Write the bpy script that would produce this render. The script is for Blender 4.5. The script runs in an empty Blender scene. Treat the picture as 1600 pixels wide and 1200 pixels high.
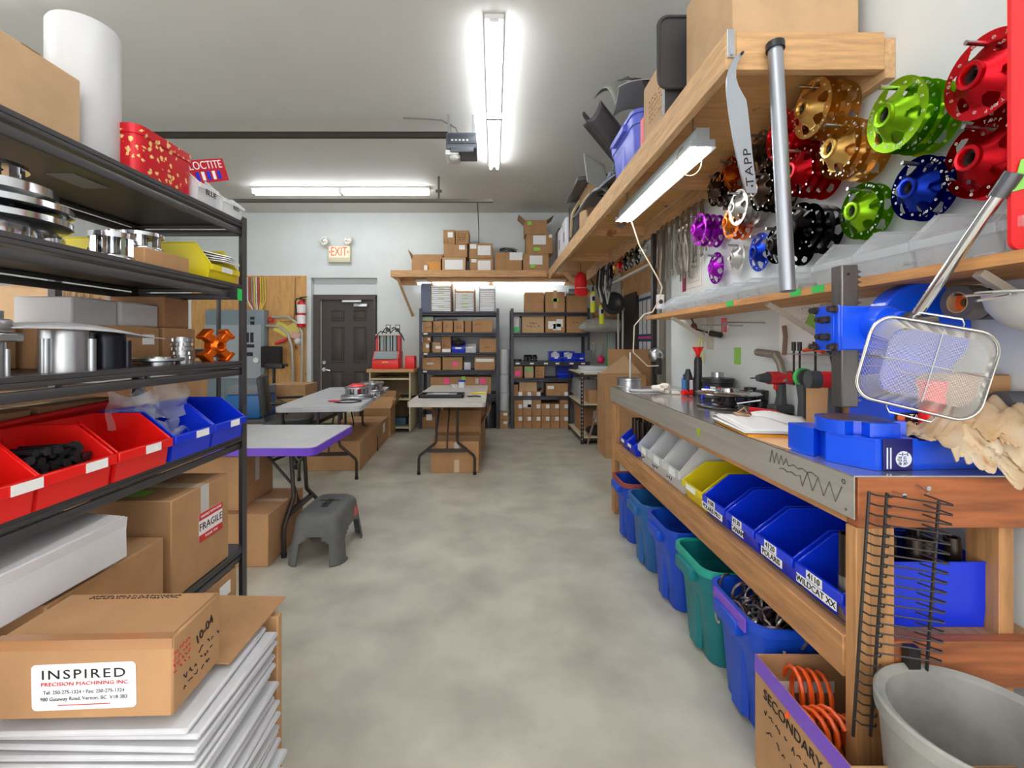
import bpy, bmesh, math, random
from mathutils import Vector, Matrix
RN = random.Random(7)
PI = math.pi
SC = bpy.context.scene
COL = SC.collection
# ---------------- camera, world, exposure ----------------
FPX = 711.0; H = 1.32; VX = 772.0; VY = 536.0
cd = bpy.data.cameras.new('camera'); cam = bpy.data.objects.new('camera', cd); COL.objects.link(cam)
cd.sensor_width = 36; cd.lens = 36 * FPX / 1600
cd.shift_x = (800 - VX) / 1600; cd.shift_y = -(600 - VY) / 1600
cd.clip_start = 0.02
cam.location = (0, 0, H); cam.rotation_euler = (PI / 2, 0, 0)
SC.camera = cam
SC.view_settings.view_transform = 'Standard'; SC.view_settings.look = 'None'
SC.view_settings.exposure = .82; SC.view_settings.gamma = 1; SC.view_settings.use_curve_mapping = False
W = bpy.data.worlds.new('world'); SC.world = W; W.use_nodes = True
W.node_tree.nodes['Background'].inputs[0].default_value = (1.0, 0.985, 0.965, 1)
W.node_tree.nodes['Background'].inputs[1].default_value = 1.5      # soft fill added through the unbuilt rear side behind the camera
TUBE = 13.0        # strength of every fluorescent tube
def at(px, py, Y): return ((px - VX) * Y / FPX, Y, H - (py - VY) * Y / FPX)
def X_(px, Y): return (px - VX) * Y / FPX
def Z_(py, Y): return H - (py - VY) * Y / FPX
def Yx(px, X): return FPX * X / (px - VX)
# ---------------- materials ----------------
def lin(c):
    r = []
    for v in c:
        v /= 255.0
        r.append(v / 12.92 if v <= 0.04045 else ((v + 0.055) / 1.055) ** 2.4)
    return (*r, 1)
MATS = {}
def mat(name, c=(128, 128, 128), rough=.5, metal=0, noise=0, nscale=8, c2=None, bump=0, bscale=60, emit=0, stretch=None, coat=0, spec=.5, n2=None):
    if name in MATS: return MATS[name]
    m = bpy.data.materials.new(name); m.use_nodes = True; nt = m.node_tree
    b = nt.nodes['Principled BSDF']
    b.inputs['Base Color'].default_value = lin(c); b.inputs['Roughness'].default_value = rough
    b.inputs['Metallic'].default_value = metal; b.inputs['Specular IOR Level'].default_value = spec
    if coat: b.inputs['Coat Weight'].default_value = coat; b.inputs['Coat Roughness'].default_value = .12
    if emit:
        b.inputs['Emission Color'].default_value = lin(c); b.inputs['Emission Strength'].default_value = emit
    tc = nt.nodes.new('ShaderNodeTexCoord'); mp = nt.nodes.new('ShaderNodeMapping')
    nt.links.new(tc.outputs['Object'], mp.inputs[0])
    if stretch: mp.inputs['Scale'].default_value = stretch
    if c2 is None: c2 = tuple(max(0, v * (1 - noise)) for v in c)
    if noise or n2:
        n = nt.nodes.new('ShaderNodeTexNoise'); n.inputs['Scale'].default_value = nscale; n.inputs['Detail'].default_value = 6
        n.inputs['Roughness'].default_value = .6
        nt.links.new(mp.outputs[0], n.inputs[0])
        r = nt.nodes.new('ShaderNodeValToRGB'); r.color_ramp.elements[0].position = .35; r.color_ramp.elements[1].position = .68
        r.color_ramp.elements[0].color = lin(c2); r.color_ramp.elements[1].color = lin(c)
        nt.links.new(n.outputs[0], r.inputs[0]); nt.links.new(r.outputs[0], b.inputs['Base Color'])
        if n2:
            k = nt.nodes.new('ShaderNodeTexNoise'); k.inputs['Scale'].default_value = n2[0]; k.inputs['Detail'].default_value = 8
            nt.links.new(tc.outputs['Object'], k.inputs[0])
            r2 = nt.nodes.new('ShaderNodeValToRGB'); r2.color_ramp.elements[0].position = n2[2]; r2.color_ramp.elements[1].position = n2[3]
            nt.links.new(k.outputs[0], r2.inputs[0])
            mx = nt.nodes.new('ShaderNodeMix'); mx.data_type = 'RGBA'
            nt.links.new(r2.outputs[0], mx.inputs[0]); mx.inputs[6].default_value = lin(n2[1])
            nt.links.new(r.outputs[0], mx.inputs[7]); nt.links.new(mx.outputs[2], b.inputs['Base Color'])
    if bump:
        n = nt.nodes.new('ShaderNodeTexNoise'); n.inputs['Scale'].default_value = bscale; n.inputs['Detail'].default_value = 4
        nt.links.new(mp.outputs[0], n.inputs[0])
        u = nt.nodes.new('ShaderNodeBump'); u.inputs['Strength'].default_value = bump; u.inputs['Distance'].default_value = .01
        nt.links.new(n.outputs[0], u.inputs['Height']); nt.links.new(u.outputs[0], b.inputs['Normal'])
    MATS[name] = m; return m
def clear(name, c=(235, 238, 240), a=.35, rough=.15):
    """thin see-through plastic: part transparent, part milky gloss"""
    if name in MATS: return MATS[name]
    m = bpy.data.materials.new(name); m.use_nodes = True; nt = m.node_tree
    b = nt.nodes['Principled BSDF']; o = nt.nodes['Material Output']
    b.inputs['Base Color'].default_value = lin(c); b.inputs['Roughness'].default_value = rough
    t = nt.nodes.new('ShaderNodeBsdfTransparent'); x = nt.nodes.new('ShaderNodeMixShader'); x.inputs[0].default_value = a
    nt.links.new(t.outputs[0], x.inputs[1]); nt.links.new(b.outputs[0], x.inputs[2]); nt.links.new(x.outputs[0], o.inputs[0])
    MATS[name] = m; return m
CARD = mat('cardboard', (190, 145, 101), .85, noise=.1, nscale=5, bump=.05, bscale=30)
CARD2 = mat('cardboard_pale', (208, 172, 132), .85, noise=.1, nscale=4)
CARD3 = mat('cardboard_dark', (176, 130, 92), .85, noise=.12, nscale=5)
CARDW = mat('cardboard_white', (216, 214, 216), .8, noise=.06, nscale=3)
INNER = mat('cardboard_inside', (160, 118, 84), .9)
BLACKM = mat('black_steel', (74, 72, 74), .4, .3, spec=.6)
DARKM = mat('dark_steel', (62, 58, 58), .45, .5)
WHITE = mat('white_paper', (243, 243, 243), .7)
TAPE = mat('clear_tape', (214, 190, 158), .25, spec=.6)
TAPEG = mat('grey_tape', (200, 196, 190), .3)
INK = mat('black_ink', (25, 22, 22), .7)
REDINK = mat('red_ink', (200, 40, 45), .7)
PINK = mat('pink_note', (255, 92, 160), .7)
GREENN = mat('green_note', (150, 225, 90), .7)
BLUEP = mat('blue_plastic', (8, 52, 222), .32, coat=.2)
BLUEP2 = mat('tote_blue', (14, 74, 200), .4, noise=.08, nscale=4)
REDP = mat('red_plastic', (240, 26, 22), .32, coat=.2)
YELP = mat('yellow_plastic', (228, 208, 30), .38)
CHROME = mat('chrome', (206, 208, 212), .15, 1)
ALU = mat('machined_aluminium', (188, 190, 194), .3, 1)
STEEL = mat('brushed_steel', (190, 186, 180), .3, 1, noise=.08, nscale=30, stretch=(1, .05, 1))
BLACKP = mat('black_plastic', (32, 32, 35), .4)
GREYP = mat('grey_plastic', (120, 122, 128), .5)
LUMBER = mat('pine_lumber', (226, 182, 132), .7, noise=.16, nscale=9, stretch=(6, .6, 6), n2=(5, (150, 95, 50), .27, .31))
LUMBERX = mat('pine_lumber_cross', (222, 174, 122), .7, noise=.16, nscale=9, stretch=(.6, 6, 6), n2=(5, (150, 95, 50), .27, .31))
OLDWOOD = mat('bench_lumber', (206, 150, 98), .65, noise=.2, nscale=8, stretch=(5, .5, 5), n2=(7, (120, 70, 38), .28, .33))
OLDWOODZ = mat('bench_lumber_upright', (208, 152, 98), .65, noise=.2, nscale=8, stretch=(5, 5, .5), n2=(7, (120, 70, 38), .27, .32))
OLDWOODX = mat('bench_lumber_cross', (186, 108, 62), .6, noise=.25, nscale=8, stretch=(.5, 5, 5), n2=(6, (110, 60, 34), .3, .35))
RUBBER = mat('rubber', (28, 28, 28), .7)
TUBEM = mat('lit_tube', (250, 253, 255), .5, emit=TUBE)
CLEARP = clear('clear_plastic', (240, 243, 246), .4)
MILKY = clear('milky_plastic', (243, 245, 247), .55, .3)
THIN = clear('thin_clear_plastic', (222, 228, 232), .24, .2)
BAG = clear('plastic_bag', (235, 240, 245), .3, .12)
# ---------------- mesh builder ----------------
class G:
    def __init__(s): s.bm = bmesh.new(); s.mi = 0; s.T = Matrix()
    def _v(s, p): return s.bm.verts.new(s.T @ Vector(p))
    def _f(s, vs):
        try: f = s.bm.faces.new(vs)
        except ValueError: return None
        f.material_index = s.mi; f.smooth = True; return f
    def box(s, x0, x1, y0, y1, z0, z1, bev=0):
        if x0 > x1: x0, x1 = x1, x0
        if y0 > y1: y0, y1 = y1, y0
        if z0 > z1: z0, z1 = z1, z0
        v = [s._v((x, y, z)) for z in (z0, z1) for y in (y0, y1) for x in (x0, x1)]
        fs = [s._f([v[i] for i in q]) for q in ((0, 2, 3, 1), (4, 5, 7, 6), (0, 1, 5, 4), (2, 6, 7, 3), (0, 4, 6, 2), (1, 3, 7, 5))]
        if bev:
            es = set(e for f in fs for e in f.edges)
            r = bmesh.ops.bevel(s.bm, geom=list(es), offset=bev, segments=2 if bev > .004 else 1, affect='EDGES', profile=.5)
            for f in r['faces']: f.material_index = s.mi; f.smooth = True
        return s
    def ring(s, c, r, n, ax, ay): return [s._v(c + ax * (math.cos(2 * PI * i / n) * r) + ay * (math.sin(2 * PI * i / n) * r)) for i in range(n)]
    def _skin(s, a, b, n):
        for i in range(n): s._f((a[i], a[(i + 1) % n], b[(i + 1) % n], b[i]))
    def cyl(s, p0, p1, r, r2=None, seg=14, cap=True):
        p0 = Vector(p0); p1 = Vector(p1); d = (p1 - p0).normalized(); ax = d.orthogonal().normalized(); ay = d.cross(ax)
        a = s.ring(p0, r, seg, ax, ay); b = s.ring(p1, r if r2 is None else r2, seg, ax, ay); s._skin(a, b, seg)
        if cap: s._f(a[::-1]); s._f(b)
        return s
    def tube(s, pts, r, seg=7, closed=False):
        P = [Vector(p) for p in pts]; n = len(P)
        t0 = (P[1] - P[0]).normalized(); ax = t0.orthogonal().normalized(); prev = None; first = None
        for i in range(n):
            if closed: t = (P[(i + 1) % n] - P[i - 1])
            else: t = P[min(i + 1, n - 1)] - P[max(i - 1, 0)]
            if t.length < 1e-9: t = t0.copy()
            t.normalize(); ax = (ax - t * ax.dot(t))
            if ax.length < 1e-6: ax = t.orthogonal()
            ax.normalize(); ay = t.cross(ax)
            rr = r[i] if isinstance(r, (list, tuple)) else r
            k = s.ring(P[i], rr, seg, ax, ay)
            if prev: s._skin(prev, k, seg)
            else: first = k
            prev = k
        if closed: s._skin(prev, first, seg)
        else: s._f(first[::-1]); s._f(prev)
        return s
    def lathe(s, prof, seg=24, M=None, cap0=False, cap1=False, wob=None):
        old = s.T
        if M is not None: s.T = s.T @ M
        prev = None; first = None
        for (r, z) in prof:
            k = []
            for i in range(seg):
                a = 2 * PI * i / seg; rr = r * (wob(a) if wob else 1)
                k.append(s._v((rr * math.cos(a), rr * math.sin(a), z)))
            if prev: s._skin(prev, k, seg)
            else: first = k
            prev = k
        if cap0: s._f(first[::-1])
        if cap1: s._f(prev)
        s.T = old; return s
    def prism(s, poly, z0, z1, M=None):
        old = s.T
        if M is not None: s.T = s.T @ M
        a = [s._v((x, y, z0)) for x, y in poly]; b = [s._v((x, y, z1)) for x, y in poly]; n = len(poly)
        s._skin(a, b, n); s._f(a[::-1]); s._f(b); s.T = old; return s
    def quad(s, *ps): s._f([s._v(p) for p in ps]); return s
    def sheet(s, fn, nu, nv):
        g = [[s._v(fn(i / nu, j / nv)) for j in range(nv + 1)] for i in range(nu + 1)]
        for i in range(nu):
            for j in range(nv): s._f((g[i][j], g[i + 1][j], g[i + 1][j + 1], g[i][j + 1]))
        return s
    def ball(s, c, r, sx=1, sy=1, sz=1, n=10):
        prof = [(max(1e-4, r * math.sin(PI * k / n)), -r * math.cos(PI * k / n)) for k in range(n + 1)]
        return s.lathe(prof, n * 2, Matrix.Translation(Vector(c)) @ Matrix.Diagonal((sx, sy, sz, 1)))
def mesh(g, name, mats, sharp=38, fix=True):
    me = bpy.data.meshes.new(name)
    if fix: bmesh.ops.recalc_face_normals(g.bm, faces=g.bm.faces)
    g.bm.to_mesh(me); g.bm.free()
    for m in (mats if isinstance(mats, (list, tuple)) else [mats]): me.materials.append(m)
    me.set_sharp_from_angle(angle=math.radians(sharp)); return me
def short(s):
    w = s.split()
    for drop in (('the', 'a', 'an'), ('one', 'lying', 'small')):
        i = len(w) - 1
        while len(w) > 16 and i > 0:
            if w[i] in drop: del w[i]
            i -= 1
    return ' '.join(w)
def tag(o, label=None, cat=None, group=None, kind=None):
    if label: o['label'] = short(label)
    if cat: o['category'] = cat
    if group: o['group'] = group
    if kind: o['kind'] = kind
    return o
def put(name, me, parent=None, loc=(0, 0, 0), rot=(0, 0, 0)):
    o = bpy.data.objects.new(name, me); COL.objects.link(o); o.location = loc; o.rotation_euler = rot
    if parent: o.parent = parent
    return o
def part(name, g, mats, parent, loc=(0, 0, 0), rot=(0, 0, 0), sharp=38, label=None, solid=0, fix=True):
    o = put(name, mesh(g, name, mats, sharp, fix), parent, loc, rot)
    if solid: m = o.modifiers.new('s', 'SOLIDIFY'); m.thickness = solid; m.offset = 0
    if label: o['label'] = label
    return o
def one(name, g, mats, label, cat, loc=(0, 0, 0), rot=(0, 0, 0), group=None, sharp=38, solid=0, fix=True):
    o = part(name, g, mats, None, loc, rot, sharp, None, solid, fix); return tag(o, label, cat, group)
def thing(name, label, cat, loc=(0, 0, 0), rot=0, group=None):
    o = bpy.data.objects.new(name, None); COL.objects.link(o); o.location = loc
    o.rotation_euler = rot if isinstance(rot, (tuple, list)) else (0, 0, rot)
    o.empty_display_size = .05; return tag(o, label, cat, group)
def dup(o, loc=None, rot=None, label=None, group=None, parent=None):
    c = o.copy(); COL.objects.link(c)
    if parent: c.parent = parent
    for ch in list(o.children): dup(ch, parent=c)
    if loc is not None: c.location = loc
    if rot is not None: c.rotation_euler = rot if isinstance(rot, (tuple, list)) else (0, 0, rot)
    if label: c['label'] = label
    if group: c['group'] = group
    return c
def struct(name, g, m, label=None, sharp=38):
    o = part(name, g, m, None, sharp=sharp); o['kind'] = 'structure'
    if label: o['label'] = label
    return o
def RX(a): return Matrix.Rotation(a, 4, 'X')
def RY(a): return Matrix.Rotation(a, 4, 'Y')
def RZ(a): return Matrix.Rotation(a, 4, 'Z')
def TR(x, y, z): return Matrix.Translation((x, y, z))
def frame(face, sx, sy, sz):
    """matrix whose x = right, y = up, z = outward normal, origin at centre-bottom of that face of a box standing on z=0"""
    if face == '-y': o, r, u, n = (0, -sy / 2, 0), (1, 0, 0), (0, 0, 1), (0, -1, 0)
    elif face == '+x': o, r, u, n = (sx / 2, 0, 0), (0, 1, 0), (0, 0, 1), (1, 0, 0)
    elif face == '-x': o, r, u, n = (-sx / 2, 0, 0), (0, -1, 0), (0, 0, 1), (-1, 0, 0)
    else: o, r, u, n = (0, 0, sz), (1, 0, 0), (0, 1, 0), (0, 0, 1)
    m = Matrix.Identity(4)
    for i in range(3): m[i][0] = r[i]; m[i][1] = u[i]; m[i][2] = n[i]; m[i][3] = o[i]
    return m
def text(s, size, m, parent, M, name='lettering', ext=.0006, align='CENTER', font_shear=0, spacing=1.0):
    c = bpy.data.curves.new('t', 'FONT'); c.body = s; c.size = size; c.extrude = ext; c.align_x = align; c.align_y = 'CENTER'
    c.shear = font_shear; c.space_character = spacing; c.resolution_u = 3
    t = bpy.data.objects.new('t', c); COL.objects.link(t); bpy.context.view_layer.update()
    me = bpy.data.meshes.new_from_object(t.evaluated_get(bpy.context.evaluated_depsgraph_get()))
    bpy.data.objects.remove(t); me.materials.clear(); me.materials.append(m); me.name = name
    o = put(name, me, parent); o.matrix_local = M; return o
def patch(parent, M, u, v, w, h, m, name='shipping_label', rot=0, th=.001, label=None):
    g = G(); g.box(-w / 2, w / 2, -h / 2, h / 2, 0, th)
    o = part(name, g, m, parent, label=label); o.matrix_local = M @ TR(u, v, 0.0003) @ RZ(rot); return o
def scribble(parent, M, u, v, w, h, lines=3, m=None, r=.0015, seed=1, name='handwriting'):
    g = G(); rr = random.Random(seed)
    for k in range(lines):
        y = v + h / 2 - (k + .5) * h / lines; x = u - w / 2; hh = h / lines * .32
        while x < u + w / 2 - hh:
            n = rr.randint(3, 5); pts = []
            for i in range(n): pts.append((x + i * hh * .55, y + rr.uniform(-hh, hh), .0006))
            g.tube(pts, r, 4); x += n * hh * .55 + hh * rr.choice([.5, .6, 1.6])
    o = part(name, g, m or INK, parent); o.matrix_local = M; return o
# ---------------- cardboard box ----------------
def carton(label, x0, x1, y0, y1, z0, z1, rot=0, m=None, open_=False, flaps=0, tape=True, marks=(), cat='box', group=None, name='cardboard_box', tilt=(0, 0), fl=.5):
    """marks: (kind, face, u, v, w, h, material/…) in metres on that face"""
    m = m or CARD; sx, sy, sz = x1 - x0, y1 - y0, z1 - z0; g = G(); t = .004
    if open_:
        g.box(-sx / 2, sx / 2, -sy / 2, sy / 2, 0, t)
        g.box(-sx / 2, -sx / 2 + t, -sy / 2, sy / 2, t, sz); g.box(sx / 2 - t, sx / 2, -sy / 2, sy / 2, t, sz)
        g.box(-sx / 2 + t, sx / 2 - t, -sy / 2, -sy / 2 + t, t, sz); g.box(-sx / 2 + t, sx / 2 - t, sy / 2 - t, sy / 2, t, sz)
    else: g.box(-sx / 2, sx / 2, -sy / 2, sy / 2, 0, sz, min(.004, sz * .06))
    o = one(name, g, m, label, cat, ((x0 + x1) / 2, (y0 + y1) / 2, z0), (tilt[0], tilt[1], rot), group)
    if tape and not open_:
        if sx >= sy: a = (sx * .999, .045)
        else: a = (.045, sy * .999)
        if a[1] == .045 and sy > .12: patch(o, frame('+z', sx, sy, sz), 0, 0, a[0], a[1], TAPE, 'packing_tape', th=.0006)
        elif sx > .12:
            patch(o, frame('+z', sx, sy, sz), 0, 0, a[0], a[1], TAPE, 'packing_tape', th=.0006)
    if flaps:
        L = min(sx, sy) * fl
        fs = [('+x', sy), ('-x', sy), ('-y', sx), ('+y', sx)]
        for i in range(flaps):
            f, wd = fs[i]; ang = RN.uniform(.5, 1.1) if flaps < 4 else [.5, .35, -.9, .3][i]
            gg = G()
            if f == '+x': gg.T = TR(sx / 2 - t, 0, sz) @ RY(ang); gg.box(0, t, -wd / 2, wd / 2, 0, L)
            elif f == '-x': gg.T = TR(-sx / 2 + t, 0, sz) @ RY(-ang); gg.box(-t, 0, -wd / 2, wd / 2, 0, L)
            elif f == '-y': gg.T = TR(0, -sy / 2 + t, sz) @ RX(ang); gg.box(-wd / 2, wd / 2, -t, 0, 0, L)
            else: gg.T = TR(0, sy / 2 - t, sz) @ RX(-ang); gg.box(-wd / 2, wd / 2, 0, t, 0, L)
            part('flap', gg, m, o)
    for k in marks:
        F = frame(k[1], sx, sy, sz)
        if k[0] == 'p': patch(o, F, k[2], k[3], k[4], k[5], k[6], k[7] if len(k) > 7 else 'shipping_label', k[8] if len(k) > 8 else 0)
        elif k[0] == 's': scribble(o, F, k[2], k[3], k[4], k[5], k[6], k[7], k[8], seed=int(abs(x0 * 977 + z0 * 131)) + k[6])
        elif k[0] == 't': text(k[4], k[5], k[6], o, F @ TR(k[2], k[3], .001) @ RZ(k[7] if len(k) > 7 else 0), name='handwriting')
    return o
# ---------------- stacking bin ----------------
def bin_mesh(w, d, h, t=.003, lip=.45, slope=.72):
    """open fronted stacking bin, front at -y; local base z=0"""
    g = G(); a = w / 2; b = d / 2; hb = .9
    # side profile (y,z)
    def side(x0, x1):
        poly = [(-b * hb, 0), (b * hb, 0), (b, h), (-b + d * (1 - slope), h), (-b, h * lip)]
        g.prism([(y, z) for y, z in poly], x0, x1, Matrix(((0, 0, 1, 0), (1, 0, 0, 0), (0, 1, 0, 0), (0, 0, 0, 1))))
    side(-a, -a + t); side(a - t, a)
    g.box(-a + t, a - t, -b * hb, b * hb, 0, t)
    g.quad((-a, b * hb, 0), (a, b * hb, 0), (a, b, h), (-a, b, h)); g.quad((-a, b * hb - t, 0), (a, b * hb - t, 0), (a, b - t, h), (-a, b - t, h))
    g.quad((-a, b, h), (a, b, h), (a, b - t, h), (-a, b - t, h))
    # front wall and rolled lip
    g.quad((-a, -b * hb, 0), (a, -b * hb, 0), (a, -b, h * lip), (-a, -b, h * lip))
    g.quad((-a, -b * hb + t, 0), (a, -b * hb + t, 0), (a, -b + t, h * lip), (-a, -b + t, h * lip))
    g.box(-a - .004, a + .004, -b - .009, -b + .004, h * lip - h * .17, h * lip, .002)
    # rolled side rims
    for sx in (-a, a):
        g.tube([(sx, -b, h * lip), (sx, -b + d * (1 - slope), h), (sx, b, h)], .003, 6)
    g.tube([(-a, b, h), (a, b, h)], .003, 6)
    for k in (.33, .66):
        x = -a + w * k; g.box(x - .0015, x + .0015, b * hb - .006, b * hb - .002, h * .1, h * .9)
    return g
BINM = {}
def bin_(label, x, y, z, w, d, h, m, rot, card=None, group=None, lip=.45, cat='bin', txt=None, slope=.72):
    key = (w, d, h, m.name, lip, slope)
    if key not in BINM: BINM[key] = mesh(bin_mesh(w, d, h, lip=lip, slope=slope), 'storage_bin', m)
    o = tag(put('storage_bin', BINM[key], None, (x, y, z), (0, 0, rot)), label, cat, group)
    F = TR(0, -d / 2 - .0095, h * (lip - .09)) @ frame('-y', 0, 0, 0)
    if card: patch(o, F, card[0] * w, 0, card[1] * w, h * .15, WHITE, 'label_card')
    if txt:
        for i, s in enumerate(txt):
            yy = .0 - i * h * .17; ww = len(s) * h * .095
            patch(o, F, txt_u(w, i), yy + h * .02, ww, h * .155, WHITE, 'label_card')
            text(s, h * .15, INK, o, F @ TR(txt_u(w, i), yy + h * .02, .0025))
    return o
def txt_u(w, i): return [-.05, -.02][i] * w
# ---------------- steel rack ----------------
def rack(label, x0, x1, y0, y1, top, shelves, front='+x', post=.032, m=None, deck=None):
    """shelves: heights of shelf tops; posts at the corners"""
    m = m or BLACKM
    r = thing('storage_rack', label, 'shelf rack', ((x0 + x1) / 2, (y0 + y1) / 2, 0)); hx, hy = (x1 - x0) / 2, (y1 - y0) / 2
    for sx in (-1, 1):
        for sy in (-1, 1):
            g = G(); a, b = sx * hx, sy * hy
            g.box(a, a - sx * post, b, b - sy * .003, 0, top); g.box(a, a - sx * .003, b - sy * .003, b - sy * post, 0, top)
            part('post', g, m, r)
    for z in shelves:
        g = G(); e = .0035
        g.box(-hx + e, hx - e, -hy + e, hy - e, z - .012, z)
        # rolled lip and lower beam along each side
        for sx in (-1, 1):
            a = sx * (hx - e)
            g.box(a, a - sx * .012, -hy + .004, hy - .004, z - .026, z - .0121, .003)
            g.box(a - sx * .004, a - sx * .016, -hy + .004, hy - .004, z - .058, z - .032, .005)
        for sy in (-1, 1):
            b = sy * (hy - e)
            g.box(-hx + .004, hx - .004, b, b - sy * .012, z - .026, z - .0121, .003)
            g.box(-hx + .004, hx - .004, b - sy * .004, b - sy * .016, z - .058, z - .032, .005)
        part('shelf', g, m, r)
    return r
# ================= ROOM =================
XL, XR, XF, YB, ZC, YJ, YN = -5.2, 1.44, 2.05, 7.55, 3.48, 3.70, -1.6
FLOORM = mat('concrete', (204, 199, 184), .42, noise=.0, nscale=1.3, c2=(186, 182, 168), n2=(3.4, (166, 162, 149), .30, .60), bump=.03, bscale=12, spec=.45)
WALLM = mat('painted_wall', (224, 230, 230), .6, noise=.03, nscale=2)
CEILM = mat('painted_ceiling', (226, 225, 220), .6, noise=.03, nscale=1)
g = G(); g.box(XL, XF + .1, YN, YB + .4, -.1, 0); struct('floor', g, FLOORM)
g = G(); g.box(XL, XF + .1, YN, YB + .4, ZC, ZC + .1); struct('ceiling', g, CEILM)
g = G(); g.box(XL - .1, XL, YN, YB + .4, 0, ZC); struct('wall_left', g, WALLM)
g = G(); g.box(XR, XR + .08, YN, YJ, 0, ZC); g.box(XR + .08, XF, YJ - .08, YJ, 0, ZC); g.box(XF, XF + .1, YJ - .08, YB + .4, 0, ZC); struct('wall_right', g, WALLM)
DY = YB + .14
ax0, ax1, azt = X_(486, YB), X_(589.6, YB), Z_(434, YB)
g = G(); g.box(XL, ax0, YB, YB + .3, 0, ZC); g.box(ax1, XF + .1, YB, YB + .3, 0, ZC); g.box(ax0, ax1, YB, YB + .3, azt, ZC)
g.box(ax0, ax1, DY + .05, YB + .3, 0, azt); struct('wall_back', g, WALLM)
# header above the door frame inside the alcove
g = G(); g.box(ax0 + .001, ax1 - .001, DY - .02, DY + .05, Z_(461, DY), azt); struct('trim_1', g, WALLM)
# door
DOORM = mat('dark_brown_door', (72, 64, 60), .45, spec=.4)
FRM = mat('dark_brown_frame', (78, 70, 66), .5)
fx0, fx1, fz = X_(492, DY), X_(588, DY), Z_(461, DY)
ox0, ox1, oz = X_(502, DY), X_(584.5, DY), Z_(469, DY)
g = G(); g.box(fx0, ox0, DY - .06, DY + .04, 0, fz); g.box(ox1, fx1, DY - .06, DY + .04, 0, fz); g.box(ox0, ox1, DY - .06, DY + .04, oz, fz)
struct('trim_2', g, FRM)
w = ox1 - ox0
d = struct('door_1', G().box(ox0 + .012, ox1 - .003, DY - .025, DY + .02, .01, oz - .006, .002), DOORM)
gap = part('weather_strip', G().box(ox0 + .001, ox0 + .011, DY - .03, DY + .01, .01, oz - .006), mat('white_strip', (225, 222, 218), .6), d)
for (u0, u1, v0, v1) in ((.20, .44, 1.68, 1.86), (.62, .86, 1.68, 1.86), (.20, .44, .98, 1.58), (.62, .86, .98, 1.58), (.20, .44, .15, .84), (.62, .86, .15, .84)):
    g = G(); a, b = ox0 + u0 * w, ox0 + u1 * w; zt = oz - 2.03
    y = DY - .0265
    for (q0, q1, r0, r1) in ((a, b, v0, v0 + .018), (a, b, v1 - .018, v1), (a, a + .018, v0 + .018, v1 - .018), (b - .018, b, v0 + .018, v1 - .018)):
        g.box(q0, q1, y - .014, y + .002, r0 + zt, r1 + zt, .006)
    g.box(a + .035, b - .035, y - .009, y + .002, v0 + .035 + zt, v1 - .035 + zt, .005)
    part('panel_moulding', g, DOORM, d)
hx = ox0 + .07; hz = Z_(577, DY)
g = G(); g.cyl((hx, DY - .025, hz), (hx, DY - .06, hz), .033); g.cyl((hx, DY - .05, hz), (hx, DY - .09, hz), .012); g.tube([(hx, DY - .085, hz), (hx + .06, DY - .088, hz - .006), (hx + .11, DY - .08, hz - .016)], .011)
part('door_handle', g, CHROME, d)
g = G(); g.cyl((hx, DY - .025, hz + .12), (hx, DY - .055, hz + .12), .032); part('deadbolt', g, CHROME, d)
g = G(); cz = Z_(478, DY); g.box(X_(537, DY), X_(567, DY), DY - .09, DY - .062, Z_(473, DY), Z_(469.5, DY), .004); g.box(X_(555, DY), X_(576, DY), DY - .1, DY - .0275, Z_(480, DY), Z_(475, DY), .005)
g.tube([(X_(565, DY), DY - .08, Z_(471, DY)), (X_(566, DY), DY - .12, Z_(475, DY)), (X_(560, DY), DY - .09, Z_(477, DY))], .008)
part('door_closer', g, ALU, d)
# side door in the recess on the right, seen past the racks
d2 = struct('door_2', G().box(XF - .05, XF - .001, 6.45, 7.5, 0, 2.05, .004), mat('dark_side_door', (66, 58, 54), .5))
# exit sign with two lamp heads
ex = thing('exit_sign', 'cream EXIT sign with two round emergency lamp heads above the door', 'sign', (X_(532, YB), YB - .005, Z_(411, YB)))
CREAM = mat('cream_plastic', (226, 218, 190), .5)
g = G(); g.box(-.185, .185, -.07, .0, 0, .27, .01); g.box(-.16, .16, -.071, -.069, .03, .24); part('housing', g, CREAM, ex)
g = G(); g.box(-.16, .16, -.076, -.07, .08, .255, .003); part('face_panel', g, mat('exit_glow', (255, 206, 180), .5, emit=.35), ex)
text('EXIT', .215, mat('exit_letters', (255, 70, 45), .5, emit=.6), ex, TR(0, -.078, .168) @ RX(PI / 2) @ Matrix.Diagonal((.62, .95, 1, 1)), 'lettering', ext=.002)
for sx in (-1, 1):
    g = G(); g.prism([(sx * .135, .0), (sx * .155, .025), (sx * .155, -.025)] if sx > 0 else [(-.135, 0), (-.155, -.025), (-.155, .025)], 0, .003, TR(0, -.0765, .168) @ RX(PI / 2)); part('chevron', g, MATS['exit_letters'], ex)
for sx, dx, dz in ((-1, -.235, .34), (1, .15, .355)):
    lh = G(); lh.T = TR(dx, -.06, dz) @ RX(PI / 2); lh.lathe([(.001, .05), (.05, .055), (.066, .045), (.07, .03), (.066, 0), (.045, -.03), (.02, -.045)], 22, cap0=True, cap1=True)
    o = part('lamp_head', lh, mat('lamp_head_white', (236, 232, 222), .4), ex)
    g = G(); g.T = TR(dx, -.115, dz) @ RX(PI / 2); g.lathe([(.001, .002), (.03, .0), (.045, -.003), (.05, .0)], 20); part('lens', g, mat('lamp_lens', (190, 186, 176), .15, .4), o)
    g = G(); g.cyl((dx, -.04, dz - .06), (dx + (.04 if sx < 0 else 0), -.035, .25), .014); part('lamp_bracket', g, CREAM, ex)
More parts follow.
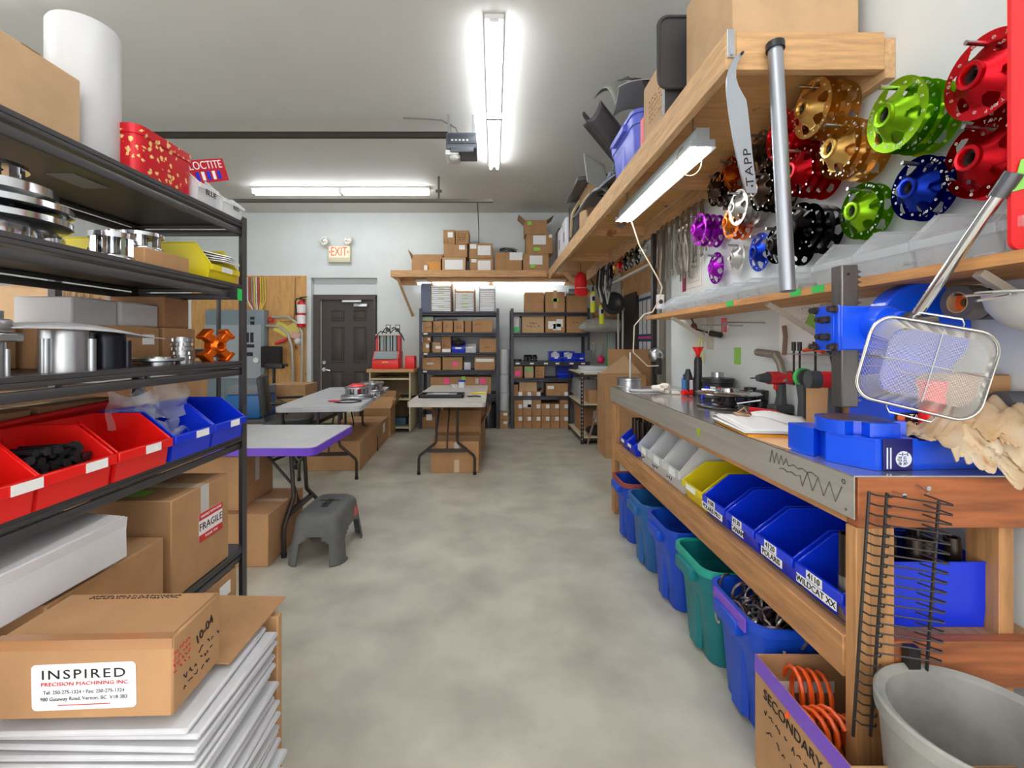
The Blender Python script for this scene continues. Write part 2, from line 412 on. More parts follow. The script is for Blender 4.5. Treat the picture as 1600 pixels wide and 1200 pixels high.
# ceiling fluorescent fixtures
def strip(label, p0, p1, wd=.13, tubes=2, group=None, joint=True, drop=.0):
    """two-tube strip fixture between points (same z = underside of the housing at ceiling)"""
    p0 = Vector(p0); p1 = Vector(p1); L = (p1 - p0).length; a = math.atan2(p1.y - p0.y, p1.x - p0.x)
    f = thing('strip_light', label, 'ceiling light', (p0 + p1) / 2, a, group)
    g = G(); g.box(-L / 2, L / 2, -wd / 2, wd / 2, -.035, 0, .004); g.box(-L / 2, L / 2, -wd / 4, wd / 4, -.055, -.036, .004)
    if joint: g.box(-.02, .02, -wd / 2 - .002, wd / 2 + .002, -.09, -.035)
    part('housing', g, mat('white_enamel', (222, 224, 222), .4), f)
    for s in ((-1, 1) if tubes == 2 else (0,)):
        for (u0, u1) in (((-L / 2 + .02, -.025), (.025, L / 2 - .02)) if joint else ((-L / 2 + .02, L / 2 - .02),)):
            g = G(); g.cyl((u0, s * wd * .3, -.075), (u1, s * wd * .3, -.075), .016, seg=10); part('fluorescent_tube', g, TUBEM, f)
    return f
strip('long double tube strip light running down the middle of the ceiling toward the camera', (.0, 2.98, ZC), (.0, 5.45, ZC))
strip('white double tube strip light across the ceiling near the back wall', (X_(395, 6.33), 6.33, ZC), (X_(672, 6.33), 6.33, ZC))
strip('unseen strip light added on the ceiling above the camera', (.0, -1.2, ZC), (.0, 1.25, ZC))  # extra fixture added out of view for more even light
strip('unseen strip light added on the ceiling above the left racks', (-2.9, .3, ZC), (-2.9, 2.75, ZC))  # added outside the frame too, to light the left side
# wiring, opener, rails
g = G(); g.box(-5.15, .0, 4.36, 4.42, 3.285, 3.33); 
op = thing('garage_door_opener', 'grey garage door opener hanging from the ceiling at the end of its black rail', 'garage opener', (X_(722, 4.4), 4.4, 3.1))
g2 = G(); g2.box(-.14, .15, -.16, .16, .03, .19, .02); g2.box(-.10, .12, -.165, -.15, .0, .05, .01); part('motor_housing', g2, mat('opener_grey', (92, 98, 106), .4), op)
g2 = G(); g2.box(-.125, .14, -.168, -.158, .075, .17, .006); part('front_panel', g2, mat('opener_panel', (60, 66, 76), .35), op)
g2 = G(); g2.box(-.15, -.02, -.15, .1, -.02, .03, .015); g2.ball((-.06, -.09, -.02), .05, 1, 1, .7); part('light_cover', g2, mat('opener_lens', (228, 230, 226), .3), op)
g2 = G()
for k in range(5): g2.box(-.09 + k * .035, -.07 + k * .035, -.172, -.167, .10, .115)
part('indicator_row', g2, mat('pale_marks', (200, 205, 205), .5), op)
g2 = G(); g2.box(-3.9, -.135, -.022, .022, .205, .245); g2.box(-3.9, -.135, -.028, .028, .245, .252); part('drive_rail', g2, mat('rail_dark', (58, 50, 46), .5, .3), op)
for a_, b_ in ((-.12, -.09), (.11, -.09), (-.12, .09), (.11, .09)): part('hanger_strap', G().box(a_ - .01, a_ + .01, b_ - .01, b_ + .01, .19, .38), ALU, op)
P = [at(630, 160, 4.35), at(652, 176, 4.36), at(668, 180, 4.37), at(690, 186, 4.39), at(712, 200, 4.4), at(716, 210, 4.4)]
P[0] = (P[0][0], P[0][1], ZC - .004)
g2 = G(); g2.tube([(x, y, min(z, ZC - .01)) for x, y, z in P], .006); one('power_lead', g2, mat('grey_cord', (120, 116, 112), .5), 'thin grey power cord running over the ceiling to the garage door opener', 'cord')
g2 = G(); g2.box(-5.15, X_(770, 5.9), 5.88, 5.93, Z_(316, 5.9), Z_(311.5, 5.9)); g2.box(X_(684, 5.9), X_(687, 5.9), 5.89, 5.92, Z_(314, 5.9), ZC - .001)
g2.box(X_(681, 5.9), X_(690, 5.9), 5.88, 5.93, Z_(300, 5.9), Z_(297, 5.9))
one('door_track', g2, mat('track_steel', (104, 100, 94), .5, .4), 'dark steel garage door track hanging below the far ceiling light', 'track')
# ================= LEFT RACK AND WHAT STANDS ON IT =================
RX0, RX1, RY0, RY1 = -1.478, -1.024, .655, 1.885
S1, S2, S3, S4, S5, S6 = 1.817, 1.556, 1.247, .946, .49, .1
rack('tall black steel rack filling the left edge, loaded with red bins and machined parts', RX0, RX1, RY0, RY1, 1.835, [S1, S2, S3, S4, S5, S6])
# sticker on the beam of the second shelf
o = thing('shelf_tag', 'black and green sticker on the second shelf beam beside the rack post', 'sticker', (RX1 + .0008, 1.80, S2 - .03))
part('black_area', G().box(0, .0012, -.035, .012, -.035, .012), BLACKP, o); part('green_area', G().box(0, .0014, .0125, .045, -.035, .012), mat('sticker_green', (40, 200, 90), .5), o)
g = G(); g.box(-.0, .003, 0, .18, -.0, .06)
one('paper_label', G().box(-1.28, -1.2, 1.3, 1.42, S1 - .0145, S1 - .0125), mat('grey_label', (130, 130, 134), .5), 'grey paper label stuck under the top shelf of the left rack', 'label')
# --- top shelf
PAIL = mat('white_pail', (196, 196, 198), .4)
p = thing('paper_roll', 'tall white cylinder standing on the top shelf next to the red tin', 'roll', (-1.165, 1.294, S1))
g = G(); g.lathe([(.001, 0), (.081, 0), (.083, .004), (.083, .385), (.077, .396), (.03, .398), (.028, .38)], 40, cap0=True); part('roll', g, PAIL, p)
g = G(); g.cyl((0, 0, .30), (0, 0, .3975), .0275); part('core', g, CARD3, p)
carton('plain cardboard box on the top shelf at the far left beside the white cylinder', -1.38, -1.08, .93, 1.19, S1, S1 + .19, .02, CARD2)
g = G(); g.tube([(-1.03, 1.0 + .02 * math.cos(a), S1 + .03 + .02 * math.sin(a)) for a in [i * PI / 6 for i in range(12)]], .007, closed=True)
TIN = mat('tin_red', (214, 26, 40), .3, .2)
nt = TIN.node_tree; bs = nt.nodes['Principled BSDF']; tc = nt.nodes.new('ShaderNodeTexCoord')
vo = nt.nodes.new('ShaderNodeTexVoronoi'); vo.inputs['Scale'].default_value = 42; nt.links.new(tc.outputs['Object'], vo.inputs[0])
nz = nt.nodes.new('ShaderNodeTexNoise'); nz.inputs['Scale'].default_value = 90; nt.links.new(tc.outputs['Object'], nz.inputs[0])
ad = nt.nodes.new('ShaderNodeMath'); ad.operation = 'MULTIPLY_ADD'; ad.inputs[1].default_value = .9; nt.links.new(nz.outputs[0], ad.inputs[0]); nt.links.new(vo.outputs['Distance'], ad.inputs[2])
rp = nt.nodes.new('ShaderNodeValToRGB'); rp.color_ramp.elements[0].position = .70; rp.color_ramp.elements[1].position = .76
rp.color_ramp.elements[0].color = lin((240, 206, 130)); rp.color_ramp.elements[1].color = lin((206, 22, 36)); nt.links.new(ad.outputs[0], rp.inputs[0]); nt.links.new(rp.outputs[0], bs.inputs['Base Color'])
t = thing('cookie_tin', 'red tin with gold snowflakes on the top shelf', 'tin', (-1.14, 1.45, S1), .0)
def rrect(a, b, r, n=6):
    P = []
    for cx, cy, s in ((a - r, b - r, 0), (-a + r, b - r, 1), (-a + r, -b + r, 2), (a - r, -b + r, 3)):
        for k in range(n + 1): q = (s + k / n) * PI / 2; P.append((cx + r * math.cos(q), cy + r * math.sin(q)))
    return P
part('tin_body', G().prism(rrect(.1, .125, .03), 0, .125), TIN, t); part('tin_lid', G().prism(rrect(.103, .128, .032), .118, .145), TIN, t)
def clearbox(label, x, y, z, w, d, h, rot, txt):
    o = bin_(label, x, y, z, w, d, h, MILKY, rot, lip=.62)
    text(txt, h * .28, INK, o, TR(0, -d / 2 - .012, h * .35) @ frame('-y', 0, 0, 0)); return o
clearbox('clear plastic bin marked BLUE on the top shelf beside the tin', -1.10, 1.63, S1, .1, .15, .10, PI / 2, 'BLUE')
clearbox('clear plastic bin marked RED at the far end of the top shelf', -1.10, 1.79, S1, .13, .15, .085, PI / 2, 'RED')
b = thing('adhesive_carton', 'red and white adhesive carton leaning out of the clear bin on the top shelf', 'carton', (-1.085, 1.70, S1 + .10), (.0, -.42, PI / 2 - .25)); b.scale = (1.15,) * 3
part('carton_body', G().box(-.07, .09, -.02, .02, .0, .07), mat('carton_red', (196, 24, 42), .35), b)
text('LOCTITE', .034, mat('white_letter', (245, 245, 245), .5), b, TR(.01, -.0205, .052) @ frame('-y', 0, 0, 0) @ Matrix.Identity(4))
for k in range(5):
    part('printed_tube', G().box(-.04 + k * .022, -.028 + k * .022, -.0215, -.0202, .008, .034), MATS['white_letter'] if k % 2 else BLUEP, b)
g = G(); g.tube([(-1.07, 1.60, S1 + .01), (-1.09, 1.60, S1 + .08), (-1.1, 1.62, S1 + .115)], .006); one('blue_marker', g, BLUEP, 'blue tube standing in the clear bin marked BLUE', 'tube')
# --- second shelf: chrome clutch parts
def gear_part(g, r, z0, h, n=12, depth=.12, seg=96, duty=.5):
    g.lathe([(r * .55, z0), (r, z0), (r, z0 + h), (r * .55, z0 + h)], seg, wob=lambda a: 1 - (depth if (a * n / (2 * PI)) % 1 < duty else 0))
def clutch_basket(label, x, y, z, r, h, m=CHROME, top=None, group=None):
    t = thing('clutch_basket', label, 'clutch part', (x, y, z), RN.uniform(0, 1), group)
    g = G(); g.lathe([(r * .3, 0), (r, 0), (r * 1.02, h * .12), (r * .98, h * .2), (r * .3, h * .2)], 40); part('base_plate', g, m, t)
    for k in range(6):
        a = k * PI / 3; g = G(); g.T = RZ(a); g.box(r * .62, r * .93, -r * .13, r * .13, h * .2, h * .86, .002); part('tower', g, m, t)
    g = G(); g.lathe([(r * .35, h * .8), (r, h * .8), (r, h * .98), (r * .86, h), (r * .35, h)], 40); part('top_ring', g, m, t)
    g = G(); g.lathe([(r * .2, h * .3), (r * .3, h * .3), (r * .3, h * 1.12), (r * .2, h * 1.12)], 24); part('hub', g, top or m, t)
    return t
def disk(label, x, y, z, r, h, m=CHROME, hole=.35, cat='disc', name='machined_disc', group=None, rim=True):
    g = G(); g.lathe([(r * hole, 0), (r * .93, 0), (r, h * .3), (r, h), (r * .93, h), (r * .9, h * .75), (r * (hole + .1), h * .75), (r * (hole + .08), h * 1.3), (r * hole, h * 1.3), (r * hole, 0)], 48)
    return one(name, g, m, label, cat, (x, y, z), (0, 0, 0), group)
for k, (dx, r, hh) in enumerate(((0, .15, .02), (.006, .148, .02), (-.004, .125, .03))):
    disk('wide chrome disc lying in the stack at the left end of the second shelf, ' + ['lowest', 'middle', 'topmost'][k], -1.2 + dx, 1.08, S2 + .045 + k * .032, r, hh)
g = G(); g.lathe([(.06, 0), (.075, 0), (.075, .045), (.06, .045), (.06, 0)], 32); one('spacer_ring', g, CHROME, 'chrome spacer under the stack of wide discs on the second shelf', 'ring', (-1.2, 1.08, S2))
clutch_basket('chrome clutch basket on top of the wide discs at the far left of the second shelf', -1.2, 1.08, S2 + .142, .07, .05)
clutch_basket('small chrome clutch basket on the second shelf beside the wide discs', -1.32, 1.33, S2, .05, .07)
clutch_basket('chrome clutch basket standing on the second shelf left of the small box', -1.12, 1.335, S2, .055, .085)
carton('shallow cardboard box with clear tape on the second shelf under a chrome basket', -1.22, -1.045, 1.36, 1.56, S2, S2 + .052, 0, CARD, tape=True)
clutch_basket('chrome clutch basket standing on the shallow cardboard box', -1.13, 1.455, S2 + .053, .062, .06)
bin_('yellow bin holding white papers at the end of the second shelf', -1.13, 1.74, S2, .17, .2, .13, YELP, PI / 2, (0, .4), lip=.4)
bin_('yellow bin behind the shallow box on the second shelf', -1.35, 1.62, S2, .17, .2, .12, YELP, PI / 2, (0, .4))
for k in range(4): one('paper_envelope', G().box(-.08, .08, -.05, .05, 0, .003), WHITE, 'white paper lying in the yellow bin on the second shelf, ' + ['lowest', 'second from the bottom', 'second from the top', 'topmost'][k], 'paper', (-1.08, 1.74, S2 + .075 + k * .009), (0, .12 + .03 * k, .1 * k), )
# --- third shelf
for i, (x0, x1, y0, y1, z0, z1, m_, lb) in enumerate((
    (-1.46, -1.30, 1.06, 1.24, 0, .13, CARD, 'brown box in the back row of the third shelf, leftmost'),
    (-1.46, -1.27, 1.26, 1.45, 0, .125, CARD, 'brown box in the back row of the third shelf, under the left white box'),
    (-1.46, -1.22, 1.47, 1.66, 0, .13, CARD, 'brown box with a white label in the back row of the third shelf'),
    (-1.46, -1.22, 1.68, 1.86, 0, .13, CARD, 'brown box in the back row of the third shelf, under the dark brown box'),
    (-1.46, -1.25, 1.725, 1.865, .131, .25, CARD3, 'darker brown box stacked at the far end of the third shelf'),
    (-1.46, -1.28, 1.38, 1.545, .127, .215, CARDW, 'white box stacked on the third shelf, left of two'),
    (-1.46, -1.27, 1.55, 1.72, .131, .215, CARDW, 'white box stacked on the third shelf, right of two'))):
    carton(lb, x0, x1, y0, y1, S3 + z0 + .0005, S3 + z1, 0, m_, marks=[('p', '+x', .04, .085, .055, .035, WHITE)] if i == 2 else ([('p', '+x', 0, .06, .06, .04, TAPEG)] if i == 1 else ()))
def cyl_part(label, x, y, r, h, m, n=3, hole=.7, z=S3, name='machined_sleeve'):
    g = G(); g.lathe([(r * hole, 0), (r, 0), (r, h * .86), (r * .97, h), (r * hole, h), (r * hole, 0)], 40)
    for k in range(n): a = k * 2 * PI / n + .6; g.cyl((r * math.cos(a) * 1.05, r * math.sin(a) * 1.05, 0), (r * math.cos(a) * 1.05, r * math.sin(a) * 1.05, h * .8), r * .2, seg=12)
    return one(name, g, m, label, 'machined part', (x, y, z))
cyl_part('bright aluminium sleeve standing at the left end of the third shelf', -1.09, .985, .024, .075, ALU)
g = G(); g.box(-.045, .045, -.03, .03, 0, .02, .004); g.box(-.03, .03, -.022, .022, .02, .05, .006); g.cyl((0, 0, .05), (0, 0, .068), .02)
one('machined_block', g, ALU, 'aluminium block lying on the sleeve at the left end of the third shelf', 'machined part', (-1.09, .985, S3 + .0755))
cyl_part('large polished aluminium sleeve under the white guard on the third shelf', -1.10, 1.165, .050, .105, ALU, 3, .75)
cyl_part('black anodised sleeve beside the polished one on the third shelf', -1.12, 1.31, .048, .1, mat('black_anodised', (52, 54, 62), .25, .8), 3, .75)
# white swooping plastic guard lying over the sleeves
def guard(u, v):
    y = -.24 + .52 * u; x = (-.07 + .14 * v) * (1 - .55 * abs(2 * u - 1) ** 1.5)
    return (x, y, .025 * math.sin(PI * min(1, u * 1.15)) * (1 - (2 * v - 1) ** 2 * .6) - .018 * u)
g = G(); g.sheet(guard, 28, 8); one('plastic_guard', g, PAIL, 'white curved plastic guard lying across two sleeves on the third shelf', 'plastic guard', (-1.1, 1.2, S3 + .107), (0, .05, 0), solid=.003)
disk('flat aluminium flange on the third shelf in front of the labelled box', -1.11, 1.50, S3 + .012, .075, .012, ALU, .4)
g = G(); g.lathe([(.02, 0), (.045, 0), (.045, .012), (.02, .012), (.02, 0)], 30); one('machined_disc', g, ALU, 'small aluminium ring under the flat flange on the third shelf', 'disc', (-1.11, 1.5, S3 - .0))
for k in range(6):
    g = G(); gear_part(g, .034, 0, .0105, 6, .1, 72, .35); g.lathe([(.019, 0), (.026, 0), (.026, .0155), (.019, .0155), (.019, 0)], 24)
    one('notched_ring', g, ALU, 'notched aluminium ring in the small stack on the third shelf', 'ring', (-1.115 + RN.uniform(-.003, .003), 1.627, S3 + k * .0158), (0, 0, RN.random()), 'notched rings stacked on the third shelf')
ORA = mat('orange_anodised', (240, 110, 20), .28, .75)
o = thing('anodised_spider', 'orange anodised X shaped spider standing at the end of the third shelf', 'machined part', (-1.10, 1.80, S3 + .062), (0, 0, PI / 2 - .35))
for k in range(4):
    g = G(); g.T = RY(PI / 4 + k * PI / 2); g.box(-.016, .016, -.02, .02, .018, .066, .004); g.box(-.024, .024, -.024, .024, .056, .074, .004); g.cyl((-.017, -.026, .065), (-.017, .026, .065), .006, seg=8); g.cyl((.017, -.026, .065), (.017, .026, .065), .006, seg=8); part('arm', g, ORA, o)
g = G(); g.T = RX(PI / 2); g.lathe([(.014, -.02), (.034, -.022), (.034, .014), (.026, .024), (.02, .03), (.014, .028), (.014, -.02)], 30); part('hub', g, ORA, o)
# --- fourth shelf: red and blue bins facing the aisle
for x, y, m_, lb, c in ((-1.125, .905, REDP, 'red stacking bin cut by the left edge, leftmost of the red bins', (.35, .35)),
                     (-1.125, 1.105, REDP, 'red stacking bin full of black bolts', (.2, .32)),
                     (-1.125, 1.315, REDP, 'empty looking red stacking bin between the bolts and the blue bins', (.1, .3)),
                     (-1.125, 1.53, BLUEP, 'blue stacking bin with clear bags beside the red bins', (.15, .34)),
                     (-1.125, 1.735, BLUEP, 'blue stacking bin at the far end of the fourth shelf by the post', (.1, .3))):
    b = bin_(lb, x, y, S4, .195, .235, .155, m_, PI / 2, c, lip=.52, slope=.6)
g = G(); patch(b, TR(0, -.1065, .03) @ frame('-y', 0, 0, 0), -.02, 0, .09, .02, WHITE, 'label_card')
bolt = G(); bolt.cyl((0, -.06, 0), (0, .05, 0), .0055, seg=10); bolt.cyl((0, -.07, 0), (0, -.058, 0), .0095, seg=12); bolt.lathe([(.0045, 0), (.0045, .004)], 8, TR(0, -.066, 0) @ RX(PI / 2))
bm_ = mesh(bolt, 'black_bolt', mat('black_oxide', (62, 62, 66), .35, .7))
for k in range(26):
    i, j = k % 7, k // 7
    tag(put('black_bolt', bm_, None, (-1.12 + RN.uniform(-.01, .01), 1.04 + i * .0215 + (j % 2) * .008, S4 + .072 + j * .0145), (RN.uniform(-.12, .12), RN.uniform(0, 3), PI / 2 + RN.uniform(-.18, .18))), 'black bolt lying in the red bin', 'bolt', 'bolts in the red bin')
def bagmesh(w, h, seed):
    rr = random.Random(seed); a, b, c = [rr.uniform(0, 6) for _ in range(3)]
    g = G(); g.sheet(lambda u, v: ((u - .5) * w, .02 * math.sin(a + 5 * u + 3 * v) + .012 * math.sin(9 * v + b), v * h + .012 * math.sin(7 * u + c)), 12, 12); return g
for i, (y, z, w, h, rx, rz, lb) in enumerate(((1.44, .12, .13, .11, .5, 1.1, 'clear plastic bag standing up at the back of the first blue bin'), (1.51, .11, .12, .12, -.35, 1.7, 'clear plastic bag leaning in the middle of the blue bin'), (1.58, .12, .12, .13, .2, 1.4, 'clear plastic bag with white writing between the two blue bins'), (1.53, .06, .14, .07, -.8, 1.5, 'crumpled clear bag hanging over the front of the blue bin'))):
    one('plastic_bag', bagmesh(w, h, i), BAG, lb, 'bag', (-1.13 + (.06 if i == 3 else -.03 * (i == 0)), y, S4 + z), (rx, 0, rz))
g = G(); g.sheet(lambda u, v: (-.03 + .03 * v, -.42 + .84 * u, .012 * math.sin(u * 3) + .035 * u * u + .05 * v), 24, 3); one('red_tray', g, REDP, 'long red plastic strip behind the red bins on the fourth shelf', 'tray', (-1.27, 1.2, S4 + .1), (0, -.2, 0), solid=.006)
carton('brown box behind the red bins on the fourth shelf', -1.46, -1.30, .75, 1.28, S4, S4 + .19, 0, CARD3)
carton('brown box behind the blue bins on the fourth shelf', -1.46, -1.30, 1.30, 1.56, S4, S4 + .19, 0, CARD3)
# --- fifth shelf: the big cartons
fb = carton('big cardboard box with a red and white FRAGILE sticker on the fifth shelf', -1.44, -1.032, 1.455, 1.77, S5, .815, 0, CARD, marks=[('p', '+z', .02, -.09, .12, .06, GREENN, 'green_note', .1), ('p', '+x', .01, .27, .045, .11, TAPEG, 'packing_tape')])
F = frame('+x', .408, .315, .325)
st = patch(fb, F, .045, .18, .135, .1, mat('fragile_white', (246, 238, 236), .5), 'fragile_sticker', .0)
FR = mat('fragile_red', (206, 44, 44), .5)
part('red_band', G().box(-.0675, .0675, .026, .05, .001, .002), FR, st); part('red_band', G().box(-.0675, .0675, -.05, -.026, .001, .002), FR, st)
text('FRAGILE', .036, INK, st, TR(0, 0, .0012)); text('HANDLE WITH CARE', .0125, MATS['white_letter'], st, TR(0, .038, .0022)); text('THANK YOU', .0125, MATS['white_letter'], st, TR(0, -.038, .0022))
carton('brown box with a green note on top, on the fifth shelf left of the FRAGILE box', -1.42, -1.03, 1.045, 1.42, S5, .715, 0, CARD, marks=[('p', '+z', -.08, -.12, .14, .06, GREENN, 'green_note', .1), ('s', '+x', -.02, .11, .05, .012, 1, None, .0012)])
w_ = carton('flat grey white box tilted on top of the brown box on the fifth shelf', -1.42, -1.02, .93, 1.27, .733, .848, -.12, CARDW, tape=False, tilt=(.06, .035))
g = G(); g.T = TR(.2, 0, .11) @ RY(.14); g.box(0, .003, -.168, .168, -.108, .003); part('lid_flap', g, CARDW, w_)
carton('long brown box cut by the left edge on the fifth shelf', -1.44, -1.06, .665, .91, S5, .72, 0, CARD3)
# --- lowest shelf
carton('brown box with two white labels on the lowest shelf of the left rack', -1.40, -1.035, 1.50, 1.83, S6, .425, 0, CARD, marks=[('p', '+x', .085, .27, .07, .05, WHITE), ('p', '+x', -.06, .25, .05, .04, WHITE)])
carton('brown box on the lowest shelf hidden behind the mailers', -1.42, -1.04, 1.1, 1.46, S6, .42, 0, CARD)
# ================= STACK OF MAILERS WITH THE INSPIRED BOX =================
for k in range(30):
    w = .50 + RN.uniform(-.012, .012); dx = RN.uniform(-.012, .012); z = .008 + k * .0185
    g = G(); g.sheet(lambda u, v: ((u - .5) * w, (v - .5) * .46, .003 * math.sin(3 * u + k) * v), 4, 4)
    g2 = G(); g2.box(-w / 2, w / 2, -.165, .165, 0, .0125, .004)
    one('padded_mailer', g2, mat('mailer_white', (212, 212, 216), .55, noise=.04, nscale=12), 'white padded mailer in the tall stack under the open brown carton flap', 'mailer', (-.85 + dx + .0012 * (30 - k), 1.065 + RN.uniform(-.008, .008), z), (RN.uniform(-.008, .008), RN.uniform(-.006, .006), RN.uniform(-.03, .03)), 'padded mailers stacked at the lower left')
carton('tall brown box standing on the floor behind the stack of white mailers', -.93, -.60, 1.262, 1.29, 0, .56, 0, CARD, tape=False)
fl = one('cardboard_sheet', G().box(-.36, .22, -.12, .15, 0, .004), CARD, 'flat brown cardboard sheet lying on the mailers under the INSPIRED box', 'cardboard', (-.835, 1.19, .571), (.02, .0, -.03))
ib = carton('cardboard box with the white INSPIRED PRECISION MACHINING label, nearest box at the lower left', -.978, -.638, .895, 1.06, .580, .738, .03, CARD, tape=False)
sx, sy, sz = .34, .165, .158
F = frame('-y', sx, sy, sz)
patch(ib, F, 0, .147, .339, .02, mat('brown_tape', (176, 128, 88), .2, coat=.4), 'packing_tape')
patch(ib, TR(0, 0, .0012) @ frame('+z', sx, sy, sz), 0, -.08, .339, .02, MATS['brown_tape'], 'packing_tape')
lab = part('address_label', G().prism(rrect(.1, .045, .009), 0, .0012), mat('label_white', (240, 240, 242), .35), ib); lab.matrix_local = F @ TR(-.0, .066, .0004) @ RZ(.02) 
text('INSPIRED', .031, INK, lab, TR(.0, .024, .0014) @ Matrix.Diagonal((1.08, .82, 1, 1)), spacing=1.22)
text('PRECISION MACHINING INC.', .0125, REDINK, lab, TR(.003, .006, .0014) @ Matrix.Diagonal((1.02, .8, 1, 1)), spacing=1.02)
for s, yy in (('Tel: 250-275-1324 • Fax: 250-275-1324', -.010), ('980 Gateway Road, Vernon, BC  V1B 3B3', -.023)):
    text(s, .0098, mat('grey_ink', (90, 90, 95), .7), lab, TR(.0, yy, .0014))
part('red_rule', G().box(-.05, .05, -.036, -.0345, .0013, .0018), REDINK, lab)
F = frame('+x', sx, sy, sz)
text('10-04', .028, INK, ib, F @ TR(.02, .108, .001) @ RZ(.25), 'handwriting')
scribble(ib, F, -.055, .105, .05, .05, 4, REDINK, .0012, 4); scribble(ib, F, .04, .075, .08, .022, 1, INK, .0012, 5); scribble(ib, F, .0, .045, .1, .04, 2, INK, .0012, 7)
scribble(ib, frame('+z', sx, sy, sz), -.01, .065, .2, .016, 2, INK, .0011, 9)
g = G(); g.tube([(sx / 2 - .005, -sy / 2 + .01, sz + .001), (sx / 2 - .005, sy / 2 - .01, sz + .001)], .0015, 4); part('lid_seam', g, INNER, ib)
# ================= behind the rack, seen through it =================
rack('second black rack behind the left rack, seen through its shelves', -2.45, -1.92, 1.99, 3.2, 1.9, [1.28, .8, .15])
for k in range(22):
    one('cardboard_folder', G().box(-.12, .12, -.0018, .0018, 0, .31 + RN.uniform(-.015, .015)), CARD2, 'folded flat carton standing upright on the rack behind', 'folded carton', (-2.2, 2.08 + k * .014, 1.283), (-.2 + RN.uniform(-.03, .03), 0, RN.uniform(-.1, .1) + .4), 'folded cartons filed upright behind the left rack')
for k in range(14):
    one('cardboard_folder', G().box(-.12, .12, -.0018, .0018, 0, .29 + RN.uniform(-.02, .02)), CARD2, 'folded flat carton leaning on the rack behind, by its far end', 'folded carton', (-2.2, 2.5 + k * .018, 1.283), (-.35 + RN.uniform(-.02, .02), 0, .4), 'folded cartons leaning behind the left rack')
bin_('yellow bin on the rack behind, seen between the second and third shelf', -2.02, 2.16, 1.283, .22, .16, .09, YELP, PI / 2)
carton('brown box on the middle shelf of the rack behind', -2.4, -1.95, 2.05, 2.5, .803, 1.1, 0, CARD3)
carton('brown box at the far end of the middle shelf of the rack behind', -2.4, -1.95, 2.55, 3.1, .803, 1.08, 0, CARD)
# ================= FOLDING TABLES =================
TOPG = mat('table_top_grey', (198, 200, 204), .45, noise=.05, nscale=6)
LEGM = mat('table_leg', (70, 62, 60), .4, .5)
def leg_frame(wd, h, spread, dir_):
    """folding leg pair, in the x-z plane at y=0: two posts that splay to wide feet"""
    g = G(); a = wd * .22
    return a
def folding_table(label, x0, x1, y0, y1, h, m, edge=None, along='y', leglabel=None, splay=True, inset=.28):
    cx, cy = (x0 + x1) / 2, (y0 + y1) / 2; sx, sy = x1 - x0, y1 - y0
    t = thing('folding_table', label, 'table', (cx, cy, 0), 0 if along == 'y' else PI / 2)
    if along != 'y': sx, sy = sy, sx
    g = G(); g.prism(rrect(sx / 2, sy / 2, .05), h - .045, h); part('tabletop', g, m, t)
    if edge:
        g = G(); g.prism(rrect(sx / 2 + .006, sy / 2 + .006, .052), h - .05, h - .004); part('edge_band', g, edge, t)
    for s in (-1, 1):
        y = s * (sy / 2 - inset)
        for q in (-1, 1):
            a, b = q * sx * .135, q * sx * .36
            g = G(); g.tube([(a, y - s * .02, h - .046), (a, y, h * .47), (a + q * .01, y, h * .43), (b - q * .01, y + s * .01, h * .26), (b, y + s * .012, h * .21), (b, y + s * .015, .012)], .014, 8)
            lg = part('leg', g, LEGM, t); g = G(); g.cyl((b, y + s * .015, 0), (b, y + s * .015, .03), .017, seg=10); part('foot_cap', g, RUBBER, lg)
        g = G(); g.box(-sx * .25, sx * .25, y - .012, y + .012, h * .305, h * .35); part('crossbar', g, LEGM, t)
        g = G(); g.tube([(0, y, h * .31), (0, y - s * .04, h * .5), (0, y - s * .3, h - .05)], .009, 6); part('brace', g, LEGM, t)
    return t
BEIGE = mat('table_top_beige', (206, 200, 192), .45, noise=.04, nscale=6)
bx0, bx1 = -.865, -.085
folding_table('beige folding table with a black tray in the middle of the back area', bx0, bx1, 4.5, 6.35, .73, BEIGE, inset=.08)
gt = folding_table('grey folding table holding clutch parts in front of the door', -2.03, -1.28, 4.05, 5.9, .75, TOPG, inset=.35); gt.rotation_euler = (0, 0, .09)
pt = folding_table('low grey folding table edged with purple tape beside the left rack', -2.4, -1.07, 2.7, 3.45, .70, TOPG, edge=mat('purple_tape', (112, 66, 205), .4), along='x', inset=.24)
# things on the grey table
cb = clutch_basket('silver clutch with a red cover plate, front one on the grey table', -1.42, 4.72, .78, .13, .09, ALU, REDP)
g = G(); g.lathe([(.03, 0), (.1, 0), (.04, .03), (.03, .03)], 20); part('cover_plate', g, mat('red_anodised', (224, 30, 44), .3, .5), cb, (0, 0, .095))
g = G(); g.lathe([(.03, 0), (.16, 0), (.165, .015), (.16, .028), (.03, .028), (.03, 0)], 40); one('clutch_plate', g, ALU, 'wide silver plate under the clutch with the red cover', 'clutch part', (-1.42, 4.72, .751))
clutch_basket('silver clutch behind the red covered one on the grey table', -1.38, 5.15, .78, .13, .1, ALU)
g = G(); g.lathe([(.03, 0), (.15, 0), (.15, .028), (.03, .028), (.03, 0)], 40); one('clutch_plate', g, ALU, 'wide silver plate under the rear clutch on the grey table', 'clutch part', (-1.38, 5.15, .751))
clutch_basket('small silver clutch hub lying at the right edge of the grey table', -1.27, 4.8, .751, .07, .05, ALU)
g = G(); g.lathe([(.1, 0), (.13, 0), (.13, .008), (.1, .008), (.1, 0)], 32); one('black_ring', g, BLACKP, 'thin black ring lying in front of the clutches on the grey table', 'ring', (-1.42, 4.42, .751))
